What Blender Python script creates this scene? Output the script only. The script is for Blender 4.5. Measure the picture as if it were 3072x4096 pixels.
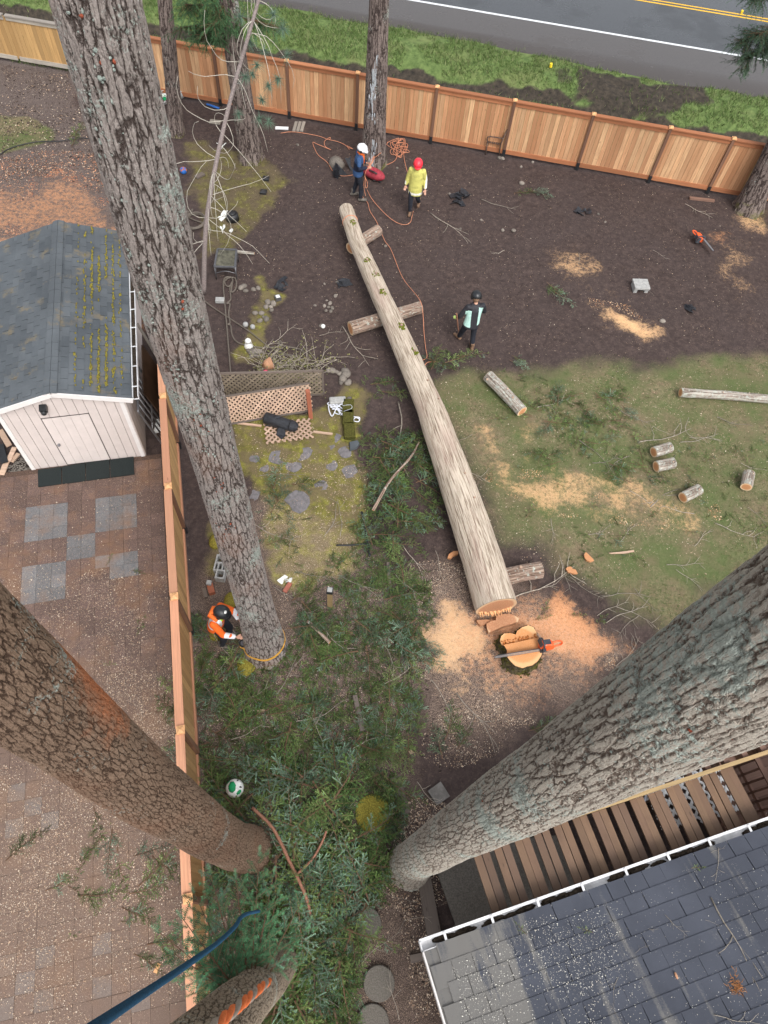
import bpy, math, random
import numpy as np
from mathutils import Vector, Matrix, Euler
random.seed(7); rng = np.random.default_rng(7)
S = bpy.context.scene
for o in list(bpy.data.objects): bpy.data.objects.remove(o)
COL = S.collection
PI = math.pi

# ------------------------------------------------------------------ camera
# solved from the fence posts: nadir at (1336,3706) px, focal 2800 px, eye 14 m above the yard
PX, PY, FOC, EYE = 1536.0, 2048.0, 2800.0, 14.0
_d = np.array([1336 - PX, 3706 - PY, FOC]); _d /= np.linalg.norm(_d)
_f = np.array([0, 0, 1.0]) - _d * _d[2]; _f /= np.linalg.norm(_f)
_r = np.cross(_f, -_d)
if _r[0] < 0: _r = -_r
ax_x = Vector((_r[0], _f[0], -_d[0])); ax_dn = Vector((_r[1], _f[1], -_d[1])); ax_fw = Vector((_r[2], _f[2], -_d[2]))
cam_d = bpy.data.cameras.new('camera'); cam = bpy.data.objects.new('camera', cam_d); COL.objects.link(cam)
cam_d.sensor_fit = 'VERTICAL'; cam_d.sensor_height = 36.0; cam_d.lens = 36.0 * FOC / 4096.0
cam_d.clip_start = 0.05; cam_d.clip_end = 1500
m = Matrix.Identity(4)
for i in range(3):
    m[i][0] = ax_x[i]; m[i][1] = -ax_dn[i]; m[i][2] = -ax_fw[i]
m[2][3] = EYE; cam.matrix_world = m
S.camera = cam

# ------------------------------------------------------------------ overcast sky, soft sun, exposure
SUN_EL, SUN_ROT = math.radians(52), math.radians(150)
w = bpy.data.worlds.new('World'); S.world = w; w.use_nodes = True
wn = w.node_tree; wn.nodes.clear()
sky = wn.nodes.new('ShaderNodeTexSky'); sky.sky_type = 'NISHITA'; sky.sun_disc = False
sky.sun_elevation = SUN_EL; sky.sun_rotation = SUN_ROT; sky.air_density = 1.0; sky.dust_density = 4.0; sky.ozone_density = 1.0
hs = wn.nodes.new('ShaderNodeHueSaturation'); hs.inputs['Saturation'].default_value = 0.22
bg = wn.nodes.new('ShaderNodeBackground'); bg.inputs['Strength'].default_value = 0.15
wo = wn.nodes.new('ShaderNodeOutputWorld')
wn.links.new(sky.outputs[0], hs.inputs['Color']); wn.links.new(hs.outputs[0], bg.inputs[0]); wn.links.new(bg.outputs[0], wo.inputs[0])
sl = bpy.data.lights.new('sun', 'SUN'); sl.energy = 0.9; sl.angle = math.radians(25); sl.color = (1.0, 0.97, 0.93)
so = bpy.data.objects.new('sun', sl); COL.objects.link(so)
sd = Vector((math.sin(SUN_ROT) * math.cos(SUN_EL), math.cos(SUN_ROT) * math.cos(SUN_EL), math.sin(SUN_EL)))
so.rotation_euler = sd.to_track_quat('Z', 'Y').to_euler(); so.location = (0, -10, 40)
S.view_settings.view_transform = 'Standard'; S.view_settings.look = 'None'
S.view_settings.exposure = 0.86; S.view_settings.gamma = 1.0; S.view_settings.use_curve_mapping = False
S.render.engine = 'CYCLES'

# ------------------------------------------------------------------ pixel helpers: a pixel is a direction, the height it meets gives the place
def ray(px, py):
    v = ax_x * (px - PX) + ax_dn * (py - PY) + ax_fw * FOC
    return v.normalized()
def gp(px, py, z=0.0):
    v = ray(px, py); return Vector((0, 0, EYE)) + v * ((z - EYE) / v.z)
def D(x, y, z=0.0): return gp(x * 1.851718, y * 1.851718, z)           # the 1659-wide overview
def Z(i, j, x, y, z=0.0): return gp(i * 1024 + x * .61724, j * 1024 + y * .61724, z)   # 1024-px tiles
def RG(ox, oy, s, n=1659.0):                                           # any other enlarged region
    return lambda x, y, z=0.0: gp(ox + x * s / n, oy + y * s / n, z)
def at_y(v, y): return Vector((0, 0, EYE)) + v * (y / v.y)
def proj(p):
    q = Vector(p) - Vector((0, 0, EYE)); c = q.dot(ax_fw)
    return PX + FOC * q.dot(ax_x) / c, PY + FOC * q.dot(ax_dn) / c
def dproj(p):
    a, b = proj(p); return a / 1.851718, b / 1.851718

# ------------------------------------------------------------------ numpy noise
def vnoise(x, y, seed=0):
    r = np.random.default_rng(seed); T = r.random((256, 256))
    xi = np.floor(x).astype(int); yi = np.floor(y).astype(int); xf = x - xi; yf = y - yi
    u = xf * xf * (3 - 2 * xf); v = yf * yf * (3 - 2 * yf)
    a = T[xi & 255, yi & 255]; b = T[(xi + 1) & 255, yi & 255]; c = T[xi & 255, (yi + 1) & 255]; d = T[(xi + 1) & 255, (yi + 1) & 255]
    return (a * (1 - u) + b * u) * (1 - v) + (c * (1 - u) + d * u) * v
def fbm(x, y, f=1.0, n=4, seed=0):
    s = 0; a = .5
    for i in range(n): s = s + a * vnoise(x * f + 31.7 * i, y * f + 17.3 * i, seed + i); f *= 2.03; a *= .5
    return s / (1 - .5 ** n)
def poly_sd(X, Y, poly):
    """signed distance (inside > 0) to a polygon of xy points"""
    P = np.array([(p[0], p[1]) for p in poly]); n = len(P); d = np.full(X.shape, 1e9); ins = np.zeros(X.shape, bool)
    for i in range(n):
        a = P[i]; b = P[(i + 1) % n]; e = b - a; L = e @ e + 1e-12
        t = np.clip(((X - a[0]) * e[0] + (Y - a[1]) * e[1]) / L, 0, 1)
        d = np.minimum(d, np.hypot(X - a[0] - t * e[0], Y - a[1] - t * e[1]))
        c = ((a[1] > Y) != (b[1] > Y)) & (X < (b[0] - a[0]) * (Y - a[1]) / (b[1] - a[1] + 1e-12) + a[0]); ins ^= c
    return np.where(ins, d, -d)
def Dpoly(*pts): return [D(*p) for p in pts]
def sstep(x, a, b): t = np.clip((x - a) / (b - a), 0, 1); return t * t * (3 - 2 * t)

# ------------------------------------------------------------------ scene graph helpers
ORG = {}
def link(o, parent=None):
    COL.objects.link(o)
    if parent is not None: o.parent = parent
    return o
def tag(o, label, cat, group=None):
    o['label'] = label; o['category'] = cat
    if group: o['group'] = group
    return o
def thing(name, label, cat, loc, group=None, rotz=0.0):
    o = bpy.data.objects.new(name, None); o.empty_display_size = .1; COL.objects.link(o)
    o.location = loc; o.rotation_euler = (0, 0, rotz); ORG[o.name] = Vector(loc)
    return tag(o, label, cat, group)
def org(o): return ORG.get(o.name, Vector((0, 0, 0))) if o is not None else Vector((0, 0, 0))
def np_mesh(name, V, F, smooth=True, uv=None):
    """V (n,3) float, F (m,k) int"""
    me = bpy.data.meshes.new(name); V = np.asarray(V, np.float32); F = np.asarray(F, np.int32); k = F.shape[1]
    me.vertices.add(len(V)); me.vertices.foreach_set('co', V.ravel())
    me.loops.add(F.size); me.loops.foreach_set('vertex_index', F.ravel())
    me.polygons.add(len(F)); me.polygons.foreach_set('loop_start', np.arange(0, F.size, k, dtype=np.int32))
    me.polygons.foreach_set('loop_total', np.full(len(F), k, np.int32))
    me.polygons.foreach_set('use_smooth', np.full(len(F), smooth, bool))
    me.update(calc_edges=True); me.validate(); return me
def vattr(me, name, arr, typ='FLOAT_VECTOR'):
    a = me.attributes.new(name, typ, 'POINT'); a.data.foreach_set('color' if typ == 'FLOAT_COLOR' else ('value' if typ == 'FLOAT' else 'vector'), np.asarray(arr, np.float32).ravel())
def np_obj(name, V, F, mat, parent=None, loc=None, smooth=True, attrs=(), rel=False):
    o0 = org(parent) if parent is not None else Vector(loc if loc is not None else (0, 0, 0))
    V = np.asarray(V, float) if rel else np.asarray(V, float) - np.array(o0)
    me = np_mesh(name, V, F, smooth)
    for n, a, t in attrs: vattr(me, n, a, t)
    me.materials.append(mat); o = bpy.data.objects.new(name, me); link(o, parent)
    if parent is None: o.location = o0
    ORG[o.name] = o0; return o
class MB:
    def __init__(s): s.v = []; s.f = []
    def add(s, vs, fs):
        k = len(s.v); s.v += [tuple(p) for p in vs]; s.f += [tuple(i + k for i in f) for f in fs]; return s
    def box(s, c, size, R=None):
        hx, hy, hz = size[0] / 2, size[1] / 2, size[2] / 2; c = Vector(c); vs = []
        for z in (-hz, hz):
            for x, y in ((-hx, -hy), (hx, -hy), (hx, hy), (-hx, hy)):
                p = Vector((x, y, z)); vs.append(c + (R @ p if R else p))
        return s.add(vs, [(3, 2, 1, 0), (4, 5, 6, 7), (0, 1, 5, 4), (1, 2, 6, 5), (2, 3, 7, 6), (3, 0, 4, 7)])
    def bar(s, p0, p1, w, h, up=(0, 0, 1)):
        """box from p0 to p1; w across, h along up"""
        p0 = Vector(p0); p1 = Vector(p1); e = p1 - p0; L = e.length; e.normalize(); up = Vector(up)
        x = e.cross(up)
        if x.length < 1e-4: x = e.cross(Vector((0, 1, 0)))
        x.normalize(); z = x.cross(e); R = Matrix((e, x, z)).transposed()
        return s.box((p0 + p1) / 2, (L, w, h), R)
    def prism(s, poly, z0, z1, sc=1.0):
        n = len(poly); c = sum((Vector(p[:2]) for p in poly), Vector((0, 0))) / n
        vs = [(c.x + (p[0] - c.x) * sc, c.y + (p[1] - c.y) * sc, z0) for p in poly] + [(p[0], p[1], z1) for p in poly]
        return s.add(vs, [tuple(range(n - 1, -1, -1)), tuple(range(n, 2 * n))] + [(i, (i + 1) % n, n + (i + 1) % n, n + i) for i in range(n)])
    def tube(s, pts, rad, n=8, flat=None, caps=True):
        pts = [Vector(p) for p in pts]; N = len(pts); rad = [rad] * N if not hasattr(rad, '__len__') else rad
        t = [(pts[min(i + 1, N - 1)] - pts[max(i - 1, 0)]).normalized() for i in range(N)]
        a = Vector((0, 0, 1)) if abs(t[0].z) < .9 else Vector((1, 0, 0)); x = (a - t[0] * a.dot(t[0])).normalized(); vs = []
        for i in range(N):
            x = (x - t[i] * x.dot(t[i])); x = x.normalized() if x.length > 1e-6 else t[i].orthogonal().normalized(); y = t[i].cross(x)
            for k in range(n):
                an = 2 * PI * k / n; vs.append(pts[i] + x * (math.cos(an) * rad[i]) * (flat or 1) + y * (math.sin(an) * rad[i]))
        fs = [(i * n + k, i * n + (k + 1) % n, (i + 1) * n + (k + 1) % n, (i + 1) * n + k) for i in range(N - 1) for k in range(n)]
        if caps: fs += [tuple(range(n - 1, -1, -1)), tuple((N - 1) * n + k for k in range(n))]
        return s.add(vs, fs)
    def ell(s, c, r, R=None, nu=12, nv=8, v0=-PI / 2, v1=PI / 2):
        c = Vector(c); r = (r, r, r) if not hasattr(r, '__len__') else r; vs = []
        for j in range(nv + 1):
            b = v0 + (v1 - v0) * j / nv
            for i in range(nu):
                a = 2 * PI * i / nu; p = Vector((r[0] * math.cos(b) * math.cos(a), r[1] * math.cos(b) * math.sin(a), r[2] * math.sin(b)))
                vs.append(c + (R @ p if R else p))
        fs = [(j * nu + i, j * nu + (i + 1) % nu, (j + 1) * nu + (i + 1) % nu, (j + 1) * nu + i) for j in range(nv) for i in range(nu)]
        fs += [tuple(range(nu - 1, -1, -1)), tuple(nv * nu + i for i in range(nu))]
        return s.add(vs, fs)
    def mesh(s, name, mat=None, smooth=False):
        me = bpy.data.meshes.new(name); me.from_pydata(s.v, [], s.f); me.update(); me.validate()
        if smooth:
            for p in me.polygons: p.use_smooth = True
        if mat: me.materials.append(mat)
        return me
    def build(s, name, mat, parent=None, smooth=False, loc=None, rel=False):
        """verts in world unless rel; the object sits at its thing's origin"""
        if loc is None: loc = org(parent) if parent is not None else Vector((0, 0, 0))
        if parent is None and loc == Vector((0, 0, 0)) and not rel:
            P = np.array(s.v); loc = Vector((P[:, 0].mean(), P[:, 1].mean(), P[:, 2].min()))
        o0 = Vector(loc)
        if not rel: s.v = [(p[0] - o0.x, p[1] - o0.y, p[2] - o0.z) for p in s.v]
        o = bpy.data.objects.new(name, s.mesh(name, mat, smooth)); link(o, parent)
        if parent is None: o.location = o0
        ORG[o.name] = o0; return o
def inst(name, me, M, parent=None):
    """object sharing mesh data; M is a world matrix"""
    o = bpy.data.objects.new(name, me); link(o, parent)
    o.matrix_local = (Matrix.Translation(-org(parent)) @ M) if parent is not None else M
    ORG[o.name] = org(parent) if parent is not None else M.to_translation(); return o
def catmull(pts, k=8):
    P = [Vector(p) for p in pts]; out = []
    for i in range(len(P) - 1):
        a = P[max(i - 1, 0)]; b = P[i]; c = P[i + 1]; d = P[min(i + 2, len(P) - 1)]
        for j in range(k):
            t = j / k; out.append(.5 * ((2 * b) + (c - a) * t + (2 * a - 5 * b + 4 * c - d) * t * t + (3 * b - a - 3 * c + d) * t ** 3))
    out.append(P[-1]); return out
def rotz(a): return Matrix.Rotation(a, 3, 'Z')

# ------------------------------------------------------------------ node helpers
def N(nt, typ, ins=None, **props):
    n = nt.nodes.new('ShaderNode' + typ)
    for k, v in props.items(): setattr(n, k, v)
    for k, v in (ins or {}).items():
        s = n.inputs[k]
        if isinstance(v, bpy.types.NodeSocket): nt.links.new(v, s)
        elif isinstance(v, bpy.types.Node): nt.links.new(v.outputs[0], s)
        else:
            if hasattr(v, '__len__') and len(v) == 3 and s.type == 'RGBA': v = (*v, 1)
            s.default_value = v
    return n
def ramp(nt, fac, stops, interp='LINEAR'):
    n = nt.nodes.new('ShaderNodeValToRGB'); cr = n.color_ramp; cr.interpolation = interp
    while len(cr.elements) < len(stops): cr.elements.new(.5)
    for e, (p, c) in zip(cr.elements, stops):
        e.position = p; e.color = (*c, 1) if hasattr(c, '__len__') else (c, c, c, 1)
    nt.links.new(fac, n.inputs[0]); return n.outputs[0]
def mix(nt, fac, a, b, blend='MIX'):
    n = nt.nodes.new('ShaderNodeMix'); n.data_type = 'RGBA'; n.blend_type = blend
    for s, v in ((n.inputs[0], fac), (n.inputs[6], a), (n.inputs[7], b)):
        if isinstance(v, bpy.types.NodeSocket): nt.links.new(v, s)
        else: s.default_value = (*v, 1) if hasattr(v, '__len__') and len(v) == 3 else v
    return n.outputs[2]
def mth(nt, op, a, b=0.0, c=0.0, clamp=False):
    n = nt.nodes.new('ShaderNodeMath'); n.operation = op; n.use_clamp = clamp
    for s, v in zip(n.inputs, (a, b, c)):
        if isinstance(v, bpy.types.NodeSocket): nt.links.new(v, s)
        else: s.default_value = v
    return n.outputs[0]
def noise(nt, vec, scale, detail=4, rough=.55, dist=0.0):
    ins = {'Scale': scale, 'Detail': detail, 'Roughness': rough, 'Distortion': dist}
    if vec is not None: ins['Vector'] = vec
    return N(nt, 'TexNoise', ins).outputs[0]
def vscale(nt, vec, s): return N(nt, 'VectorMath', {0: vec, 1: s}, operation='MULTIPLY').outputs[0]
def newmat(name):
    mt = bpy.data.materials.new(name); mt.use_nodes = True; nt = mt.node_tree; nt.nodes.clear()
    out = nt.nodes.new('ShaderNodeOutputMaterial'); b = nt.nodes.new('ShaderNodeBsdfPrincipled'); nt.links.new(b.outputs[0], out.inputs[0])
    b.inputs['Roughness'].default_value = .8; b.inputs['Specular IOR Level'].default_value = .3
    return mt, nt, b, out
def setc(nt, b, col, rough=None):
    nt.links.new(col, b.inputs['Base Color'])
    if rough is not None:
        if isinstance(rough, bpy.types.NodeSocket): nt.links.new(rough, b.inputs['Roughness'])
        else: b.inputs['Roughness'].default_value = rough
def bump(nt, b, h, st=.4, dist=.01):
    n = N(nt, 'Bump', {'Strength': st, 'Distance': dist, 'Height': h}); nt.links.new(n.outputs[0], b.inputs['Normal'])
def co(nt, which='Object'): return N(nt, 'TexCoord').outputs[which]
def orand(nt): return N(nt, 'ObjectInfo').outputs['Random']
def plain(name, c, rough=.7, var=.25, scale=12.0, bmp=.15, spec=.3, metal=0.0, rnd=0.0, dist=.01):
    """a painted or moulded surface with mottling and fine relief"""
    mt, nt, b, out = newmat(name); v = co(nt); n = noise(nt, v, scale, 5, .6)
    lo = tuple(x * (1 - var) for x in c); hi = tuple(min(1, x * (1 + var)) for x in c)
    col = ramp(nt, n, [(.3, lo), (.7, hi)])
    if rnd:
        r = orand(nt); col = mix(nt, 1.0, col, ramp(nt, r, [(0, 1 - rnd), (1, 1.0)]), 'MULTIPLY')
    setc(nt, b, col, rough); b.inputs['Specular IOR Level'].default_value = spec; b.inputs['Metallic'].default_value = metal
    bump(nt, b, noise(nt, v, scale * 4, 3), bmp, dist); return mt
# ================================================================== materials
def attr(nt, name): return N(nt, 'Attribute', attribute_name=name)
def bark_fir(name, light, mid, dark, sc=9.0, stretch=.34, depth=.05, lichen=.0, moss=.0, red=.0, redzone=None, plates=.2):
    """furrowed bark: long plates with crooked fissures, in the trunk's own unrolled coordinates"""
    mt, nt, b, out = newmat(name); tc = attr(nt, 'tc').outputs['Vector']
    p = vscale(nt, tc, (1, 1, stretch))
    wv = N(nt, 'VectorMath', {0: N(nt, 'TexNoise', {'Vector': vscale(nt, tc, (1, 1, .6)), 'Scale': sc * 1.1, 'Detail': 4.0, 'Roughness': .6}).outputs['Color'], 1: (.5, .5, .5)}, operation='SUBTRACT').outputs[0]
    pw = N(nt, 'VectorMath', {0: p, 1: vscale(nt, wv, (.75 / sc, .75 / sc, .5 / sc))}, operation='ADD').outputs[0]
    fine = noise(nt, vscale(nt, tc, (1, 1, .6)), sc * 6, 5, .72); med = noise(nt, vscale(nt, tc, (1, 1, .5)), sc * 2.2, 4, .65)
    def cells(v, k, wd, vary):                                # a joined network of furrows, wider here and closed there
        e = N(nt, 'TexVoronoi', {'Vector': v, 'Scale': k}, feature='DISTANCE_TO_EDGE').outputs[0]; e = mth(nt, 'ADD', e, mth(nt, 'MULTIPLY', mth(nt, 'SUBTRACT', med, .5), vary)); return ramp(nt, e, [(0.0, 0.0), (wd * .4, .4), (wd, 1.0)])
    r1 = cells(pw, sc, .13, .22); r2 = cells(N(nt, 'VectorMath', {0: pw, 1: (3.1, 7.7, 1.9)}, operation='ADD').outputs[0], sc * 1.9, .10, .35)
    h = mth(nt, 'ADD', mth(nt, 'MULTIPLY', r1, .55), mth(nt, 'MULTIPLY', r2, plates))
    hh = mth(nt, 'ADD', h, mth(nt, 'ADD', mth(nt, 'MULTIPLY', fine, .28), mth(nt, 'MULTIPLY', med, .25)))
    big = noise(nt, vscale(nt, tc, (1, 1, .4)), 1.6, 5, .6)
    tone = mth(nt, 'ADD', mth(nt, 'MULTIPLY', fine, .5), mth(nt, 'MULTIPLY', mth(nt, 'ADD', big, med), .25))
    col = ramp(nt, tone, [(.36, tuple(.35 * x + .65 * y for x, y in zip(dark, mid))), (.5, mid), (.66, light)])
    crev = mth(nt, 'MULTIPLY', r1, mth(nt, 'MULTIPLY_ADD', r2, .5, .5))
    col = mix(nt, ramp(nt, crev, [(.12, .96), (.8, 0.0)]), col, dark)
    if red:
        rm = ramp(nt, noise(nt, vscale(nt, tc, (1, 1, .5)), 1.3, 4, .6), [(.6 - red * .12, 0.0), (.72, 1.0)])
        col = mix(nt, mth(nt, 'MULTIPLY', rm, .55), col, (.26, .12, .07))
    if redzone:
        for (zx, zy, zz), rr, cc in redzone:
            dd = N(nt, 'VectorMath', {0: vscale(nt, tc, (1, 1, .55)), 1: (zx, zy, zz * .55)}, operation='DISTANCE').outputs['Value']
            dd = mth(nt, 'ADD', dd, mth(nt, 'MULTIPLY', noise(nt, tc, 7.0, 5, .65), .5))
            col = mix(nt, ramp(nt, dd, [(.25 + rr * .5, .9), (.25 + rr, 0.0)]), col, cc)
    if lichen:
        ln = mth(nt, 'ADD', mth(nt, 'MULTIPLY', noise(nt, tc, 1.9, 3), .5), mth(nt, 'MULTIPLY', noise(nt, tc, 30.0, 5, .75), .5))
        lm = ramp(nt, ln, [(.60 - lichen * .085, 0.0), (.64 - lichen * .085, .8)])
        col = mix(nt, lm, col, ramp(nt, noise(nt, tc, 60.0, 2), [(.3, (.24, .28, .25)), (.7, (.46, .52, .47))]))
    if moss:
        z = N(nt, 'SeparateXYZ', {0: tc}).outputs[2]
        mz = mth(nt, 'SUBTRACT', noise(nt, tc, 4.0, 5, .65), mth(nt, 'MULTIPLY', z, .30))
        col = mix(nt, ramp(nt, mz, [(.52 - moss * .1, 0.0), (.6, .8)]), col, (.13, .13, .025))
    setc(nt, b, col, .92); b.inputs['Specular IOR Level'].default_value = .15
    dp = N(nt, 'Displacement', {'Height': hh, 'Midlevel': .7, 'Scale': depth}); nt.links.new(dp.outputs[0], out.inputs['Displacement'])
    mt.displacement_method = 'BOTH'; return mt
def bark_cedar(name, light, mid, dark, depth=.02, lich=.0):
    """stringy bark: long narrow ribs, and pale strips where it is peeled"""
    mt, nt, b, out = newmat(name); tc = attr(nt, 'tc').outputs['Vector']
    n1 = noise(nt, vscale(nt, tc, (1, 1, .05)), 42.0, 5, .62, .3); n2 = noise(nt, vscale(nt, tc, (1, 1, .12)), 70.0, 4, .6)
    h = mth(nt, 'ADD', mth(nt, 'MULTIPLY', ramp(nt, n1, [(.36, 0.0), (.55, 1.0)]), .7), mth(nt, 'MULTIPLY', n2, .35))
    t = mth(nt, 'ADD', mth(nt, 'MULTIPLY', h, .72), mth(nt, 'MULTIPLY', noise(nt, vscale(nt, tc, (1, 1, .35)), 2.6, 5, .6), .3))
    col = ramp(nt, t, [(.24, dark), (.52, mid), (.8, light)])
    pk = ramp(nt, noise(nt, vscale(nt, tc, (1, 1, .2)), 3.1, 4), [(.5, 0.0), (.68, .55)]); col = mix(nt, pk, col, (.42, .3, .25))
    if lich:
        lm = ramp(nt, noise(nt, tc, 14.0, 6, .72), [(.58 - lich * .1, 0.0), (.64, .75)]); col = mix(nt, lm, col, (.5, .56, .5))
    setc(nt, b, col, .9); b.inputs['Specular IOR Level'].default_value = .15
    dp = N(nt, 'Displacement', {'Height': h, 'Midlevel': .7, 'Scale': depth}); nt.links.new(dp.outputs[0], out.inputs['Displacement'])
    mt.displacement_method = 'BOTH'; return mt
def endgrain(name, heart, sap, rim=.8):
    """sawn end: growth rings round the pith, pale sapwood; 'tc' carries radial place (0 pith .. 1 bark)"""
    mt, nt, b, out = newmat(name); tc = attr(nt, 'tc').outputs['Vector']
    r = N(nt, 'VectorMath', {0: tc}, operation='LENGTH').outputs['Value']
    r2 = mth(nt, 'ADD', r, mth(nt, 'MULTIPLY', noise(nt, tc, 3.0, 3), .1))
    col = ramp(nt, r2, [(0, tuple(x * .8 for x in heart)), (rim - .06, heart), (rim + .05, sap), (1.0, sap)])
    rg = N(nt, 'TexWave', {'Vector': tc, 'Scale': 9.0, 'Distortion': 1.2, 'Detail': 2.0}, wave_type='RINGS', rings_direction='SPHERICAL').outputs[1]
    col = mix(nt, mth(nt, 'MULTIPLY', rg, .28), col, tuple(x * .6 for x in heart))
    col = mix(nt, ramp(nt, noise(nt, tc, 22.0, 5, .7), [(.45, 0.0), (.7, .35)]), col, (.75, .5, .3))
    setc(nt, b, col, .85); bump(nt, b, noise(nt, tc, 30.0, 4), .4, .006); return mt
def boards(name, a, bb, c, rough=.75, vary=.45, axis=2, scale=1.0):
    """sawn board: grain along one axis, each board a shade of its own"""
    mt, nt, b, out = newmat(name); v = co(nt); r = orand(nt)
    st = [1, 1, 1]; st[axis] = .05
    off = N(nt, 'VectorMath', {0: v, 1: N(nt, 'CombineXYZ', {0: mth(nt, 'MULTIPLY', r, 91.0), 1: mth(nt, 'MULTIPLY', r, 37.0), 2: mth(nt, 'MULTIPLY', r, 53.0)}).outputs[0]}, operation='ADD').outputs[0]
    g = noise(nt, vscale(nt, off, st), 34.0 * scale, 5, .62, .5); g2 = noise(nt, off, 2.3, 4)
    col = ramp(nt, r, [(0, a), (.35, bb), (.7, c), (1, a)]); col = mix(nt, 1.0, col, ramp(nt, mth(nt, 'FRACT', mth(nt, 'MULTIPLY', r, 7.31)), [(0, .74), (1, 1.18)]), 'MULTIPLY')
    col = mix(nt, ramp(nt, g, [(.35, .55), (.62, 0.0)]), col, tuple(x * .62 for x in a))
    col = mix(nt, ramp(nt, g2, [(.45, 0.0), (.75, vary)]), col, tuple(x * .72 for x in bb))
    kn = N(nt, 'TexVoronoi', {'Vector': vscale(nt, off, [1 if i != axis else .3 for i in range(3)]), 'Scale': 6.0}).outputs['Distance']
    col = mix(nt, ramp(nt, kn, [(.05, .8), (.085, 0.0)]), col, tuple(x * .38 for x in bb))
    setc(nt, b, col, rough); bump(nt, b, g, .35, .004); return mt
HSTREAK = ((.9245, .381, 0), (.381, -.9245, 0), 1.6)
def shingle(name, a, bb, moss=0.0, streak=None):
    mt, nt, b, out = newmat(name); v = co(nt); r = orand(nt); g = N(nt, 'NewGeometry').outputs['Position']
    col = mix(nt, r, a, bb); gr = noise(nt, v, 160.0, 3, .7); col = mix(nt, ramp(nt, gr, [(.4, .5), (.65, 0.0)]), col, tuple(x * .5 for x in a))
    col = mix(nt, ramp(nt, noise(nt, g, .9, 5, .6), [(.4, 0.0), (.75, .45)]), col, tuple(x * 1.5 for x in bb))
    if moss:
        sn = noise(nt, g, 2.2, 6, .68); col = mix(nt, ramp(nt, sn, [(.56, 0.0), (.66, moss)]), col, (.2, .155, .085))
    if streak:                                                # washed-down dust: long stains that run with the slope
        su = N(nt, 'VectorMath', {0: g, 1: streak[0]}, operation='DOT_PRODUCT').outputs['Value']; sv_ = N(nt, 'VectorMath', {0: g, 1: streak[1]}, operation='DOT_PRODUCT').outputs['Value']
        cv = N(nt, 'CombineXYZ', {0: mth(nt, 'MULTIPLY', su, 3.2), 1: mth(nt, 'MULTIPLY', sv_, .55), 2: 0.0}).outputs[0]
        lft = ramp(nt, mth(nt, 'ADD', mth(nt, 'SUBTRACT', su, streak[2]), mth(nt, 'MULTIPLY', mth(nt, 'SUBTRACT', noise(nt, cv, 2.2, 4, .6), .5), 1.6)), [(0.3, .24), (.75, .12), (1.0, 0.0)]); f = mth(nt, 'ADD', mth(nt, 'ADD', noise(nt, cv, 1.0, 3, .55), lft), mth(nt, 'MULTIPLY', noise(nt, g, 50.0, 3, .7), .16)); col = mix(nt, ramp(nt, f, [(.66, 0.0), (.78, .55)]), col, (.25, .235, .205))
    setc(nt, b, col, .9); bump(nt, b, gr, .5, .004); return mt
def vcol(name, rough=.85, attrn='col', trans=0.0, rnd=0.0):
    """colour carried by each piece"""
    mt, nt, b, out = newmat(name); col = attr(nt, attrn).outputs['Color']
    if rnd: col = mix(nt, 1.0, col, ramp(nt, orand(nt), [(0, 1 - rnd), (1, 1 + rnd * .6)]), 'MULTIPLY')
    setc(nt, b, col, rough); b.inputs['Specular IOR Level'].default_value = .2
    if trans:                                                 # thin blades let some light through
        tr = N(nt, 'BsdfTranslucent', {'Color': col}); ms_ = N(nt, 'MixShader', {0: trans, 1: b.outputs[0], 2: tr.outputs[0]}); nt.links.new(ms_.outputs[0], out.inputs[0])
    return mt
def bands(name, base, stripes, rough=.8, dirt=.3, dirtc=(.1, .09, .07)):
    """cloth with sewn-on bands: stripes = [(colour, [(axis, centre, half), ...])], all tests must hold; coordinates are the wearer's own"""
    mt, nt, b, out = newmat(name); v = co(nt); s = N(nt, 'SeparateXYZ', {0: v}); col = None
    n = noise(nt, v, 9.0, 5, .65); col = ramp(nt, n, [(.3, tuple(x * .78 for x in base)), (.7, base)])
    for c, tests in stripes:
        f = None
        for ax, ce, ha in tests:
            wob = mth(nt, 'ADD', s.outputs[ax], mth(nt, 'MULTIPLY', noise(nt, v, 5.0, 2), .03))
            t = mth(nt, 'COMPARE', wob, ce + .015, ha); f = t if f is None else mth(nt, 'MULTIPLY', f, t)
        col = mix(nt, f, col, c)
    col = mix(nt, ramp(nt, noise(nt, v, 6.0, 6, .7), [(.5, 0.0), (.75, dirt)]), col, dirtc)
    setc(nt, b, col, rough); bump(nt, b, noise(nt, vscale(nt, v, (1, 1, .6)), 14.0, 4, .6, .6), .8, .03); return mt

M_ = {}
# right tree: pale grey-green, lichened; left tree: brown, rubbed red; tree in hand: grey-brown
M_['barkA'] = bark_fir('bark_grey_furrowed', (.50, .45, .415), (.30, .262, .24), (.062, .046, .04), 17.0, .14, .036, lichen=.6, moss=.5, red=.6, plates=.15)
M_['barkL'] = bark_fir('bark_brown_furrowed', (.42, .305, .22), (.275, .188, .132), (.085, .053, .037), 30.0, .17, .022, lichen=.1, red=1.0, plates=.2,
                       redzone=[((-.02, .28, 9.9), .5, (.52, .19, .085))])
M_['barkR'] = bark_fir('bark_pale_plated', (.56, .515, .44), (.41, .368, .312), (.135, .10, .08), 24.0, .115, .022, lichen=.85, red=.0, plates=.16)
M_['barkD'] = bark_fir('bark_shaggy_tan', (.48, .40, .30), (.30, .24, .18), (.08, .06, .042), 26.0, .18, .02, lichen=.3, moss=.2)
M_['barkB'] = bark_fir('bark_dark_far', (.30, .25, .225), (.18, .143, .128), (.045, .033, .03), 12.0, .13, .036, lichen=.15, moss=1.0)
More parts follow.
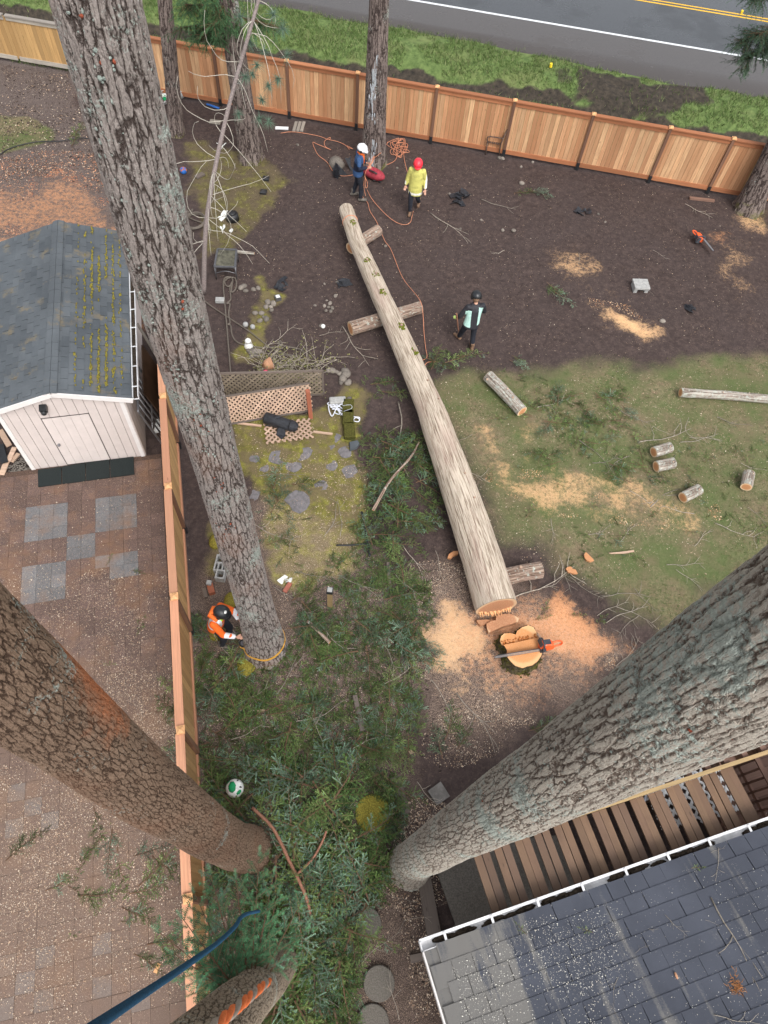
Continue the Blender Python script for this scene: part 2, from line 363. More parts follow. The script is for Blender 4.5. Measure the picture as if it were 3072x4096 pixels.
M_['log'] = bark_cedar('bark_stringy_pale', (.56, .48, .39), (.39, .32, .25), (.19, .14, .10), .016)
M_['log2'] = bark_cedar('bark_stringy_brown', (.36, .27, .21), (.22, .15, .115), (.085, .055, .04), .02, .3)
M_['logl'] = bark_cedar('bark_lichened', (.42, .38, .33), (.25, .2, .165), (.09, .065, .05), .02, 1.0)
M_['cut'] = endgrain('sawn_end_fresh', (.55, .25, .11), (.74, .56, .36), .82)
M_['cutb'] = endgrain('sawn_butt_red', (.42, .2, .105), (.6, .42, .26), .92)
M_['cuts'] = endgrain('sawn_stump_orange', (.62, .27, .10), (.72, .42, .2), .9)
M_['fence'] = boards('cedar_fence_board', (.47, .225, .11), (.57, .31, .165), (.68, .44, .245), vary=.35)
M_['fenceold'] = boards('aged_fence_board', (.45, .27, .11), (.50, .31, .13), (.40, .25, .11), vary=.3)
M_['fencey'] = boards('bright_cedar_board', (.54, .32, .14), (.60, .37, .17), (.48, .28, .12), vary=.3)
M_['rail'] = boards('cedar_rail', (.40, .16, .075), (.43, .18, .085), (.36, .14, .065), axis=0)
M_['railp'] = boards('cedar_rail_pale', (.60, .30, .18), (.64, .33, .2), (.56, .27, .16), axis=0, vary=.2)
M_['post'] = boards('fence_post', (.19, .10, .065), (.22, .12, .075), (.17, .09, .06))
M_['capm'] = plain('post_cap_cedar', (.66, .36, .17), .7, .15, 20)
M_['black'] = plain('black_plastic', (.018, .019, .021), .45, .3, 20, .1, .4)
M_['greypaint'] = boards('weathered_grey_board', (.36, .32, .27), (.3, .27, .24), (.4, .36, .3), axis=0)
M_['siding'] = plain('white_siding', (.60, .53, .50), .75, .06, 3.0, .25)
M_['trimw'] = plain('white_trim', (.72, .69, .67), .6, .06, 6.0, .1)
M_['door'] = plain('shed_door_paint', (.64, .57, .54), .7, .06, 4.0, .2)
M_['gap'] = plain('dark_gap_shade', (.06, .05, .045), .8, .2)  # near-black colour stands in for the shade inside door and siding gaps
M_['shing'] = shingle('shed_shingle', (.066, .076, .086), (.105, .117, .128), .55)
M_['hshing'] = shingle('house_shingle', (.060, .066, .085), (.072, .079, .10), 0.0, HSTREAK)
M_['moss'] = plain('moss', (.27, .23, .045), .95, .5, 40, 1.0, .1, dist=.02)
M_['mossg'] = plain('green_moss', (.14, .16, .02), .95, .5, 40, 1.0, .1, dist=.02)
M_['rubber'] = plain('rubber_mat', (.016, .022, .022), .8, .35, 90, .8)
M_['deck'] = boards('wet_rafter_board', (.20, .122, .072), (.15, .088, .056), (.105, .064, .045), axis=0, vary=.8, rough=.5)
M_['beam'] = boards('mossy_beam', (.33, .235, .12), (.36, .25, .12), (.29, .2, .11), axis=0, vary=.4)
M_['deck2'] = boards('red_deck_board', (.2, .115, .085), (.23, .135, .1), (.17, .1, .075), axis=0)
M_['lattw'] = plain('white_lattice', (.72, .73, .74), .5, .05)
M_['mossd'] = plain('dark_moss', (.085, .082, .022), .95, .5, 40, 1.0, .1, dist=.02)
M_['latt'] = boards('cedar_lattice', (.50, .35, .25), (.56, .4, .3), (.45, .3, .22), axis=0, vary=.3)
M_['lattd'] = boards('grey_lattice', (.22, .18, .13), (.25, .2, .15), (.19, .155, .11), axis=0, vary=.3)
M_['gutter'] = plain('white_gutter', (.62, .62, .63), .4, .25, 5, .05, .5)
M_['muck'] = plain('gutter_muck', (.055, .042, .032), .95, .7, 25, 1.0, .1, dist=.03)
M_['metal'] = plain('dark_steel', (.17, .17, .18), .35, .2, 10, .05, .5, .6)
M_['alu'] = plain('grey_steel', (.5, .5, .52), .4, .15, 10, .05, .5, .7)
M_['rust'] = plain('rusted_iron', (.10, .065, .05), .7, .4, 20, .3)
M_['brownpanel'] = plain('brown_panel', (.05, .028, .018), .5, .6, 2.0, .1)
M_['conc'] = plain('concrete', (.33, .33, .32), .9, .25, 14, .5)
M_['concd'] = plain('chip_strewn_aggregate', (.16, .145, .125), .95, .4, 50, .8)
M_['slab'] = plain('concrete_walk', (.15, .14, .13), .9, .3, 8, .5)
M_['timber'] = boards('old_timber', (.15, .12, .105), (.18, .145, .12), (.13, .105, .09), axis=0)
M_['redwood'] = boards('red_stained_post', (.36, .12, .07), (.4, .14, .08), (.33, .11, .06))
M_['brick'] = plain('red_brick', (.34, .12, .085), .85, .25, 20, .4)
M_['stone'] = plain('field_stone', (.24, .21, .18), .85, .3, 9, .4, rnd=.5)
M_['rope'] = plain('orange_rope', (.56, .24, .14), .8, .3, 60, .5)
M_['ropeo'] = plain('orange_strand', (.85, .2, .06), .8, .2, 90, .5)
M_['ropeg'] = plain('grey_strand', (.36, .3, .25), .85, .2, 90, .5)
M_['ropeb'] = plain('blue_rope', (.015, .10, .20), .85, .4, 220, 1.2, dist=.004)
M_['hose'] = plain('brown_hose', (.125, .105, .085), .5, .2, 20, .1, .5)
M_['strap'] = plain('white_strap', (.62, .64, .7), .7, .12, 30, .2)
M_['strapy'] = plain('yellow_ratchet_strap', (.72, .38, .06), .7, .2, 30, .2)
M_['twig'] = plain('grey_twig', (.40, .35, .29), .9, .45, 30, .6, rnd=.5)
M_['twigr'] = plain('red_branch', (.27, .13, .085), .85, .3, 30, .5)
M_['twigp'] = plain('purple_grey_stem', (.23, .19, .18), .9, .35, 30, .7)
M_['orange'] = plain('orange_saw_housing', (.80, .12, .03), .4, .1, 20, .05, .5)
M_['saw_dark'] = plain('saw_dark_grey', (.05, .055, .065), .45, .2, 20, .1, .4)
M_['barm'] = plain('saw_bar', (.45, .46, .48), .35, .2, 20, .1, .5, .7)
M_['skin'] = plain('skin', (.5, .28, .2), .6, .1, 10, .05)
M_['leather'] = plain('brown_boot', (.18, .11, .07), .7, .4, 20, .4)
M_['leatherg'] = plain('grey_boot', (.13, .115, .1), .8, .4, 20, .4)
M_['jeans'] = plain('navy_trousers', (.018, .02, .028), .9, .35, 10, .6, dist=.02)
M_['red'] = plain('red_helmet', (.78, .03, .05), .4, .1, 10, .03, .5)
M_['whitehelm'] = plain('white_helmet', (.72, .74, .76), .35, .1, 10, .03, .5)
M_['blackhelm'] = plain('black_helmet', (.016, .018, .021), .35, .2, 10, .03, .5)
M_['glove'] = plain('lime_glove', (.55, .68, .22), .8, .15)
M_['lime'] = plain('lime_collar', (.45, .8, .05), .8, .15, 10, .5)
M_['redbag'] = plain('red_rope_bag', (.3, .035, .05), .7, .3, 12, .6, dist=.02)
M_['tarp'] = plain('black_plastic_sheet', (.022, .024, .03), .4, .4, 14, .8, .4, dist=.03)
M_['white'] = plain('white_plastic', (.74, .75, .72), .5, .15, 20, .2)
M_['grn'] = plain('green_plastic', (.01, .28, .10), .5, .2, 20, .2)
M_['blue'] = plain('blue_plastic', (.03, .13, .42), .5, .2)
M_['terra'] = plain('terracotta_pot', (.45, .24, .14), .8, .25, 10, .3)
M_['pink'] = plain('pink_flower', (.75, .12, .2), .7, .3, 30, .5)
M_['yellow'] = plain('yellow_plastic', (.8, .58, .03), .5, .1)
M_['jk_blue'] = bands('blue_jacket_cloth', (.035, .085, .20), [((.012, .018, .04), [(2, 1.13, .12)]), ((.8, .22, .05), [(0, 0, .07), (1, .5, .38), (2, 1.35, .25)])], .7, .12)
M_['jk_yel'] = bands('yellow_coat_cloth', (.60, .57, .16), [((.78, .77, .68), [(2, .73, .035)]), ((.78, .77, .68), [(0, -.36, .075), (2, 1.2, .3)]), ((.78, .77, .68), [(0, .37, .075), (2, 1.0, .045)])], .85, .6, (.12, .11, .05))
M_['jk_mint'] = bands('dark_jacket_cloth', (.026, .026, .032), [((.42, .64, .58), [(0, -.145, .075), (1, -.5, .52), (2, 1.1, .22)]), ((.42, .64, .58), [(0, .17, .055), (1, -.5, .52), (2, 1.16, .24)])], .6, .08)
M_['jk_org'] = bands('hivis_jacket_cloth', (.95, .16, .02), [((.75, .77, .8), [(2, 1.07, .04)]), ((.75, .77, .8), [(0, -.12, .045), (2, 1.3, .25)]), ((.75, .77, .8), [(0, .12, .045), (2, 1.3, .25)]), ((.75, .77, .8), [(1, .30, .04)])], .75, .08)
# ---- foliage, grass and loose chips carry a shade each
M_['needle'] = vcol('fir_needles', .6, trans=.3, rnd=.3)
M_['chip'] = vcol('wood_chip_tones', .85)
M_['grass'] = vcol('grass_blades', .8, trans=.3)
# ================================================================== ground sheet
FL0, FLS = 23.17, -.0973                                     # back fence line y = FL0 + FLS x
def fence_y(x): return FL0 + FLS * x
def ground_h(X, Y):
    off = Y - (FL0 + FLS * X)
    h = (fbm(X, Y, .8, 4, 3) - .5) * .10 + (fbm(X, Y, 5, 3, 9) - .5) * .035
    dep = -.42 * np.exp(-((off - 4.15 - .25 * np.sin(X * .5)) / .55) ** 2)
    bank = .10 * sstep(off, 4.6, 6.0)
    near = 1 - sstep(off, 5.6, 6.6)
    h = h * near + (dep + bank) * sstep(off, .5, 2.0)
    h = h + (fbm(X, Y, 2.2, 3, 21) - .5) * .16 * sstep(off, 2.8, 3.6) * near
    road = sstep(off, 6.6, 7.2); h = h * (1 - road) + .0 * road
    return h - .035
gx = np.concatenate([[-400, -150, -60, -34, -26], np.arange(-20, 17.01, .095), [24, 40, 90, 250, 400]])
gy = np.concatenate([[-400, -150, -50, -20, -8], np.arange(-4, 37.01, .095), [44, 60, 120, 300, 600]])
GX, GY = np.meshgrid(gx, gy, indexing='ij'); GZ = ground_h(GX, GY)
def zone(poly, soft=.25, amp=.5, fr=1.2, seed=0):
    sd = poly_sd(GX, GY, poly); sd = sd + (fbm(GX, GY, fr, 4, seed) - .5) * 2 * amp
    return sstep(sd, -soft, soft)
big = lambda L: L
lawn = zone(Dpoly((925, 840), (1010, 792), (1150, 802), (1330, 778), (1450, 772), (1659, 768), (2100, 770), (2100, 1300), (1560, 1300), (1420, 1360), (1330, 1335), (1270, 1275), (1200, 1250), (1160, 1180), (1080, 1180), (1030, 1060), (980, 960)), 1.0, .7, .9, 5)
lawn = np.maximum(lawn, zone(Dpoly((-300, 255), (60, 250), (115, 275), (112, 300), (50, 322), (0, 336), (-300, 360)), .2, .25, 1.2, 6))
moss = zone(Dpoly((490, 905), (560, 897), (690, 880), (770, 800), (800, 850), (770, 990), (780, 1080), (795, 1150), (760, 1240), (640, 1290), (600, 1250), (560, 1100), (520, 980)), .3, .45, 1.6, 7)
for pl, k, sd_ in ((((555, 600), (605, 640), (592, 700), (560, 760), (500, 800), (480, 760), (540, 700), (560, 650)), .9, 11), (((395, 300), (560, 330), (650, 385), (570, 480), (500, 545), (440, 560), (415, 450), (395, 380)), .6, 12),
                   (((560, 1370), (610, 1420), (560, 1460), (515, 1440)), .9, 13), (((1580, 440), (1659, 450), (1659, 490), (1600, 480)), .5, 14), (((455, 1130), (480, 1150), (490, 1230), (460, 1240)), .8, 15)):
    moss = np.maximum(moss, k * zone(Dpoly(*pl), .25, .4, 1.6, sd_))
tan = np.zeros_like(GX); orange = np.zeros_like(GX)
for pl, k in ((((1205, 545), (1250, 528), (1290, 570), (1285, 612), (1230, 612), (1200, 580)), .62), (((1272, 652), (1320, 648), (1360, 680), (1412, 722), (1390, 728), (1340, 700), (1300, 680)), .82),
              (((1058, 1010), (1090, 1000), (1130, 1045), (1200, 1025), (1300, 1040), (1400, 1060), (1530, 1110), (1600, 1150), (1450, 1120), (1330, 1105), (1200, 1112), (1120, 1085), (1060, 1060)), .62),
              (((1060, 920), (1075, 920), (1080, 1000), (1062, 1000)), .7), (((1138, 920), (1150, 940), (1145, 985), (1135, 980)), .7),
              (((900, 1395), (935, 1330), (960, 1300), (1020, 1310), (1050, 1345), (1075, 1380), (1070, 1450), (1000, 1475), (930, 1445)), .84),
              (((1530, 520), (1600, 500), (1640, 560), (1600, 590), (1640, 640), (1620, 690), (1560, 600)), .45), (((1590, 470), (1640, 455), (1650, 500), (1610, 500)), .6)):
    tan = np.maximum(tan, k * zone(Dpoly(*pl), .7, .75, 1.8, int(pl[0][0])))
for pl, k in ((((1050, 1345), (1110, 1310), (1170, 1300), (1210, 1290), (1270, 1340), (1340, 1400), (1340, 1425), (1250, 1440), (1180, 1460), (1120, 1480), (1070, 1430)), .9), (((930, 1330), (1000, 1290), (1120, 1270), (1240, 1300), (1360, 1400), (1300, 1470), (1120, 1520), (960, 1500)), .5),
              (((-200, 430), (60, 400), (140, 372), (225, 410), (250, 500), (0, 515), (-200, 520)), .5), (((-100, 540), (300, 480), (300, 620), (285, 700), (262, 640)), .7),
              (((1530, 505), (1560, 500), (1570, 525), (1540, 530)), .5)):
    orange = np.maximum(orange, k * zone(Dpoly(*pl), .7, .75, 1.7, int(abs(pl[0][0])) + 3))
OFF = GY - (FL0 + FLS * GX)
verge = sstep(OFF, .3, 1.0)
mud = sstep(np.exp(-((OFF - 4.15 - .25 * np.sin(GX * .5)) / .75) ** 2) + (fbm(GX, GY, 1.3, 4, 40) - .5) * .8, .45, .75)
mud = np.maximum(mud, zone(Dpoly((1240, 150), (1300, 165), (1390, 180), (1520, 190), (1530, 230), (1440, 240), (1330, 225), (1250, 200)), .25, .5, 1.6, 44)) * verge
mud = np.maximum(mud, .7 * zone(Dpoly((1190, 150), (1230, 150), (1240, 180), (1200, 180)), .2, .3, 2, 45))
mulch = zone(Dpoly((-400, 100), (150, 140), (235, 400), (300, 500), (300, 640), (-400, 640)), .4, .4, 1.0, 50)
chipd = zone(Dpoly((880, 1250), (1030, 1230), (1150, 1270), (1350, 1400), (1250, 1480), (1100, 1560), (960, 1570), (880, 1450)), .6, .5, 1.4, 51)
chipd = np.maximum(chipd, .75 * zone(Dpoly((560, 1060), (780, 1150), (880, 1400), (900, 1700), (850, 2000), (980, 2212), (980, 2500), (420, 2500), (410, 1300)), .4, .5, 1.4, 52))
GZ = GZ + np.maximum(tan, orange) * (.015 + .05 * fbm(GX, GY, 3.0, 3, 66))
V = np.stack([GX, GY, GZ], -1).reshape(-1, 3); nx, ny = len(gx), len(gy)
I = np.arange(nx * ny).reshape(nx, ny)
F = np.stack([I[:-1, :-1], I[1:, :-1], I[1:, 1:], I[:-1, 1:]], -1).reshape(-1, 4)
flat = lambda *a: np.stack([x.ravel() for x in a], -1)
mt, nt, b, out = newmat('yard_soil'); g = N(nt, 'NewGeometry').outputs['Position']
A = attr(nt, 'mA'); B = attr(nt, 'mB'); sa = N(nt, 'SeparateColor', {0: A.outputs['Color']}); sb = N(nt, 'SeparateColor', {0: B.outputs['Color']})
n_f = noise(nt, g, 45.0, 5, .7); n_m = noise(nt, g, 6.0, 6, .65); n_l = noise(nt, g, .7, 4, .6); n_h = noise(nt, g, 110.0, 3, .7)
dirt = ramp(nt, n_m, [(.3, (.032, .022, .020)), (.55, (.060, .042, .038)), (.75, (.10, .071, .062))])
dirt = mix(nt, ramp(nt, n_l, [(.35, .45), (.65, 0.0)]), dirt, (.055, .042, .041))
dirt = mix(nt, ramp(nt, noise(nt, g, 14.0, 5, .7), [(.5, 0.0), (.66, .5)]), dirt, (.11, .078, .068)); dirt = mix(nt, ramp(nt, n_f, [(.56, 0.0), (.7, .45)]), dirt, (.17, .125, .105))
dirt = mix(nt, ramp(nt, n_h, [(.3, .6), (.46, 0.0)]), dirt, (.02, .014, .013))
def zmix(col, mask, c2, lo=.35, hi=.65, nz=None, amp=.55):
    f = mth(nt, 'ADD', mask, mth(nt, 'MULTIPLY', mth(nt, 'SUBTRACT', nz if nz else n_f, .5), amp * 2)); f = ramp(nt, f, [(lo, 0.0), (hi, 1.0)])
    return mix(nt, mth(nt, 'MULTIPLY', f, ramp(nt, mask, [(0.0, 0.0), (.3, .3), (.85, 1.0)])), col, c2)
col = dirt
mul = ramp(nt, n_f, [(.35, (.05, .037, .034)), (.55, (.125, .098, .088)), (.7, (.26, .21, .18))]); col = zmix(col, sb.outputs[2], mul)
lawnc = ramp(nt, n_h, [(.32, (.055, .062, .026)), (.5, (.14, .13, .068)), (.66, (.30, .245, .15))]); lawnc = mix(nt, ramp(nt, n_m, [(.42, 0.0), (.58, .8)]), lawnc, (.15, .11, .07)); lawnc = mix(nt, ramp(nt, noise(nt, g, 13.0, 5, .7), [(.5, 0.0), (.62, .8)]), lawnc, (.055, .07, .025)); lawnc = mix(nt, ramp(nt, noise(nt, g, 17.0, 5, .7), [(.53, 0.0), (.63, .7)]), lawnc, (.27, .22, .13))
lawnc = mix(nt, ramp(nt, n_l, [(.38, 0.0), (.6, .75)]), lawnc, (.078, .112, .036)); lawnc = mix(nt, ramp(nt, noise(nt, g, 1.6, 4), [(.45, 0.0), (.7, .5)]), lawnc, (.17, .125, .08))
col = zmix(col, sa.outputs[0], lawnc)
mossc = ramp(nt, n_m, [(.3, (.085, .08, .02)), (.5, (.16, .155, .03)), (.68, (.29, .29, .045))]); mossc = mix(nt, ramp(nt, n_f, [(.5, 0.0), (.66, .75)]), mossc, (.27, .19, .10)); mossc = mix(nt, ramp(nt, noise(nt, g, 2.6, 5, .6), [(.43, 0.0), (.56, .8)]), mossc, (.155, .118, .07)); mossc = mix(nt, ramp(nt, n_h, [(.36, .7), (.5, 0.0)]), mossc, (.06, .05, .02))
col = zmix(col, sa.outputs[1], mossc)
vg = ramp(nt, n_m, [(.3, (.05, .085, .025)), (.6, (.13, .185, .06))]); vg = mix(nt, ramp(nt, n_l, [(.5, 0.0), (.7, .5)]), vg, (.2, .21, .09)); col = zmix(col, sb.outputs[0], vg)
mudc = ramp(nt, n_m, [(.3, (.02, .018, .016)), (.7, (.075, .06, .045))]); col = zmix(col, sb.outputs[1], mudc, .4, .6)
tanc = ramp(nt, n_h, [(.3, (.42, .23, .105)), (.6, (.82, .52, .28))]); n_s = noise(nt, g, 16.0, 6, .75); tanc = mix(nt, ramp(nt, n_s, [(.5, 0.0), (.64, .7)]), tanc, (.46, .26, .125)); n_b = mth(nt, 'ADD', mth(nt, 'MULTIPLY', n_h, .5), mth(nt, 'MULTIPLY', noise(nt, g, 9.0, 6, .75), .5)); col = zmix(col, sa.outputs[2], tanc, .42, .60, n_b, 1.6)
orc = ramp(nt, n_h, [(.3, (.38, .15, .065)), (.62, (.80, .40, .19))]); orc = mix(nt, ramp(nt, n_s, [(.48, 0.0), (.62, .75)]), orc, (.36, .145, .06)); oa = attr(nt, 'mC').outputs['Color']; sc_ = N(nt, 'SeparateColor', {0: oa})
col = zmix(col, sc_.outputs[0], orc, .40, .58, n_b, 1.5)
chc = ramp(nt, n_h, [(.35, (.12, .08, .06)), (.62, (.60, .45, .34))])
col = mix(nt, mth(nt, 'MULTIPLY', sc_.outputs[1], ramp(nt, n_h, [(.5, 0.0), (.6, .85)])), col, chc)
setc(nt, b, col, .88); b.inputs['Specular IOR Level'].default_value = .2
bump(nt, b, mth(nt, 'ADD', mth(nt, 'MULTIPLY', n_f, .6), mth(nt, 'MULTIPLY', n_m, 1.2)), .8, .03)
gnd = np_obj('ground', V, F, mt, smooth=True, attrs=[('mA', flat(lawn, moss, tan, np.ones_like(tan)), 'FLOAT_COLOR'), ('mB', flat(verge, mud, mulch, np.ones_like(tan)), 'FLOAT_COLOR'), ('mC', flat(orange, chipd, orange, np.ones_like(tan)), 'FLOAT_COLOR')])
gnd['kind'] = 'structure'
def gz(x, y): return float(ground_h(np.array([x], float), np.array([y], float))[0])
def on(p, dz=0.0): return Vector((p[0], p[1], gz(p[0], p[1]) + dz))

# ================================================================== wet road beyond the fence
rd = (D(1659, 54) - D(1540, 36)); ROADDIR = (Vector((13.11, 31.22, 0)) - Vector((-2.27, 32.73, 0))).normalized(); ROADN = Vector((-ROADDIR.y, ROADDIR.x, 0))
RB = Vector((2.78, 32.28, 0))                                # a point on the white edge line
def roadpt(s, t, z): return RB + ROADDIR * s + ROADN * t + Vector((0, 0, z))
mt, nt, b, out = newmat('wet_asphalt'); g = N(nt, 'NewGeometry').outputs['Position']
tcoord = N(nt, 'VectorMath', {0: g, 1: tuple(ROADN)}, operation='DOT_PRODUCT').outputs['Value']; t0 = RB.dot(ROADN)
lane = ramp(nt, mth(nt, 'MULTIPLY_ADD', mth(nt, 'SUBTRACT', tcoord, t0), .5, .5), [(.47, 0.0), (.5, 1.0)])
n1 = noise(nt, g, 60.0, 4, .7); n2 = noise(nt, g, .35, 4, .6)
ca = ramp(nt, n1, [(.35, (.028, .031, .035)), (.65, (.065, .07, .077))]); cs = ramp(nt, n1, [(.35, (.05, .045, .043)), (.65, (.085, .076, .072))])
col = mix(nt, lane, cs, ca)
wet = ramp(nt, mth(nt, 'ADD', n2, mth(nt, 'MULTIPLY', lane, -.05)), [(.36, .42), (.52, .1)])
setc(nt, b, col, wet); b.inputs['Specular IOR Level'].default_value = .5; bump(nt, b, n1, .25, .01)
nS = 60; prof = [-3.4, -3.0, -2.4, -.2, 3.5, 7.4]; pz = [-.10, -.02, .0, .03, .08, .0]; vs = []; rr = random.Random(5)
sv = [-160, -80, -40] + list(np.linspace(-22, 22, nS)) + [40, 80, 160]
edge = np.interp(sv, [-160, -16, -10, -5.8, .0, 3.3, 5.2, 7.6, 10, 160], [-2.4, -2.25, -2.1, -2.0, -2.2, -2.6, -2.85, -2.95, -2.85, -2.8])
wob = (vnoise(np.array(sv) * 1.7, np.zeros(len(sv)), 8) - .5) * .35 + (vnoise(np.array(sv) * .45, np.zeros(len(sv)), 18) - .5) * .35
for s_, e_, w_ in zip(sv, edge, wob):
    for t_, z_ in zip([e_ + w_ - .25, e_ + w_, -1.6, -.2, 3.4, 7.6], [-.12, .055, .065, .075, .1, .04]): vs.append(roadpt(s_, t_, z_ + .01))
k = 6; F = [(i * k + j, (i + 1) * k + j, (i + 1) * k + j + 1, i * k + j + 1) for i in range(len(sv) - 1) for j in range(k - 1)]
road = np_obj('road', np.array(vs), F, mt, smooth=True); road['kind'] = 'structure'
M_['lw'] = plain('worn_white_line', (.62, .64, .66), .6, .25, 60, .2); M_['ly'] = plain('yellow_line', (.72, .42, .04), .6, .2, 60, .2)
def rz(t): return np.interp(t, [-.2, 3.4, 7.6], [.085, .11, .05])
def rline(name, t, wd, mat, label):
    mb = MB(); xs = [-160] + list(np.linspace(-22, 22, 40)) + [160]; vs = [roadpt(s_, t + q, rz(t + q) + .004) for s_ in xs for q in (-wd / 2, wd / 2)]
    mb.add(vs, [(2 * i, 2 * i + 2, 2 * i + 3, 2 * i + 1) for i in range(len(xs) - 1)]); o = mb.build(name, mat, road); return o
rline('edge_line', .05, .14, M_['lw'], ''); rline('centre_line', 3.3, .1, M_['ly'], ''); rline('centre_line', 3.55, .1, M_['ly'], '')
def marker(p, label):
    o = MB().prism([(p.x + .05 * math.cos(a), p.y + .07 * math.sin(a)) for a in np.linspace(0, 2 * PI, 9)[:-1]], p.z, p.z + .12, 1.2).build('yellow_marker', M_['yellow']); tag(o, label, 'marker')
p = Z(2, 0, 1487, 85, .1); marker(Vector((p.x, p.y, .085)), 'yellow reflector stud beside the double centre line')
p = Z(2, 0, 248, 440, .05); marker(Vector((p.x, p.y, gz(p.x, p.y) + .03)), 'small yellow cup lying in the grass verge below the road')

# ================================================================== grass blades
def blades(name, n, sampler, hgt, wid, cols, label, cat, lean=.5):
    P = sampler(n); n = len(P); a = rng.uniform(0, 2 * PI, n); h = hgt * rng.uniform(.5, 1.3, n); l = rng.normal(0, lean, (n, 2))
    dx = np.cos(a) * wid; dy = np.sin(a) * wid
    v0 = P + np.stack([dx, dy, 0 * dx], -1); v1 = P - np.stack([dx, dy, 0 * dx], -1); v2 = P + np.stack([l[:, 0] * h, l[:, 1] * h, h], -1)
    Vv = np.stack([v0, v1, v2], 1).reshape(-1, 3); Fv = np.arange(3 * n).reshape(-1, 3)
    c = np.array(cols)[rng.integers(0, len(cols), n)] * rng.uniform(.65, 1.35, (n, 1)); c = np.repeat(np.concatenate([c, np.ones((n, 1))], 1), 3, 0)
    o = np_obj(name, Vv, Fv, M_['grass'], smooth=False, attrs=[('col', c, 'FLOAT_COLOR')]); o['kind'] = 'stuff'; o['label'] = label; o['category'] = cat; return o
def interp_mask(Mk, x, y):
    i = np.clip(np.searchsorted(gx, x) - 1, 0, nx - 1); j = np.clip(np.searchsorted(gy, y) - 1, 0, ny - 1); return Mk[i, j]
def verge_s(n):
    x = rng.uniform(-19, 16, n); off = rng.uniform(.4, 7.6, n); y = FL0 + FLS * x + off
    s = (x - RB.x) * ROADDIR.x + (y - RB.y) * ROADDIR.y; t = (x - RB.x) * ROADN.x + (y - RB.y) * ROADN.y
    ed = np.interp(s, sv, edge + wob); k = (t < ed + .05) & (rng.random(n) > .93 * interp_mask(mud, x, y)) & (fbm(x, y, 1.1, 3, 77) > .3)
    x, y = x[k], y[k]; return np.stack([x, y, ground_h(x, y)], -1)
blades('verge_grass', 90000, verge_s, .13, .012, [(.105, .165, .045), (.16, .225, .075), (.075, .125, .033), (.23, .25, .12)], 'green roadside grass between the fence and the wet road', 'grass')
def lawn_s(n):
    x = rng.uniform(-20, 15, n); y = rng.uniform(4, 26, n); k = (interp_mask(lawn, x, y) > rng.uniform(.3, 1, n)) & (interp_mask(tan, x, y) < .4) & (fbm(x, y, .9, 4, 78) > rng.uniform(.3, .62, n))
    x, y = x[k], y[k]; return np.stack([x, y, ground_h(x, y)], -1)
blades('lawn_grass', 130000, lawn_s, .04, .009, [(.10, .13, .04), (.16, .16, .06), (.08, .115, .03), (.23, .19, .1)], 'thin short lawn grass mixed with dead thatch', 'grass', .8)
# ================================================================== fences
def fence(name, label, posts, H, side, m_board, m_rail, m_cap, m_post, capboard=True, postw=.09, pcap=True, bw=.143, nf=None):
    """posts: ground points in a row; side: unit vector towards the face that shows posts and rails"""
    t = thing(name, label, 'fence', posts[0]); side = Vector(side)
    mb_board = MB().box((0, 0, 0), (bw - .008, .018, H - .20)).mesh('board', m_board)
    mb_post = MB().box((0, 0, (H - .02) / 2 + .1), (postw, postw, H - .22)).mesh('post', m_post)
    mb_sl = MB().box((0, 0, .1), (postw + .012, postw + .012, .26)).mesh('post_sleeve', M_['black'])
    c = MB(); c.box((0, 0, H + .0), (postw + .05, postw + .05, .035)); c.add([(-.06, -.06, H + .018), (.06, -.06, H + .018), (.06, .06, H + .018), (-.06, .06, H + .018), (0, 0, H + .06)], [(0, 1, 4), (1, 2, 4), (2, 3, 4), (3, 0, 4)]); mc = c.mesh('post_cap', m_cap)
    for i, p in enumerate(posts):
        q = posts[min(i + 1, len(posts) - 1)] - posts[max(i - 1, 0)]; a = math.atan2(q.y, q.x); Mt = Matrix.Translation(Vector((p.x, p.y, 0)) + side * .03) @ Matrix.Rotation(a, 4, 'Z')
        if pcap:
            po = inst('post', mb_post, Mt, t); inst('post_cap', mc, Mt, po) if False else inst('post_cap', mc, Mt, t); inst('post_sleeve', mb_sl, Mt, t)
    for p0, p1 in zip(posts[:-1], posts[1:]):
        e = p1 - p0; L = e.length; a = math.atan2(e.y, e.x); e = e.normalized(); n = max(1, round(L / bw)); st = L / n; R4 = Matrix.Rotation(a, 4, 'Z')
        for k in range(n):
            c_ = p0 + e * (st * (k + .5)) + Vector((0, 0, .02 + H / 2 + random.uniform(-.006, .006))) - side * .008 + side * random.uniform(-.003, .003)
            inst('board', mb_board, Matrix.Translation(c_) @ R4 @ Matrix.Diagonal((st / bw, 1, 1, 1)), t)
        LL = L - postw - .004; mid = (p0 + p1) / 2
        def rail(nm, zc, w, h, off, mat):
            me = MB().box((0, 0, 0), (LL, w, h)).mesh(nm, mat); inst(nm, me, Matrix.Translation(mid + side * off + Vector((0, 0, zc))) @ R4, t)
        rail('rail', H - .13, .036, .13, .02, m_rail); rail('rail', .14, .036, .13, .02, m_rail)
        if capboard: rail('top_board', H - .045, .15, .036, .01, m_cap if False else m_rail)
    return t
BX = [-12.25, -9.75, -7.29, -4.85, -2.51, .07, 2.57, 5.07, 7.49, 9.45, 11.9, 14.3]
bp = [Vector((x, fence_y(x), 0)) for x in BX]; fs = Vector((FLS, -1, 0)).normalized() * 1.0
fence('cedar_fence', 'new reddish cedar board fence with dark posts along the roadside verge', bp, 1.86, Vector((-.0968, -.9953, 0)), M_['fence'], M_['rail'], M_['capm'], M_['post'])
ox = [-19.5, -17.1, -14.7, -12.36]
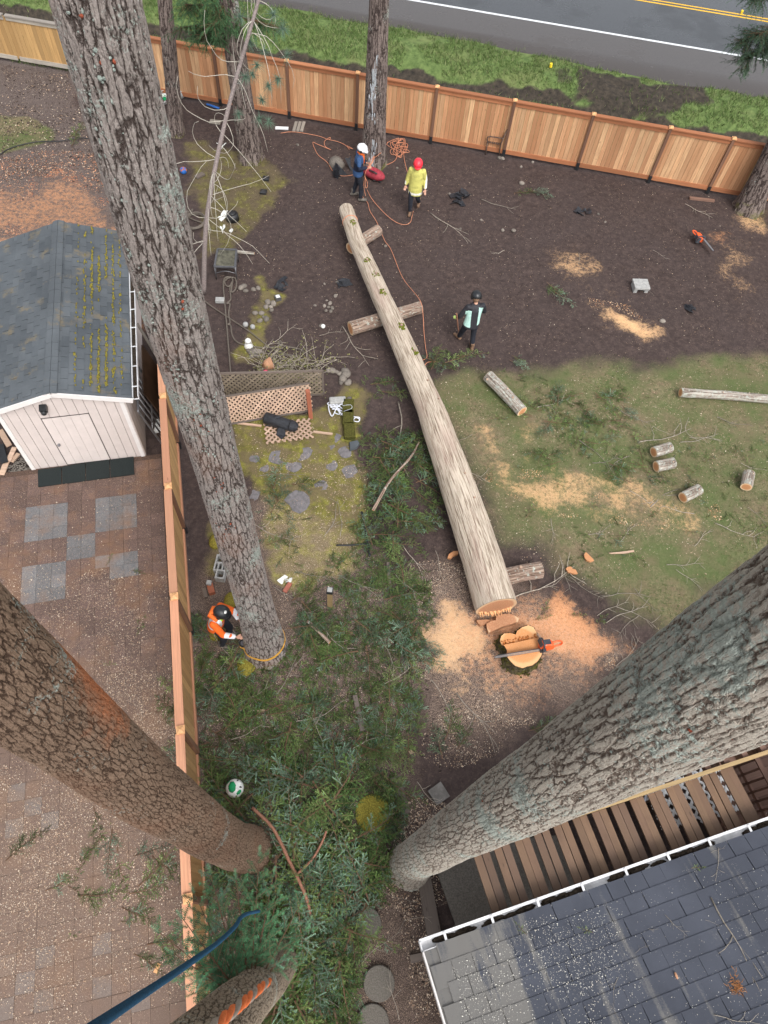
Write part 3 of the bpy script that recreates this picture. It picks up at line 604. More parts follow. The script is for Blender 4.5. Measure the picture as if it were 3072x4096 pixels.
fence('weathered_fence', 'older yellowish board fence with grey rails beyond the mulch bed', [Vector((x, 25.05 - .088 * (x + 15.47), 0)) for x in ox], 1.56, Vector((-.0968, -.9953, 0)), M_['fenceold'], M_['greypaint'], M_['greypaint'], M_['fenceold'], pcap=False, bw=.15)
lp = [Vector(p) for p in ((-5.86, 11.9, 0), (-5.12, 9.48, 0), (-4.41, 7.22, 0), (-3.68, 4.88, 0), (-2.97, 2.53, 0), (-2.25, .12, 0), (-1.53, -2.25, 0), (-.8, -4.6, 0))]
fence('side_fence', 'bright new cedar fence between the paved yard and the branch-strewn garden', lp, 1.88, Vector((.956, .29, 0)), M_['fencey'], M_['railp'], M_['capm'], M_['post'])

# ================================================================== garden shed
U = Vector((.955, .2966, 0)); Vb = Vector((-.2966, .955, 0)); SF = Vector((-8.25, 8.35, 0)); SW, SLn, SE, SR = 2.56, 5.15, 2.24, 2.62
def sp(u, v, z): return SF + U * u + Vb * v + Vector((0, 0, z))
sa_ = math.atan2(U.y, U.x); SR4 = Matrix.Rotation(sa_, 4, 'Z')
shed = thing('garden_shed', 'small white garden shed with grey mossy shingle roof', 'shed', SF)
wall = MB(); wall.add([sp(.02, .02, 0), sp(SW - .02, .02, 0), sp(SW - .02, SLn - .02, 0), sp(.02, SLn - .02, 0), sp(.02, .02, SE), sp(SW - .02, .02, SE), sp(SW - .02, SLn - .02, SE), sp(.02, SLn - .02, SE), sp(SW / 2, .02, SR), sp(SW / 2, SLn - .02, SR)],
    [(0, 1, 5, 8, 4), (1, 2, 6, 5), (2, 3, 7, 9, 6), (3, 0, 4, 7), (4, 8, 9, 7), (8, 5, 6, 9)]); wallo = wall.build('wall', M_['gap'], shed)
def roofz(u): return SE + (SR - SE) * (1 - abs(u - SW / 2) / (SW / 2))
nfb = 13; w_ = SW / nfb
for k in range(nfb):                                          # front siding strips
    u0 = k * w_ + .005; u1 = (k + 1) * w_ - .005; vs = []
    dz0 = 1.78 if .70 < (u0 + u1) / 2 < 1.70 else 0.0         # strips stop above the door
    pts = [(u0, dz0), (u1, dz0), (u1, roofz(u1)), (u0, roofz(u0))]
    if u0 < SW / 2 < u1: pts = pts[:3] + [(SW / 2, SR)] + pts[3:]
    n = len(pts); mb = MB(); mb.add([sp(a, -.012, z) for a, z in pts] + [sp(a, .02, z) for a, z in pts], [tuple(range(n)), tuple(range(2 * n - 1, n - 1, -1))] + [(i, n + i, n + (i + 1) % n, (i + 1) % n) for i in range(n)])
    mb.build('siding_strip', M_['siding'], wallo)
sm = MB().box((0, 0, SE / 2), (.19, .03, SE)).mesh('siding_strip', M_['siding'])
for k in range(26):
    v = (k + .5) * SLn / 26; inst('siding_strip', sm, Matrix.Translation(sp(SW + .005, v, 0)) @ SR4 @ Matrix.Rotation(PI / 2, 4, 'Z'), wallo)
    inst('siding_strip', sm, Matrix.Translation(sp(-.005, v, 0)) @ SR4 @ Matrix.Rotation(PI / 2, 4, 'Z'), wallo)
dr = thing  # door in three strips
door = MB(); door.add([sp(.78, -.004, .03), sp(1.78, -.004, .03), sp(1.78, -.004, 1.79), sp(.78, -.004, 1.79)], [(0, 1, 2, 3)]); dob = door.build('door', M_['gap'], shed)  # dark sheet behind the panels paints the shaded gap round the door
for k in range(5):
    u0 = .805 + k * .191; mb = MB(); mb.bar(sp(u0 + .095, -.012, .06), sp(u0 + .095, -.012, 1.74), .186, .02, Vb); mb.build('door_panel', M_['door'], dob)
kn = MB(); kn.ell(sp(.87, -.06, .86), .035); kn.tube([sp(.87, -.02, .86), sp(.87, -.06, .86)], .014); kn.build('door_knob', M_['metal'], dob, True)
for uu in (0.0, SW):
    MB().bar(sp(uu + (.045 if uu == 0 else -.045), -.026, 0), sp(uu + (.045 if uu == 0 else -.045), -.026, SE), .09, .02, Vb).build('corner_trim', M_['trimw'], shed)
lt = MB(); lt.bar(sp(.98, -.02, 2.18), sp(.98, -.16, 2.14), .14, .12); lt.ell(sp(.98, -.17, 2.12), .06); lt.build('wall_lamp', M_['black'], shed, False)
# roof sheets and shingles
OV = .22; sl_ = (SR - SE) / (SW / 2)
ze = SR - sl_ * (SW / 2 + OV) + .03; zr = SR + .03
rm = MB()
for s in (0, 1):
    ue = -OV if s == 0 else SW + OV
    rm.add([sp(SW / 2, -.1, zr), sp(ue, -.1, ze), sp(ue, SLn + .1, ze), sp(SW / 2, SLn + .1, zr), sp(SW / 2, -.1, zr - .05), sp(ue, -.1, ze - .05), sp(ue, SLn + .1, ze - .05), sp(SW / 2, SLn + .1, zr - .05)],
           [(0, 1, 2, 3), (4, 7, 6, 5), (0, 4, 5, 1), (1, 5, 6, 2), (2, 6, 7, 3)])
sroof = rm.build('roof', M_['shing'], shed)
cE = .152; tabL = .30; hw = math.hypot(SW / 2 + OV, zr - ze); ncr = int(hw / cE) + 1; ang = math.atan(sl_)
tab = MB(); tab.box((0, 0, 0), (cE * 1.25, tabL - .012, .010)).mesh
tabm = tab.mesh('shingle', M_['shing']); rest = MB(); cnt = 0; nv = int((SLn + .2) / tabL) + 1
mossline = []
for s in (1, 0):
    for c in range(ncr):
        for k in range(nv):
            dist = (c + .5) * cE; v = -.1 + (k + .5) * tabL + (tabL / 2 if c % 2 else 0) - .08 + random.uniform(-.008, .008)
            if v > SLn + .05 or v < -.02 or dist > hw: continue
            u = SW / 2 + (1 if s else -1) * dist * math.cos(ang); z = zr - dist * math.sin(ang) + .012
            tilt = (ang - .055) * (1 if s else -1)
            Mt = Matrix.Translation(sp(u, v, z)) @ SR4 @ Matrix.Rotation(tilt, 4, 'Y')
            vis = s == 1 or c < 7
            if cnt < 300 and vis: inst('shingle', tabm, Mt, sroof); cnt += 1
            else: rest.add([Mt @ Vector(p) for p in tab.v], tab.f)
            if s == 1: mossline.append((c, u + cE / 2 * math.cos(ang), v, z))
if rest.v: r_ = rest.build('shingle_field', M_['shing'], sroof); r_['kind'] = 'stuff'
rc = MB(); capm = MB().box((0, 0, 0), (.26, .2, .012))
for k in range(27):
    v = -.06 + k * .2
    for s in (-1, 1):
        Mt = Matrix.Translation(sp(SW / 2 + s * .065, v, zr + .024 + .003 * (k % 2))) @ SR4 @ Matrix.Rotation(ang * s, 4, 'Y'); rc.add([Mt @ Vector((p[0] * .5, p[1] * .97, p[2])) for p in capm.v], capm.f)
r_ = rc.build('ridge_cap', M_['shing'], sroof)
ms = MB(); rm_ = random.Random(3)
for (c, u, v, z) in mossline:                                 # moss cushions along the course lines of the right slope
    dens = max(0, 1 - abs(c - 5) / 4.2)
    pat = float(fbm(np.array([v * 1.3]), np.array([c * .7]), 1.0, 3, 8)[0])
    for _ in range(int(15 * dens * max(0, min(1, (pat - .36) * 5)))):
        ms.ell(sp(u + rm_.gauss(0, .014), v + rm_.uniform(-.16, .16), z + .0), (rm_.uniform(.006, .024), rm_.uniform(.015, .07), rm_.uniform(.008, .022)), SR4.to_3x3(), 6, 3)
mo = ms.build('moss_cushions', M_['moss'], sroof, True); mo['kind'] = 'stuff'
for s in (0, 1):                                              # barge boards
    ue = -OV if s == 0 else SW + OV
    MB().bar(sp(SW / 2, -.12, zr - .07), sp(ue, -.12, ze - .07), .025, .12).build('barge_board', M_['trimw'], shed)
gt = MB(); ug = SW + OV
for a, b_ in (((ug + .01, ze - .03), (.015, .1)), ((ug + .12, ze - .02), (.015, .1)), ((ug + .065, ze - .08), (.12, .015))):
    gt.bar(sp(a[0], -.08, a[1]), sp(a[0], SLn + .08, a[1]), b_[0], b_[1])
gtr = gt.build('gutter', M_['gutter'], shed)
MB().bar(sp(ug + .065, -.06, ze - .055), sp(ug + .065, SLn + .06, ze - .055), .1, .03).build('gutter_debris', M_['muck'], gtr)
for k in range(9): MB().bar(sp(ug, .2 + k * .58, ze + .012), sp(ug + .13, .2 + k * .58, ze + .012), .022, .012).build('gutter_hanger', M_['gutter'], gtr)
dp = MB(); dp.tube(catmull([sp(ug + .07, SLn - .2, ze - .1), sp(ug + .05, SLn - .25, 1.7), sp(SW + .08, SLn - .3, 1.4), sp(SW + .08, SLn - .3, .1)], 5), .04, 8); dp.build('downpipe', M_['alu'], shed, True)
# ---- rubber mats in front of the shed door
matb = [Z(0, 1, 250, 1398), Z(0, 1, 405, 1378), Z(0, 1, 560, 1352), Z(0, 1, 716, 1332), Z(0, 1, 872, 1312)]; matf = [Z(0, 1, 253, 1506), Z(0, 1, 408, 1487), Z(0, 1, 562, 1466), Z(0, 1, 720, 1445), Z(0, 1, 877, 1424)]
lab = ['dark rubber mat at the left end of the row before the shed door', 'dark rubber mat under the knob side of the shed door', 'dark rubber mat under the hinge side of the shed door', 'dark rubber mat at the fence end of the row before the shed']
for k in range(4):
    q = [matf[k].lerp(matf[k + 1], .015), matf[k].lerp(matf[k + 1], .985), matb[k].lerp(matb[k + 1], .985), matb[k].lerp(matb[k + 1], .015)]
    tag(MB().prism(q, .03, .078).build('rubber_mat', M_['rubber']), lab[k], 'mat', 'rubber mats before the shed')
# ---- things leaning in the gap between shed and fence
gate = thing('steel_gate', 'dark steel tube gate leaning against the shed side wall', 'gate', sp(SW + .3, .4, 0)); up = Vector((0, 0, 1))
def lean(u, v, z): return sp(SW + .52 - .34 * (z / 1.5), v, z)
fr = [lean(0, .05, .02), lean(0, .12, 1.35), lean(0, .25, 1.5), lean(0, 1.35, 1.5), lean(0, 1.5, 1.35), lean(0, 1.5, .02)]
MB().tube(catmull(fr, 4), .028, 8).build('frame', M_['metal'], gate, True)
for k in range(5): MB().tube([lean(0, .34 + k * .2, .1), lean(0, .34 + k * .2, 1.48)], .02, 6).build('bar', M_['metal'], gate, True)
MB().tube([lean(0, .1, .8), lean(0, 1.5, .8)], .018, 6).build('rail', M_['metal'], gate, True)
pn = MB(); pn.bar(sp(SW + .62, 1.5, .02), sp(SW + .28, 1.5, 1.35), 1.5, .03, U); tag(pn.build('brown_panel', M_['brownpanel']), 'dark brown sheet panel leaning behind the steel gate', 'panel')
for k, (u, v, m_, lb) in enumerate(((.42, 3.0, 'greypaint', 'grey plank leaning in the narrow gap behind the shed'), (.6, 3.2, 'lattw', 'white board leaning in the narrow gap behind the shed'))):
    tag(MB().bar(sp(SW + u, v, .02), sp(SW + u - .25, v + .1, 1.2), .12, .03, U).build('leaning_board', M_[m_]), lb, 'board')
ws = MB(); q = [sp(SW + .2, .62, 0), sp(SW + .62, .7, 0), sp(SW + .65, 1.0, 0), sp(SW + .3, 1.05, 0)]; ws.prism(q, .0, .03); tag(ws.build('white_sheet', M_['white']), 'crumpled white plastic sheet at the foot of the steel gate', 'sheet')
# ---- scrap boards and gravel at the left corner of the shed
R4_ = lambda x, y, z=0.0: Z(0, 1, x, y, z)
for k, (a, b_, w2, mk, lb, z) in enumerate((((0, 1130), (60, 1230), .13, 'latt', 'pinkish offcut board leaning on the shed corner', .12), ((0, 1225), (30, 1340), .16, 'black', 'dark slate-coloured board in the offcut pile', .10), ((55, 1330), (95, 1240), .11, 'latt', 'pale offcut board crossing the dark one', .07), ((75, 1335), (120, 1280), .09, 'latt', 'narrow offcut board at the edge of the gravel', .04), ((10, 1420), (45, 1330), .13, 'latt', 'long pale offcut at the front of the pile', .03))):
    tag(MB().bar(R4_(*a, z), R4_(*b_, z), w2, .03).build('offcut_board', M_[mk]), lb, 'board', 'offcut boards by the shed')
gv = MB(); 
for _ in range(260):
    p = R4_(random.uniform(20, 200), random.uniform(1290, 1400)); s_ = random.uniform(.012, .03); gv.ell((p.x, p.y, .015), (s_, s_ * random.uniform(.7, 1.2), s_ * .6), None, 6, 4)
o = gv.build('gravel', M_['stone'], None, True); o['kind'] = 'stuff'; o['label'] = 'grey gravel at the corner of the shed'; o['category'] = 'gravel'

# ================================================================== paved yard left of the fence
pav = MB(); fdir = (lp[-1] - lp[0]).normalized()
pq = [sp(-6, -.02, 0), sp(SW + .55, -.02, 0), Vector((-5.25, 9.3, 0)), Vector((-.95, -4.6, 0)), Vector((-14, -4.6, 0)), Vector((-16, 6, 0))]
mt, nt, b, out = newmat('patio_bed'); g = N(nt, 'NewGeometry').outputs['Position']
setc(nt, b, ramp(nt, noise(nt, g, 30.0, 5, .7), [(.35, (.05, .034, .028)), (.6, (.12, .075, .055)), (.75, (.3, .19, .12))]), .95); bump(nt, b, noise(nt, g, 50.0, 4), .6, .02)
pav.add([(p.x, p.y, .03) for p in pq], [tuple(range(6))[::-1]]); patio = pav.build('patio', mt, None, loc=Vector((-6, 5, 0))); patio['kind'] = 'structure'
def tilemat(name, a, b_, c):
    mt, nt, b, out = newmat(name); v = N(nt, 'NewGeometry').outputs['Position']; r = orand(nt)
    n = noise(nt, v, 30.0, 6, .7); col = ramp(nt, n, [(.3, a), (.55, b_), (.75, c)]); col = mix(nt, 1.0, col, ramp(nt, r, [(0, .8), (1, 1.15)]), 'MULTIPLY')
    n2 = noise(nt, v, 1.1, 5, .65); col = mix(nt, ramp(nt, n2, [(.5, 0.0), (.68, .6)]), col, (.22, .115, .06))
    n3 = noise(nt, v, 140.0, 2, .6); lo = noise(nt, v, .6, 3); col = mix(nt, mth(nt, 'MULTIPLY', ramp(nt, n3, [(.6, 0.0), (.66, .8)]), ramp(nt, lo, [(.3, .5), (.6, 1.0)])), col, (.5, .37, .27)); yv = N(nt, 'SeparateXYZ', {0: v}).outputs[1]; dn = mth(nt, 'ADD', mth(nt, 'MULTIPLY', mth(nt, 'SUBTRACT', 5.5, yv), .09), mth(nt, 'MULTIPLY', mth(nt, 'ADD', n2, n), .5)); col = mix(nt, ramp(nt, dn, [(.52, 0.0), (.95, .62)]), col, ramp(nt, n3, [(.4, (.115, .078, .06)), (.6, (.25, .172, .125))]))
    setc(nt, b, col, ramp(nt, n2, [(.4, .45), (.6, .8)])); b.inputs['Specular IOR Level'].default_value = .35; bump(nt, b, n, .4, .006); return mt
M_['tr'] = tilemat('red_paver', (.065, .041, .035), (.115, .072, .06), (.165, .105, .086)); M_['tg'] = tilemat('grey_paver', (.085, .085, .09), (.145, .145, .15), (.2, .2, .195))
tb = MB().box((0, 0, 0), (.296, .296, .03)); tmr = tb.mesh('paver', M_['tr']); tmg = tb.mesh('paver', M_['tg'])
greys = [(0, 2, 160, -60, 440, 180), (0, 1, 630, 1560, 905, 1659), (0, 2, 630, -20, 900, 125), (0, 2, 440, 155, 628, 305), (0, 2, 145, 330, 432, 590), (0, 2, 640, 275, 800, 400), (0, 2, 820, 265, 910, 400), (0, 1, 165, 1600, 440, 1659),
         (0, 3, 0, 1255, 135, 1400), (0, 3, 268, 1200, 390, 1345), (0, 3, 132, 1380, 268, 1520), (0, 3, -20, 1540, 125, 1700), (0, 3, 262, 1485, 390, 1620), (0, 3, 640, 1130, 752, 1245), (0, 3, 640, 1390, 770, 1535), (0, 3, 68, 130, 172, 232), (0, 3, 170, 232, 275, 335), (0, 3, 50, 380, 180, 480), (0, 3, 280, 340, 390, 440), (0, 3, 860, 1440, 960, 1540)]
tiles = []; TU = .3
pvx = [(p.x, p.y) for p in pq]
for i in range(-26, 14):
    for j in range(0, 46):
        c_ = sp(-.068 + (i - 4 + .5) * TU, -.165 - (j - .5) * TU, 0)
        if poly_sd(np.array([c_.x]), np.array([c_.y]), pvx)[0] < .14: continue
        a, b_ = proj(c_)
        if not (-150 < a < 3200 and 0 < b_ < 4260): continue
        grey = any((t[0] * 1024 + t[2] * .61724 < a < t[0] * 1024 + t[4] * .61724) and (t[1] * 1024 + t[3] * .61724 < b_ < t[1] * 1024 + t[5] * .61724) for t in greys)
        tiles.append((b_, c_, grey))
tiles.sort(key=lambda t: (abs(t[0] - 2400) if t[0] < 2700 else 300 + abs(t[0] - 3900)))
rs = {True: MB(), False: MB()}
for k, (_, c_, gr) in enumerate(tiles):
    Mt = Matrix.Translation(c_ + Vector((0, 0, .032 + random.uniform(-.003, .004)))) @ SR4 @ Matrix.Rotation(random.gauss(0, .008), 4, 'Z') @ Matrix.Rotation(random.gauss(0, .006), 4, 'X')
    if k < 300: inst('paver', tmg if gr else tmr, Mt, patio)
    else: rs[gr].add([Mt @ Vector(p) for p in tb.v], tb.f)
for gr in rs:
    if rs[gr].v: o = rs[gr].build('paver_field', M_['tg' if gr else 'tr'], patio); o['kind'] = 'stuff'

# ================================================================== house eave, gutter and roof
HA = math.radians(22.4); HU = Vector((math.cos(HA), math.sin(HA), 0)); HV = Vector((math.sin(HA), -math.cos(HA), 0)); HG = Vector((1.25, -.08, 0)); HR4 = Matrix.Rotation(HA, 4, 'Z'); PIT = .30
def hp(u, v, z): return HG + HU * u + HV * v + Vector((0, 0, z))
house = thing('house', 'house corner with dark shingle roof and white gutter', 'house', hp(.4, .45, 0))
hw_ = MB(); hw_.add([hp(.4, .45, 0), hp(9, .45, 0), hp(9, 6, 0), hp(.4, 6, 0), hp(.4, .45, 2.45), hp(9, .45, 2.45), hp(9, 6, 4.0), hp(.4, 6, 4.0)], [(3, 2, 1, 0), (4, 5, 6, 7), (0, 1, 5, 4), (1, 2, 6, 5), (2, 3, 7, 6), (3, 0, 4, 7)]); hw_.build('wall', M_['siding'], house)
rz0 = 2.5
rs_ = MB(); rs_.add([hp(.0, .1, rz0), hp(9.4, .1, rz0), hp(9.4, 6.3, rz0 + 6.2 * PIT), hp(0, 6.3, rz0 + 6.2 * PIT), hp(.0, .1, rz0 - .12), hp(9.4, .1, rz0 - .12), hp(9.4, 6.3, rz0 + 6.2 * PIT - .12), hp(0, 6.3, rz0 + 6.2 * PIT - .12)], [(0, 1, 2, 3), (7, 6, 5, 4), (1, 0, 4, 5), (2, 1, 5, 6), (3, 2, 6, 7), (0, 3, 7, 4)])
hroof = rs_.build('roof', M_['hshing'], house)
hs_ = MB(); hs_.box((0, 0, 0), (.293, .29, .012)); hm = hs_.mesh('shingle', M_['hshing']); ha = math.atan(PIT); rest = MB(); cnt = 0
for r in range(22):
    for k in range(32):
        u = .02 + (k + .5) * .297 + (.148 if r % 2 else 0) + random.uniform(-.01, .01) - .14; v = .2 + r * .232
        if u < .13 or u > 9.3: continue
        Mt = Matrix.Translation(hp(u, v, rz0 + (v - .1) * PIT + .016)) @ HR4 @ Matrix.Rotation(-(ha - .035), 4, 'X') @ Matrix.Rotation(random.gauss(0, .004), 4, 'Z')
        if r < 11 and k < 27: inst('shingle', hm, Mt, hroof); cnt += 1
        else: rest.add([Mt @ Vector(p) for p in hs_.v], hs_.f)
o = rest.build('shingle_field', M_['hshing'], hroof); o['kind'] = 'stuff'
gm = MB(); gzb = rz0 - .1
gm.bar(hp(-.02, -.03, gzb + .03), hp(9.4, -.03, gzb + .03), .018, .13); gm.bar(hp(-.02, .095, gzb + .03), hp(9.4, .095, gzb + .03), .012, .13); gm.bar(hp(-.02, .03, gzb - .03), hp(9.4, .03, gzb - .03), .12, .012); gm.bar(hp(-.02, -.045, gzb + .085), hp(9.4, -.045, gzb + .085), .028, .018)
gm.bar(hp(-.015, -.04, gzb + .03), hp(-.015, .1, gzb + .03), .02, .13); hg = gm.build('gutter', M_['gutter'], house)
mk = MB()
for k in range(150):
    u = random.uniform(.25, 9); 
    if 2.6 < u < 3.0 or 4.9 < u < 5.3: continue
    mk.ell(hp(u, .035 + random.uniform(-.02, .02), gzb - .01), (random.uniform(.05, .16), random.uniform(.025, .045), random.uniform(.015, .05)), HR4.to_3x3(), 7, 4)
mk.build('gutter_muck', M_['muck'], hg, True)['kind'] = 'stuff'
for k in range(13): MB().bar(hp(.35 + k * .72, -.045, gzb + .1), hp(.35 + k * .72, .12, gzb + .1), .035, .014).build('gutter_hanger', M_['gutter'], hg)
tag(MB().bar(hp(-.012, .12, rz0 - .02), hp(-.012, 6.3, rz0 - .02 + 6.18 * PIT), .024, .14).build('rake_board', M_['trimw'], house), 'x', 'x'); o = bpy.data.objects['rake_board']; del o['label']; del o['category']

# ================================================================== porch frame of paired boards below the eave
perg = thing('porch_frame', 'open porch frame of paired wet boards under the white gutter', 'porch frame', hp(1.3, -.9, 0)); PZ = 2.18
for k in range(14):
    u = 1.28 + k * .338
    for s in (-1, 1):
        me = MB().box((0, 0, 0), (1.35, .120, .036)).mesh('rafter_board', M_['deck'])
        inst('rafter_board', me, Matrix.Translation(hp(u + s * .064 + random.gauss(0, .004), -.22, PZ + random.gauss(0, .004))) @ HR4 @ Matrix.Rotation(-PI / 2 + random.gauss(0, .006), 4, 'Z'), perg)
bm = MB().box((0, 0, 0), (5.6, .06, .17)).mesh('beam', M_['beam']); inst('beam', bm, Matrix.Translation(hp(3.75, -.93, PZ + .03)) @ HR4, perg)
bm = MB().box((0, 0, 0), (5.3, .05, .14)).mesh('beam', M_['deck2']); inst('beam', bm, Matrix.Translation(hp(4.0, -1.10, PZ - .02)) @ HR4, perg)
for k in range(15): inst('spacer_block', MB().box((0, 0, 0), (.1, .10, .12)).mesh('spacer_block', M_['deck2']), Matrix.Translation(hp(1.4 + k * .36, -1.015, PZ + .0)) @ HR4, perg)
bm = MB().box((0, 0, 0), (5.0, .05, .14)).mesh('ledger', M_['deck']); inst('ledger', bm, Matrix.Translation(hp(3.6, .36, PZ - .09)) @ HR4, perg)
for u in (1.25, 3.4, 5.6, 6.4): MB().bar(hp(u, -1.02, 0), hp(u, -1.02, PZ - .07), .1, .1, HU).build('post', M_['deck'], perg)
# white lattice panel lying beneath it
def lattice(name, label, cen, ux, uy, w2, h2, pitch, sw, mat, frame=None, group=None, thick=.012):
    """crossed slats, every slat its own piece"""
    t = thing(name, label, 'lattice', cen, group); ux = Vector(ux).normalized(); uy = Vector(uy).normalized(); nz = ux.cross(uy).normalized(); n = 0
    for s in (-1, 1):
        d_ = (ux + uy * s).normalized(); q = (ux - uy * s).normalized(); L = w2 + h2; k = -int(L / pitch) - 1
        while k * pitch < L:
            k += 1; ts = []; o_ = q * (k * pitch); ox_, oy_ = o_.dot(ux), o_.dot(uy); dx, dy = d_.dot(ux), d_.dot(uy)
            lo, hi = -1e9, 1e9
            for a, dd, lim in ((ox_, dx, w2 / 2), (oy_, dy, h2 / 2)):
                t0_, t1_ = sorted(((-lim - a) / dd, (lim - a) / dd)); lo = max(lo, t0_); hi = min(hi, t1_)
            if hi - lo < sw: continue
            p0 = cen + o_ + d_ * lo + nz * (thick * .5 * s); p1 = cen + o_ + d_ * hi + nz * (thick * .5 * s)
            L_ = (p1 - p0).length; R = Matrix((d_, nz.cross(d_), nz)).transposed().to_4x4(); me = MB().box((0, 0, 0), (L_, sw, thick)).mesh('slat', mat); inst('slat', me, Matrix.Translation((p0 + p1) / 2) @ R, t); n += 1
    if frame:
        for a, b_ in frame: MB().bar(cen + ux * a[0] + uy * a[1], cen + ux * b_[0] + uy * b_[1], .05, .04, nz).build('frame', M_['timber'], t)
    return t
lattice('white_lattice', 'white diamond lattice panel lying under the porch frame boards', Z(2, 3, 1140, 140, 1.75), HU, HV, 1.45, 1.05, .115, .042, M_['lattw'])
# deck and railing to the right of the porch frame
deck = thing('deck', 'low reddish brown plank deck beside the porch frame', 'deck', hp(5.9, -.5, 0)); 
for k in range(18):
    me = MB().box((0, 0, 0), (3.4, .142, .036)).mesh('plank', M_['deck2']); inst('plank', me, Matrix.Translation(hp(7.7, .35 - k * .148, .62)) @ HR4, deck)
MB().bar(hp(6.05, .35, .5), hp(6.05, -2.3, .5), .05, .2).build('joist', M_['deck2'], deck); MB().bar(hp(7.7, .3, .5), hp(7.7, -2.3, .5), .05, .2).build('joist', M_['deck2'], deck)
for u in (6.1, 7.6):
    for v in (.2, -2.2): MB().bar(hp(u, v, 0), hp(u, v, .6), .09, .09, HU).build('post', M_['deck2'], deck)
rl = thing('deck_railing', 'brown wooden railing along the edge of the plank deck', 'railing', hp(5.95, -.5, .6))
for u in (5.75, 6.75):
    MB().bar(hp(u, .1, 1.42), hp(u, -1.0, 1.42), .09, .036).build('top_rail', M_['deck2'], rl); MB().bar(hp(u, .1, .78), hp(u, -1.0, .78), .04, .09).build('bottom_rail', M_['deck2'], rl)
    for k in range(7): MB().bar(hp(u, .05 - k * .16, .6), hp(u, .05 - k * .16, 1.41), .04, .04, HU).build('baluster', M_['deck2'], rl)
MB().bar(hp(5.72, -1.02, 1.45), hp(6.8, -1.02, 1.45), .09, .036).build('top_rail', M_['deck2'], rl)
# concrete walk and old timbers
cw = MB(); cq = [Z(1, 3, 1165, 650), Z(1, 3, 1500, 480), hp(3.4, -.75, 0), hp(3.4, .45, 0), hp(.4, .45, 0), Z(1, 3, 1290, 1010)]; cw.prism([cq[0], cq[5], cq[4], cq[3], cq[2], cq[1]], -.08, .03); cwo = cw.build('walkway', M_['concd']); cwo['kind'] = 'structure'
def plank(a, b_, w2, h, mat, label, name='timber', z=None):
    a = Vector(a); b_ = Vector(b_); zz = h / 2 - .02 if z is None else z
    e = b_ - a; me = MB().box((0, 0, 0), (e.length, w2, h)).mesh(name, M_[mat]); o = inst(name, me, Matrix.Translation((a + b_) / 2 + Vector((0, 0, zz))) @ Matrix.Rotation(math.atan2(e.y, e.x), 4, 'Z')); return tag(o, label, name.replace('_', ' '))
plank(Z(1, 3, 1085, 700), Z(1, 3, 1160, 1115), .24, .07, 'timber', 'wide grey timber beside the concrete walk near the house corner')
plank(Z(1, 3, 900, 60), Z(1, 3, 965, 300), .2, .07, 'timber', 'dark grey timber half buried in green boughs')
plank(Z(1, 3, 1000, 1240), Z(1, 3, 1110, 1215), .12, .06, 'timber', 'short dark timber end poking out below the gutter corner')
plank(Z(1, 2, 855, 330), Z(1, 2, 868, 510), .07, .06, 'timber', 'narrow grey edging board in the green boughs')
plank(Z(1, 2, 640, 1190), Z(1, 2, 690, 1420), .09, .06, 'timber', 'long dark edging board along the bough-covered path')
# ================================================================== trunks and logs
def tube_np(path, nseg, step, seed=0, flare=0.0, lobes=0, rough=.03, wob=0.0, close_top=True):
    """path: [(Vector, radius)]; returns verts, quads and unrolled coordinates"""
    P = np.array([tuple(p) for p, _ in path], float); R = np.array([r for _, r in path], float)
    d = np.concatenate([[0], np.cumsum(np.linalg.norm(np.diff(P, axis=0), axis=1))]); n = max(4, int(d[-1] / step)); s = np.linspace(0, d[-1], n + 1)
    def sm(a):                                                # smoothed interpolation
        q = np.interp(s, d, a); k = max(1, int(.25 / (d[-1] / n))); ker = np.ones(2 * k + 1) / (2 * k + 1); qp = np.concatenate([2 * q[0] - q[k:0:-1], q, 2 * q[-1] - q[-2:-k - 2:-1]]) if len(q) > 2 * k + 2 else q
        return np.convolve(qp, ker, 'valid') if len(qp) != len(q) else q
    C = np.stack([sm(P[:, i]) for i in range(3)], 1); r = sm(R)
    T = np.gradient(C, axis=0); T /= np.linalg.norm(T, axis=1, keepdims=True)
    a = np.array([0, 0, 1.0]) if abs(T[0, 2]) < .8 else np.array([1.0, 0, 0]); X = np.zeros_like(T); x = a - T[0] * (a @ T[0])
    for i in range(len(T)): x = x - T[i] * (x @ T[i]); x /= np.linalg.norm(x); X[i] = x
    Y = np.cross(T, X); th = np.linspace(0, 2 * PI, nseg, endpoint=False); rm = r.mean()
    S_, TH = np.meshgrid(s, th, indexing='ij'); rr = r[:, None] * np.ones_like(TH)
    rr = rr * (1 + rough * 2 * (fbm(np.cos(TH) * 1.5 + 9, np.sin(TH) * 1.5 + S_ * .6, 1.0, 3, seed) - .5))
    if flare: rr = rr * (1 + flare * np.exp(-S_ / .35) * (1 + (.45 * np.sin(TH * lobes + seed) if lobes else 0)))
    V = C[:, None, :] + X[:, None, :] * (np.cos(TH) * rr)[..., None] + Y[:, None, :] * (np.sin(TH) * rr)[..., None]
    if wob: V += wob * (fbm(TH * 3, S_ * 2, 1.0, 3, seed + 5)[..., None] - .5)
    I = np.arange(len(s) * nseg).reshape(len(s), nseg); J = np.roll(I, -1, 1)
    F = np.stack([I[:-1], J[:-1], J[1:], I[1:]], -1).reshape(-1, 4)
    tc = np.stack([np.cos(TH) * rm, np.sin(TH) * rm, S_], -1).reshape(-1, 3)
    return V.reshape(-1, 3), F, tc, (C, X, Y, T, r, V)
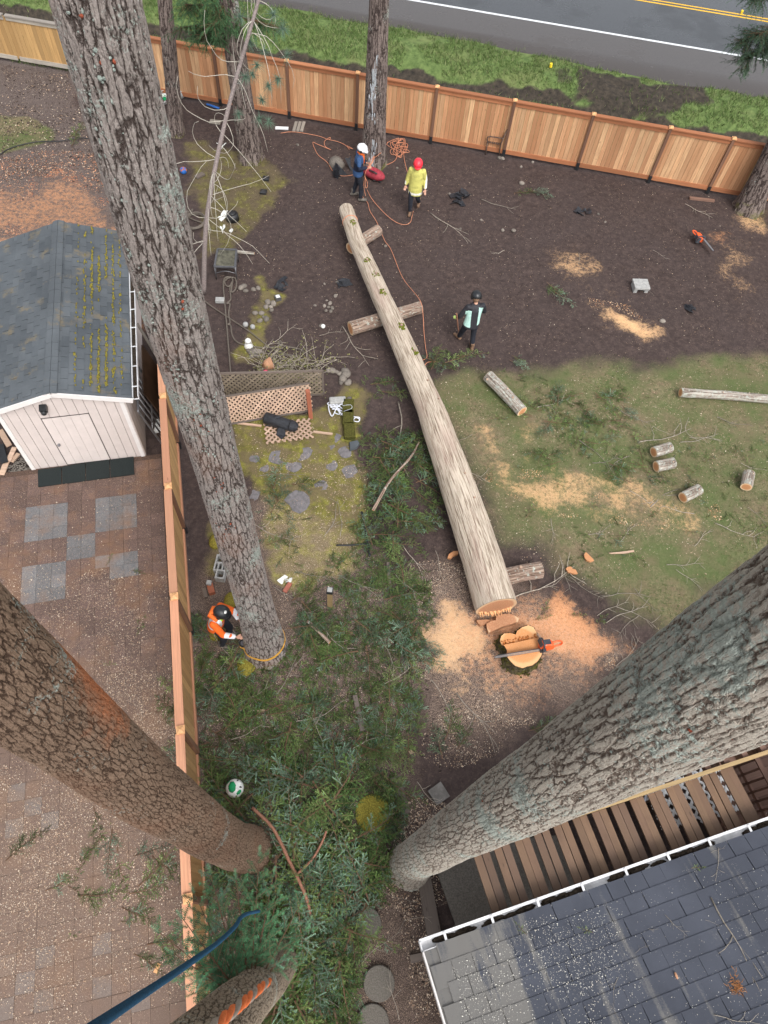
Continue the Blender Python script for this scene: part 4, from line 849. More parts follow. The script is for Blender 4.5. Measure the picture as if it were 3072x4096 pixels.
def tree(name, label, path, mat, nseg, step, seed, flare=.25, lobes=5, group=None, part='trunk'):
    b0 = path[0][0]; t = thing(name, label, 'tree', on(b0), group); pth = [(Vector((b0.x, b0.y, -.15)), path[0][1])] + list(path)
    V, F, tc, fr = tube_np(pth, nseg, step, seed, flare, lobes, .06)
    np_obj(part, V, F, M_[mat], t, attrs=[('tc', tc, 'FLOAT_VECTOR')]); return t, fr
def vpath(p0, r0, p1, r1, ztop, mid=()):
    p0 = Vector((p0[0], p0[1], 0)); p1 = Vector(p1); d = (p1 - p0) / (p1.z); out = [(p0, r0)] + [(p0 + d * z, r) for z, r in mid] + [(p1, r1)]
    if ztop > p1.z: out.append((p0 + d * ztop, max(.08, r1 - (r0 - r1) / p1.z * (ztop - p1.z) * .7)))
    return out
def zp(*q): return [(Vector(p), r) for p, r in q]
AXD = [(-.88, -.58, 0), (-.813, -.707, 2.3), (-.809, -.713, 3.5), (-.79, -.75, 7), (-.7, -.95, 17.5)]
treeA, frA = tree('fir_tree', 'tall furrowed grey fir trunk with a yellow strap round its foot', zp(((-2.09, 4.77, 0), .43), ((-2.09, 4.77, .6), .39), ((-2.095, 4.767, 1.7), .335), ((-2.11, 4.76, 3.6), .295), ((-2.137, 4.748, 7), .28), ((-2.165, 4.735, 9), .288), ((-2.156, 4.739, 11.6), .268), ((-2.15, 4.73, 17), .22)), 'barkA', 180, .024, 1, .10, 5)
treeR, frR = tree('fir_tree', 'pale lichened fir trunk rising beside the porch frame', zp(((1.215, 1.065, 0), .365), ((1.205, 1.08, 1.75), .315), ((1.24, 1.04, 5.4), .287), ((1.28, .985, 8.5), .266), ((1.315, .94, 11.4), .256), ((1.37, .86, 16.5), .2)), 'barkR', 184, .023, 2, .10, 5)
treeL, frL = tree('fir_tree', 'brown fir trunk with a rubbed red patch rising across the cedar side fence', zp(((-1.68, 1.03, 0), .40), ((-1.74, .93, 1.5), .355), ((-1.77, .885, 4), .318), ((-1.782, .86, 7.5), .29), ((-1.768, .888, 10), .272), ((-1.75, .9, 16.5), .22)), 'barkL', 184, .023, 3, .06, 4)
treeD, frD = tree('fir_tree', 'shaggy tan trunk with green boughs, standing between the side fence and round stepping stones', zp((AXD[0], .35), (AXD[1], .275), (AXD[2], .26), (AXD[3], .235), (AXD[4], .17)), 'barkD', 140, .027, 4, .06, 4)
treeB, _ = tree('fir_tree', 'slender dark trunk close to the back fence beside a bag of rubbish', vpath((-8.35, 21.98), .23, (-7.99, 22.11, 3.86), .2, 11), 'barkB', 90, .05, 5, .3, 4)
treeC, _ = tree('fir_tree', 'dark fir trunk with mossy foot behind the bare leaning sapling', vpath((-5.69, 21.09), .34, (-5.85, 21.05, 4.53), .27, 11), 'barkB', 110, .045, 6, .35, 5)
treeE, frE = tree('fir_tree', 'fir trunk streaked with white sap by the cedar back fence', vpath((-1.74, 21.66), .38, (-1.80, 21.66, 4.7), .262, 11), 'barkB', 120, .045, 7, .3, 5)
treeF, _ = tree('fir_tree', 'leaning dark trunk with mossy foot at the right end of the cedar back fence', vpath((10.72, 21.6), .40, (10.62, 21.75, 1.9), .33, 9), 'barkB', 110, .045, 8, .35, 5)
# white sap streaks on the tree by the back fence: shallow crusts on the bark facing the yard
C, X, Y, T, r, VV = frE; sap = MB(); rs = random.Random(4); nE = VV.shape[1]
thc = max(range(nE), key=lambda k: -(VV[20, k, 1]) + .45 * (-VV[20, k, 0] if False else VV[20, k, 0]) * 0 )
for k in range(110):
    z = rs.choice([rs.uniform(.0, .95), rs.uniform(1.5, 3.4), rs.uniform(2.0, 3.0)]); i = int(np.argmin(abs(C[:, 2] - z))); sp_ = .09 + .06 * math.sin(z * 2); j = int(thc + rs.gauss(-2 + 3 * math.sin(z * 2.1), 2.2)) % nE
    p = Vector(VV[i, j]); sap.ell(p, (rs.uniform(.006, .022), .03, rs.uniform(.03, .14)), None, 6, 4)
M_['sapm'] = plain('dried_sap', (.36, .38, .4), .8, .35, 25, .8); sap.build('sap_streak', M_['sapm'], treeE, True)
# ---- crusts of lichen and red scuffs standing off the big trunks
def crusts(fr, tr, name, mat, n, zr, seed, cen=None, s0=.012, s1=.04, flatn=.35, cl=6):
    C, X, Y, T, r, VV = fr; rs = random.Random(seed); mb = MB(); nn = VV.shape[1]
    cs_ = [(rs.uniform(*zr), rs.randrange(nn)) for _ in range(max(1, n // cl))]
    for _ in range(n):
        z, j = rs.choice(cs_); z += rs.gauss(0, .12); j = int(j + rs.gauss(0, nn * .03)) % nn; i = int(np.clip(np.argmin(abs(C[:, 2] - z)), 1, len(C) - 2))
        p = Vector(VV[i, j]); c_ = Vector(C[i]); nrm = (p - c_).normalized(); R = nrm.to_track_quat('Z', 'Y').to_matrix(); s = rs.uniform(s0, s1)
        mb.ell(p - nrm * .004, (s, s * rs.uniform(.6, 1.3), s * flatn), R, 6, 3)
    o = mb.build(name, M_[mat], tr, True); o['kind'] = 'stuff'; return o
M_['lichen'] = plain('pale_lichen', (.46, .53, .48), .95, .35, 60, 1.0, .1, dist=.02); M_['scuff'] = plain('red_inner_bark', (.30, .075, .04), .9, .4, 40, .8)
crusts(frA, treeA, 'lichen_tufts', 'lichen', 900, (4, 12), 1, s0=.007, s1=.02, cl=22); crusts(frR, treeR, 'lichen_tufts', 'lichen', 1000, (7.5, 13), 2, s0=.004, s1=.012, cl=22)
crusts(frA, treeA, 'red_scuff', 'scuff', 60, (5, 12), 7, s1=.02, cl=5); crusts(frR, treeR, 'red_scuff', 'scuff', 130, (5, 12), 8, s0=.004, s1=.014, cl=5)

def disc(path_end, X, Y, ring, n, axis, dome=.0):
    """cap over a ring of points with radial coordinates"""
    c = ring.mean(0); vs = [c]; tc = [(0, 0, 0)]; F = []; K = 8; th = np.linspace(0, 2 * PI, n, endpoint=False)
    for k in range(1, K + 1):
        q = k / K; vs += list(c + (ring - c) * q * .985 + axis * dome * (1 - q * q)); tc += [(math.cos(t) * q, math.sin(t) * q, 0) for t in th]
    for i in range(n): F.append((0, 1 + i, 1 + (i + 1) % n, 1 + (i + 1) % n))
    for k in range(K - 1):
        for i in range(n): F.append((1 + k * n + i, 1 + (k + 1) * n + i, 1 + (k + 1) * n + (i + 1) % n, 1 + k * n + (i + 1) % n))
    return np.array(vs), F, np.array(tc)
def disc_obj(name, ring, axis, mat, parent, dome=.004):
    vs, F, tc = disc(None, None, None, ring, len(ring), np.array(axis), dome); k = len(vs); me = bpy.data.meshes.new(name); o0 = np.array(org(parent))
    me.from_pydata([tuple(v) for v in vs - o0], [], [f if f[2] != f[3] else f[:3] for f in F]); vattr(me, 'tc', tc); me.materials.append(M_[mat]); me.update(); o = bpy.data.objects.new(name, me); link(o, parent); ORG[o.name] = org(parent); return o
def log(name, label, cat, path, mat, cut=('cut', 'cut'), nseg=72, step=.025, seed=0, rough=.05, stubs=(), stubmoss=0.0, group=None):
    c = sum((p for p, _ in path), Vector()) / len(path); t = thing(name, label, cat, Vector((c.x, c.y, 0)), group)
    V, F, tc, fr = tube_np(path, nseg, step, seed, 0, 0, rough); np_obj('bark', V, F, M_[mat], t, attrs=[('tc', tc, 'FLOAT_VECTOR')]); C, X, Y, T, r, VV = fr
    disc_obj('cut_face', VV[0] - T[0] * .002, -T[0], cut[0], t); disc_obj('cut_face', VV[-1] + T[-1] * .002, T[-1], cut[1], t)
    for (q, an, L, rr) in stubs:                              # sawn-off limb stubs: q along, an from straight up
        i = int(q * (len(C) - 1)); up = Vector((0, 0, 1)); tt = Vector(T[i]); sd_ = tt.cross(up).normalized(); u_ = sd_.cross(tt).normalized(); nn = u_ * math.cos(an) + sd_ * math.sin(an); p0 = Vector(C[i]) + nn * r[i] * .8; p1 = Vector(C[i]) + nn * (r[i] + L) + tt * (L * .4)
        s_ = MB(); s_.tube([p0, p0.lerp(p1, .6), p1], [rr * 1.6, rr * 1.1, rr], 9); so_ = s_.build('limb_stub', M_[mat] if mat != 'log' else M_['log2'], t, True)
        e = MB(); e.tube([p1, p1 + (p1 - p0).normalized() * .006], rr * .82, 9); e.build('stub_cut', M_['white'] if False else M_['latt'], so_)
        if stubmoss and q > .5:
            ms = MB(); rs = random.Random(int(q * 999))
            for _ in range(34):
                a = rs.uniform(0, 2 * PI); d_ = rs.uniform(0, stubmoss); p = Vector(C[i]) + nn * (r[i] * .985) + (tt * math.cos(a) * 1.5 + sd_ * math.sin(a)) * d_; ms.ell(p, (rs.uniform(.015, .04), rs.uniform(.015, .04), rs.uniform(.01, .025)), None, 6, 4)
            mo = ms.build('moss_patch', M_['mossg'], t, True); mo['kind'] = 'stuff'
    return t, fr
# ---- the felled cedar
lg = [((1072, 1312), .42, .44), ((1045, 1220), .43, .43), ((1012, 1120), .44, .415), ((975, 1010), .47, .385), ((945, 925), .50, .36), ((930, 880), .52, .33), ((888, 785), .57, .30), ((848, 695), .60, .275), ((805, 600), .60, .25), ((772, 528), .58, .225), ((747, 452), .56, .205)]
felled, frG = log('felled_trunk', 'long felled cedar trunk lying across the yard on two short logs', 'log', [(D(*p, z), r) for p, z, r in lg], 'log', ('cutb', 'cutb'), 150, .022, 11, .07,
    stubs=[(.93, .1, .03, .03), (.80, -.1, .05, .035), (.755, .15, .05, .035), (.70, .0, .03, .03), (.60, .25, .04, .035), (.53, .35, .05, .03), (.455, .3, .03, .03), (.41, .5, .04, .02), (.24, .35, .02, .035), (.19, .4, .02, .03)], stubmoss=.09)
C, X, Y, T, r, VV = frG; rs = random.Random(2)                # torn hinge fibres on the butt
sp2 = MB(); ax = Vector(-T[0])
for k in range(46):
    a = rs.uniform(-1.0, 1.0); sd_ = Vector(T[0]).cross(Vector((0, 0, 1))).normalized(); p = Vector(C[0]) + sd_ * (a * .36) + Vector((0, 0, -.12 - .12 * (1 - a * a) + rs.uniform(-.04, .04))); L = rs.uniform(.04, .13); w_ = rs.uniform(.012, .03)
    q = p + ax * L; sp2.add([p + sd_ * w_ + Vector((0, 0, .02)), p - sd_ * w_ + Vector((0, 0, .02)), p - sd_ * w_ - Vector((0, 0, .03)), p + sd_ * w_ - Vector((0, 0, .03)), q], [(0, 1, 4), (1, 2, 4), (2, 3, 4), (3, 0, 4)])
sp2.build('torn_fibres', M_['capm'], felled)
# ---- short logs, rounds and poles
log('support_log', 'bark-covered log under the middle of the felled trunk', 'log', [(D(757, 710, .20), .19), (D(800, 697, .2), .185), (D(850, 682, .2), .175), (D(908, 664, .19), .165)], 'log2', nseg=80, seed=21, stubs=[(.35, .3, .02, .03)])
log('support_log', 'short log under the far tip of the felled trunk', 'log', [(D(757, 537, .17), .17), (D(785, 518, .17), .165), (D(818, 497, .17), .16)], 'log2', nseg=72, seed=22)
log('butt_log', 'short pinkish log wedged against the butt of the felled trunk', 'log', [(D(1092, 1246, .17), .19), (D(1130, 1237, .17), .185), (D(1168, 1231, .16), .185)], 'log2', nseg=80, seed=23, stubs=[(.4, -.3, .03, .045)])
log('loose_log', 'single log lying alone on the lawn beside the felled trunk', 'log', [(D(1054, 812, .15), .155), (D(1090, 848, .15), .155), (D(1128, 889, .15), .15)], 'logl', nseg=72, seed=24, stubs=[(.1, 1.0, .05, .035), (.5, -.2, .02, .03), (.72, .2, .02, .03)])
log('long_pole', 'long lichened pole with one sawn end on the lawn', 'log', [(D(1470, 848, .12), .12), (D(1560, 853, .12), .115), (D(1660, 862, .12), .11), (D(1760, 872, .12), .10)], 'logl', nseg=64, seed=25, stubs=[(.3, .2, .03, .02), (.5, -.4, .03, .02)])
for k, (a, b_, lb) in enumerate((((1412, 977), (1448, 966), 'sawn round lying beside a like one, the one nearer the fence'), ((1417, 1008), (1455, 1000), 'sawn round lying beside a like one, the one nearer the stump'), ((1475, 1075), (1510, 1057), 'small sawn round with a pale notched end, lying among fir sprigs'), ((1612, 1052), (1618, 1022), 'sawn round lying alone with its cut face towards the stump'))):
    log('log_round', lb, 'log', [(D(*a, .14), .135), (D(*b_, .14), .135)], 'logl', nseg=64, seed=30 + k, rough=.06, group='sawn rounds on the lawn', stubs=[(.8, .3, .015, .02)])
log('cut_branch', 'peeled red branch with a sawn end lying over the fir boughs', 'branch', [(D(806, 1102, .12), .035), (D(840, 1040, .25), .03), (D(890, 985, .3), .022), (D(905, 955, .3), .012)], 'log2', nseg=16, step=.05, seed=41)
log('cut_branch', 'short red-brown branch with a sawn end near the strapped trunk', 'branch', [(D(712, 1388, .1), .035), (D(690, 1365, .1), .032), (D(664, 1342, .08), .028)], 'log2', nseg=16, step=.05, seed=42)

# ================================================================== stump with its saw-cut steps
R4s = RG(1850, 2200, 500.0)
ol = [(505, 1190), (520, 1130), (560, 1095), (630, 1092), (690, 1100), (712, 1112), (735, 1060), (800, 1012), (880, 985), (950, 1010), (990, 1080), (1015, 1140), (1050, 1200), (1075, 1260), (1060, 1330), (1050, 1400), (1000, 1475), (930, 1530), (860, 1545), (800, 1568), (700, 1540), (640, 1480), (600, 1430), (588, 1370), (590, 1330), (560, 1280), (525, 1245)]
SZ = .34; stump = thing('tree_stump', 'fresh orange-topped stump with a mossy side and a chainsaw on it', 'stump', R4s(790, 1280, 0))
top = [R4s(x, y, SZ) for x, y in ol]; n = len(top); cen = sum(top, Vector()) / n
cl0, cl1 = R4s(540, 1262, SZ), R4s(1035, 1155, SZ); cn = (cl1 - cl0).normalized(); cp = Vector((-cn.y, cn.x, 0))   # hinge line; + is the notch side
ring0 = [Vector((p.x, p.y, SZ)) for p in top]
V = []; tcs = []; nl = 14
dense = []
for i in range(n):
    for k in range(4): dense.append(top[i].lerp(top[(i + 1) % n], k / 4))
nd = len(dense)
for l in range(nl + 1):
    q = l / nl; z = SZ * (1 - q) - .12 * q; sc = 1.02 + .20 * q ** 2.2
    for i, p in enumerate(dense):
        e = p - cen; drop = .055 if (p - cl0).dot(cp) > 0 else 0.0
        V.append((cen.x + e.x * sc, cen.y + e.y * sc, min(z, SZ - drop) if l == 0 else min(z, SZ - drop - .01 * l))); tcs.append((e.x, e.y, z))
I = np.arange((nl + 1) * nd).reshape(nl + 1, nd); J = np.roll(I, -1, 1); F = np.stack([I[:-1], I[1:], J[1:], J[:-1]], -1).reshape(-1, 4)
M_['barkS'] = bark_fir('bark_mossy_stump', (.2, .17, .12), (.12, .10, .06), (.045, .04, .025), 14.0, .4, .03, moss=1.0)
np_obj('bark', np.array(V), F, M_['barkS'], stump, attrs=[('tc', np.array(tcs), 'FLOAT_VECTOR')])
def plate(name, pts, z0, z1, mat, parent, tcs=1.0):
    mb = MB(); mb.prism(pts, z0, z1); o = mb.build(name, M_[mat], parent); me = o.data; P = np.array([v.co for v in me.vertices]); c = np.array(cen) - np.array(org(parent)); vattr(me, 'tc', (P - c) * np.array([2.2, 2.2, .5]) * tcs); return o
def clip(poly, sgn):
    out = []; m_ = len(poly)
    for i in range(m_):
        a, b_ = poly[i], poly[(i + 1) % m_]; da, db = (a - cl0).dot(cp) * sgn, (b_ - cl0).dot(cp) * sgn
        if da >= 0: out.append(a)
        if da * db < 0: out.append(a.lerp(b_, da / (da - db)))
    return out
def inset(poly, q): return [cen + (p - cen) * q for p in poly]
plate('saw_face', inset(clip(dense, -1), .995), 0.0, SZ + .004, 'cuts', stump); plate('notch_face', inset(clip(dense, 1), .995), 0.0, SZ - .05, 'cuts', stump)
hg_ = MB(); rs = random.Random(9)                             # ragged hinge wood along the step
for k in range(90):
    q = rs.random(); p = cl0.lerp(cl1, q) + cp * rs.uniform(-.01, .10); h = rs.uniform(.01, .05); w_ = rs.uniform(.01, .022)
    hg_.add([p + Vector((w_, 0, -.06)), p + Vector((-w_, w_, -.06)), p + Vector((-w_, -w_, -.06)), p + Vector((rs.gauss(0, .012), rs.gauss(0, .012), h - .03))], [(0, 1, 3), (1, 2, 3), (2, 0, 3)])
M_['hinge'] = plain('torn_hinge_wood', (.52, .2, .055), .9, .4, 40, .8); hg_.build('hinge_fibres', M_['hinge'], stump)
sv2 = MB(); sv2.tube([R4s(1000, 1120, SZ), R4s(1030, 1170, SZ + .06), R4s(1080, 1225, SZ + .1)], [.03, .025, .012], 6); sv2.build('splinter', M_['latt'], stump)
ms = MB()
for _ in range(110):
    p = dense[rs.randrange(nd)]; e = p - cen
    if e.x > .1 and e.y > -.1: continue
    q = rs.uniform(.15, 1.0); sc = 1.03 + .2 * q ** 2.2; ms.ell((cen.x + e.x * sc, cen.y + e.y * sc, SZ * (1 - q)), (rs.uniform(.012, .03), rs.uniform(.012, .03), rs.uniform(.01, .025)), None, 6, 4)
mo = ms.build('moss_cushions', M_['mossd'], stump, True); mo['kind'] = 'stuff'
# ---- wedge cut from the notch, and chips of wood thrown about
def slab(name, pts, z0, z1, label, mat='cuts', grp=None, tilt=None):
    mb = MB(); mb.prism(pts, z0, z1, .93); c = sum(pts, Vector()) / len(pts); o = mb.build(name, M_[mat], None, loc=Vector((c.x, c.y, z0))); P = np.array([v.co for v in o.data.vertices]); vattr(o.data, 'tc', P * np.array([2.5, 2.5, 1.0]))
    if tilt: o.rotation_euler = tilt
    return tag(o, label, 'wood piece', grp)
slab('notch_wedge', [R4s(x, y, .13) for x, y in ((315, 985), (380, 945), (440, 935), (445, 880), (520, 855), (620, 852), (700, 880), (745, 912), (735, 955), (600, 1000), (520, 1022), (430, 1065), (345, 1098), (325, 1050))], -.01, .15, 'thick orange wedge from the notch beside the stump', 'cutb')
slab('notch_slab', [R4s(x, y, .1) for x, y in ((185, 932), (300, 922), (430, 925), (485, 955), (330, 975), (300, 985), (235, 1000), (205, 970))], .0, .10, 'thin splintered slab under the butt of the felled trunk', 'cutb')
for pts, lb in (([(1370, 250), (1395, 225), (1440, 222), (1460, 250), (1500, 262), (1530, 315), (1480, 318), (1400, 295)], 'broken half disc of orange wood beside a long bare twig'), ([(1612, 60), (1635, 30), (1665, 55), (1730, 120), (1745, 145), (1700, 160), (1650, 140), (1622, 105)], 'half disc of sawn wood with pale rim on the lawn')):
    slab('wood_disc', [R4s(x, y, .05) for x, y in pts], .0, .06, lb, 'cut')
slab('wood_disc', [Z(1, 2, x, y, .05) for x, y in ((1240, 300), (1250, 275), (1280, 257), (1310, 255), (1310, 275), (1280, 285), (1262, 305))], .0, .08, 'curved orange slab leaning at the side of the felled trunk', 'cut')
slab('splinter', [Z(2, 2, x, y, .03) for x, y in ((625, 265), (700, 258), (790, 246), (792, 258), (730, 268), (640, 270))], .0, .03, 'long pale splinter of wood on the grass', 'latt')
slab('splinter', [Z(1, 2, x, y, .03) for x, y in ((5, 1285), (50, 1275), (60, 1282), (40, 1292), (8, 1293))], .0, .03, 'small pale splinter on the boughs near the strapped trunk', 'latt')
slab('splinter', [Z(1, 2, x, y, .03) for x, y in ((988, 1550), (1005, 1542), (1028, 1560), (1000, 1570))], .0, .04, 'torn yellow chip on the mossy stepping stone', 'latt')
slab('wood_block', [Z(0, 3, x, y, .03) for x, y in ((1025, 1262), (1045, 1270), (1018, 1332), (995, 1322))], .03, .06, 'small sawn block lying on the chip-strewn pavers', 'capm')
# ================================================================== fir boughs
class Fol:
    """triangles with a colour each; needles in two ranks along a twig"""
    def __init__(s): s.V = []; s.C = []
    def twig(s, p0, d, L, nl, col, step=.014, up=None, bw=.016, jit=.3):
        d = d / np.linalg.norm(d); up = np.array([0, 0, 1.0]) if up is None else up; sd = np.cross(up, d); sd /= np.linalg.norm(sd) + 1e-9; n = max(2, int(L / step))
        t = (np.arange(n) + .3) / n; base = p0 + d * (t * L)[:, None]; bend = -up * ((t * L) ** 2 * .25)[:, None]; base = base + bend
        k = nl * (1 - .45 * t ** 2) * rng.uniform(.65, 1.2, n)
        for sg in (-1, 1):
            tip = base + sd * (sg * k * .86)[:, None] + d * (k * .52)[:, None] + up * (k * rng.normal(.12, jit, n))[:, None]
            b0 = base + d * bw * .5; b1 = base - d * bw * .5
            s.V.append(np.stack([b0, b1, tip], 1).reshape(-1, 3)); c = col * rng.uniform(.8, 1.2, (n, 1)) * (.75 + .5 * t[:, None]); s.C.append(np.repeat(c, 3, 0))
    def stem(s, p0, p1, r0, r1, col):
        d = p1 - p0; d = d / (np.linalg.norm(d) + 1e-9); a = np.cross(d, [0, 0, 1.0]); a /= np.linalg.norm(a) + 1e-9; b = np.cross(d, a)
        for q in (a, b):
            A, B, C_, D_ = p0 + q * r0, p0 - q * r0, p1 + q * r1, p1 - q * r1; s.V.append(np.array([A, B, C_, B, D_, C_])); s.C.append(np.tile(col, (6, 1)))
    def arrays(s):
        V = np.concatenate(s.V); C = np.concatenate(s.C); return V, np.arange(len(V)).reshape(-1, 3), np.concatenate([C, np.ones((len(C), 1))], 1)
G0 = [np.array(c) for c in ((.045, .09, .026), (.082, .15, .042), (.118, .19, .055), (.16, .235, .075))]; GB = [np.array(c) for c in ((.10, .185, .11), (.16, .25, .175), (.075, .14, .08))]
BR = np.array((.2, .12, .075))
def branchlet(F, p, d, L, col, nl, step, sub=True, droop=.15):
    F.twig(p, d, L, nl, col, step); F.stem(p, p + d * L * .8, .004, .002, BR); k = .05
    if sub:
        sg = 1
        while k < L - .03:
            a = sg * rng.uniform(.4, 1.15); c, s_ = math.cos(a), math.sin(a); q = np.array([d[0] * c - d[1] * s_, d[0] * s_ + d[1] * c, d[2] + rng.normal(0, .28)])
            F.twig(p + d * k, q, min(.16, (L - k) * .62 + .02) * rng.uniform(.45, 1.3), nl * .9, col * rng.uniform(.65, 1.45), step); sg = -sg; k += rng.uniform(.032, .05)
def bough(L=1.0, seed=0, pale=.2, nl=.021, step=.016, wide=.5, dense=.06):
    global rng; keep = rng; rng = np.random.default_rng(seed); F = Fol(); d = np.array([1.0, 0, 0]); n = 7; pts = [np.zeros(3)]; a = 0
    for i in range(n): a += rng.normal(0, .08); pts.append(pts[-1] + np.array([math.cos(a), math.sin(a), rng.normal(.0, .05)]) * L / n)
    pts = np.array(pts); s = np.linspace(0, L, n + 1); pt = lambda q: np.array([np.interp(q, s, pts[:, i]) for i in range(3)])
    for i in range(n): F.stem(pts[i], pts[i + 1], .011 * L * (1 - i / n) + .003, .011 * L * (1 - (i + 1) / n) + .002, BR)
    k = .12 * L; sg = 1; base = GB[rng.integers(3)] if rng.random() < pale else G0[rng.integers(4)]
    while k < L:
        ang = sg * rng.uniform(.4, 1.25); bl = wide * L * (1 - .75 * (k / L) ** 1.3) * rng.uniform(.25, 1.1); t = pt(min(L, k + .02)) - pt(k - .02); t /= np.linalg.norm(t); c, s_ = math.cos(ang), math.sin(ang)
        q = np.array([t[0] * c - t[1] * s_, t[0] * s_ + t[1] * c, rng.normal(.05, .3)]); col = base * rng.uniform(.6, 1.45) if rng.random() > .12 else GB[rng.integers(3)]
        branchlet(F, pt(k), q / np.linalg.norm(q), max(.06, bl), col, nl, step); sg = -sg; k += dense * rng.uniform(.6, 1.2)
    branchlet(F, pt(L * .98), t, .12, base, nl, step); rng = keep; return F.arrays()
BOUGH = []
for k in range(12):
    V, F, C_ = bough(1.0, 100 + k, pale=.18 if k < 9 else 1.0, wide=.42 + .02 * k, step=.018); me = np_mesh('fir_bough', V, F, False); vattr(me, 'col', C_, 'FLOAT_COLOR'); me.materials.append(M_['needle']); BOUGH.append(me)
SPRIG = []
for k in range(5):
    V, F, C_ = bough(.42, 300 + k, pale=.25, wide=.55, dense=.045, step=.018); me = np_mesh('fir_sprig', V, F, False); vattr(me, 'col', C_, 'FLOAT_COLOR'); me.materials.append(M_['needle']); SPRIG.append(me)
def lay(meshes, name, p, ang, sc, label, cat, group, dz=.04, tilt=.1):
    me = random.choice(meshes); Mt = Matrix.Translation(Vector((p.x, p.y, max(0, gz(p.x, p.y) if True else 0) + dz))) @ Matrix.Rotation(ang, 4, 'Z') @ Matrix.Rotation(random.gauss(0, tilt), 4, 'X') @ Matrix.Rotation(random.gauss(-.03, tilt * .6), 4, 'Y') @ Matrix.Scale(sc, 4)
    return tag(inst(name, me, Mt), label, cat, group)
CLEAR = [(805, 1760, 40), (817, 2083, 36), (810, 2190, 36), (795, 1990, 24), (510, 1705, 24), (945, 1712, 30), (711, 1290, 30)]      # stones, ball and post that stay uncovered
def boughs_at(spots, label, group, sc=(.7, 1.1), dz=.05, meshes=None, name='fir_bough'):
    for (x, y, a) in spots:
        s_ = random.uniform(*sc)
        for _ in range(12):
            p = D(x, y); ok = True
            for q in (0, .35, .7, 1.0):
                u_, v_ = dproj(p + Vector((math.cos(a), math.sin(a), 0)) * q * s_)
                if any(math.hypot(u_ - cx, v_ - cy) < r_ for cx, cy, r_ in CLEAR): ok = False
            if ok: break
            a += .55
        if ok: lay(meshes or BOUGH, name, D(x, y), a, s_, label, 'bough', group, dz)
def ring_spots(cx, cy, rx, ry, n, a0=None):
    out = []
    for _ in range(n):
        t = random.uniform(0, 2 * PI); q = math.sqrt(random.random()); out.append((cx + rx * q * math.cos(t), cy + ry * q * math.sin(t), random.uniform(0, 2 * PI) if a0 is None else random.gauss(a0, .6)))
    return out
lb_, gr_ = 'cut fir bough in the heap beside the felled trunk', 'fir boughs heaped beside the felled trunk'
boughs_at(ring_spots(850, 985, 55, 40, 9, -.8) + ring_spots(850, 1060, 55, 60, 12, -.9) + ring_spots(830, 1150, 60, 40, 6), lb_, gr_, (.7, 1.15), .12)
boughs_at(ring_spots(690, 1340, 110, 70, 18) + ring_spots(830, 1350, 80, 90, 14), 'cut fir bough strewn between the strapped trunk and the sawdust', 'fir boughs between strapped trunk and sawdust', (.6, 1.0), .08)
boughs_at(ring_spots(460, 1420, 40, 60, 7) + ring_spots(480, 1560, 60, 100, 12) + ring_spots(650, 1560, 110, 70, 12), 'cut fir bough strewn over the ground along the cedar side fence', 'fir boughs along the side fence', (.6, 1.05), .08)
boughs_at(ring_spots(820, 1540, 90, 80, 14) + ring_spots(780, 1690, 80, 70, 12), 'cut fir bough strewn over the path near the mossy stepping stone', 'fir boughs on the path', (.6, 1.0), .08)
boughs_at(ring_spots(640, 1790, 130, 110, 34) + ring_spots(720, 1960, 90, 90, 28) + ring_spots(640, 2130, 120, 90, 26), 'cut fir bough in the thick green pile at the foot of the big trunks', 'fir boughs piled at the foot of the trunks', (.85, 1.35), .28)
boughs_at([(960, 790, .5), (920, 780, -.3), (985, 775, .2), (930, 805, 1.0)], 'cut fir bough tucked against the far side of the felled trunk by the rope end', 'fir boughs by the rope end', (.6, .9), .12)
boughs_at([(800, 835, .3), (825, 850, -.4)], 'cut fir bough on bare soil near the lattice panels', 'fir boughs near the lattice', (.7, .9), .08)
boughs_at([(590, 1060, 1.4), (585, 1110, 1.2), (600, 1085, 1.9), (575, 1180, .6), (630, 1050, .3)], 'blue-green fir bough lying on the yellow moss', 'fir boughs on the moss', (.6, .9), .05)
boughs_at([(1110, 420, .2), (1140, 412, -.3)], 'fir bough on the bare soil in front of the garden chair', 'fir boughs before the chair', (.7, .85))
boughs_at([(1180, 612, -1.0), (1195, 632, -.8)], 'fir bough with a white stem on bare soil by the sawdust streak', 'fir boughs by the sawdust streak', (.7, .9))
boughs_at([(1105, 770, -.9), (1100, 780, -.5)], 'small fir bough at the edge of the bare soil behind the lone log', 'fir boughs at the soil edge', (.45, .6))
boughs_at(ring_spots(1190, 890, 45, 35, 6) + ring_spots(1290, 865, 60, 20, 5) + ring_spots(1330, 900, 40, 30, 4), 'cut fir bough strewn on the lawn beyond the sawdust drift', 'fir boughs on the lawn', (.5, .85), .03)
boughs_at(ring_spots(1290, 930, 80, 35, 6) + ring_spots(1270, 980, 100, 30, 7) + ring_spots(1380, 1020, 60, 25, 6), 'cut fir bough strewn on the lawn near the sawn rounds', 'fir boughs near the sawn rounds', (.45, .8), .03)
boughs_at(ring_spots(1500, 1020, 70, 50, 5) + ring_spots(1620, 1000, 40, 40, 3) + [(1390, 860, .2), (1650, 800, 1.0), (1640, 1140, .4), (1330, 1160, .3)], 'fir sprig scattered on the open lawn', 'fir sprigs on the open lawn', (.5, .9), .03, SPRIG, 'fir_sprig')
boughs_at([(960, 1600, 1.2), (985, 1620, .9), (955, 1640, 1.8), (1140, 1580, .3), (960, 1820, .4)], 'fir bough on the dark soil below the stump', 'fir boughs below the stump', (.55, .85))
lbp, grp_ = 'fir bough lying on the chip-strewn pavers', 'fir boughs on the pavers'
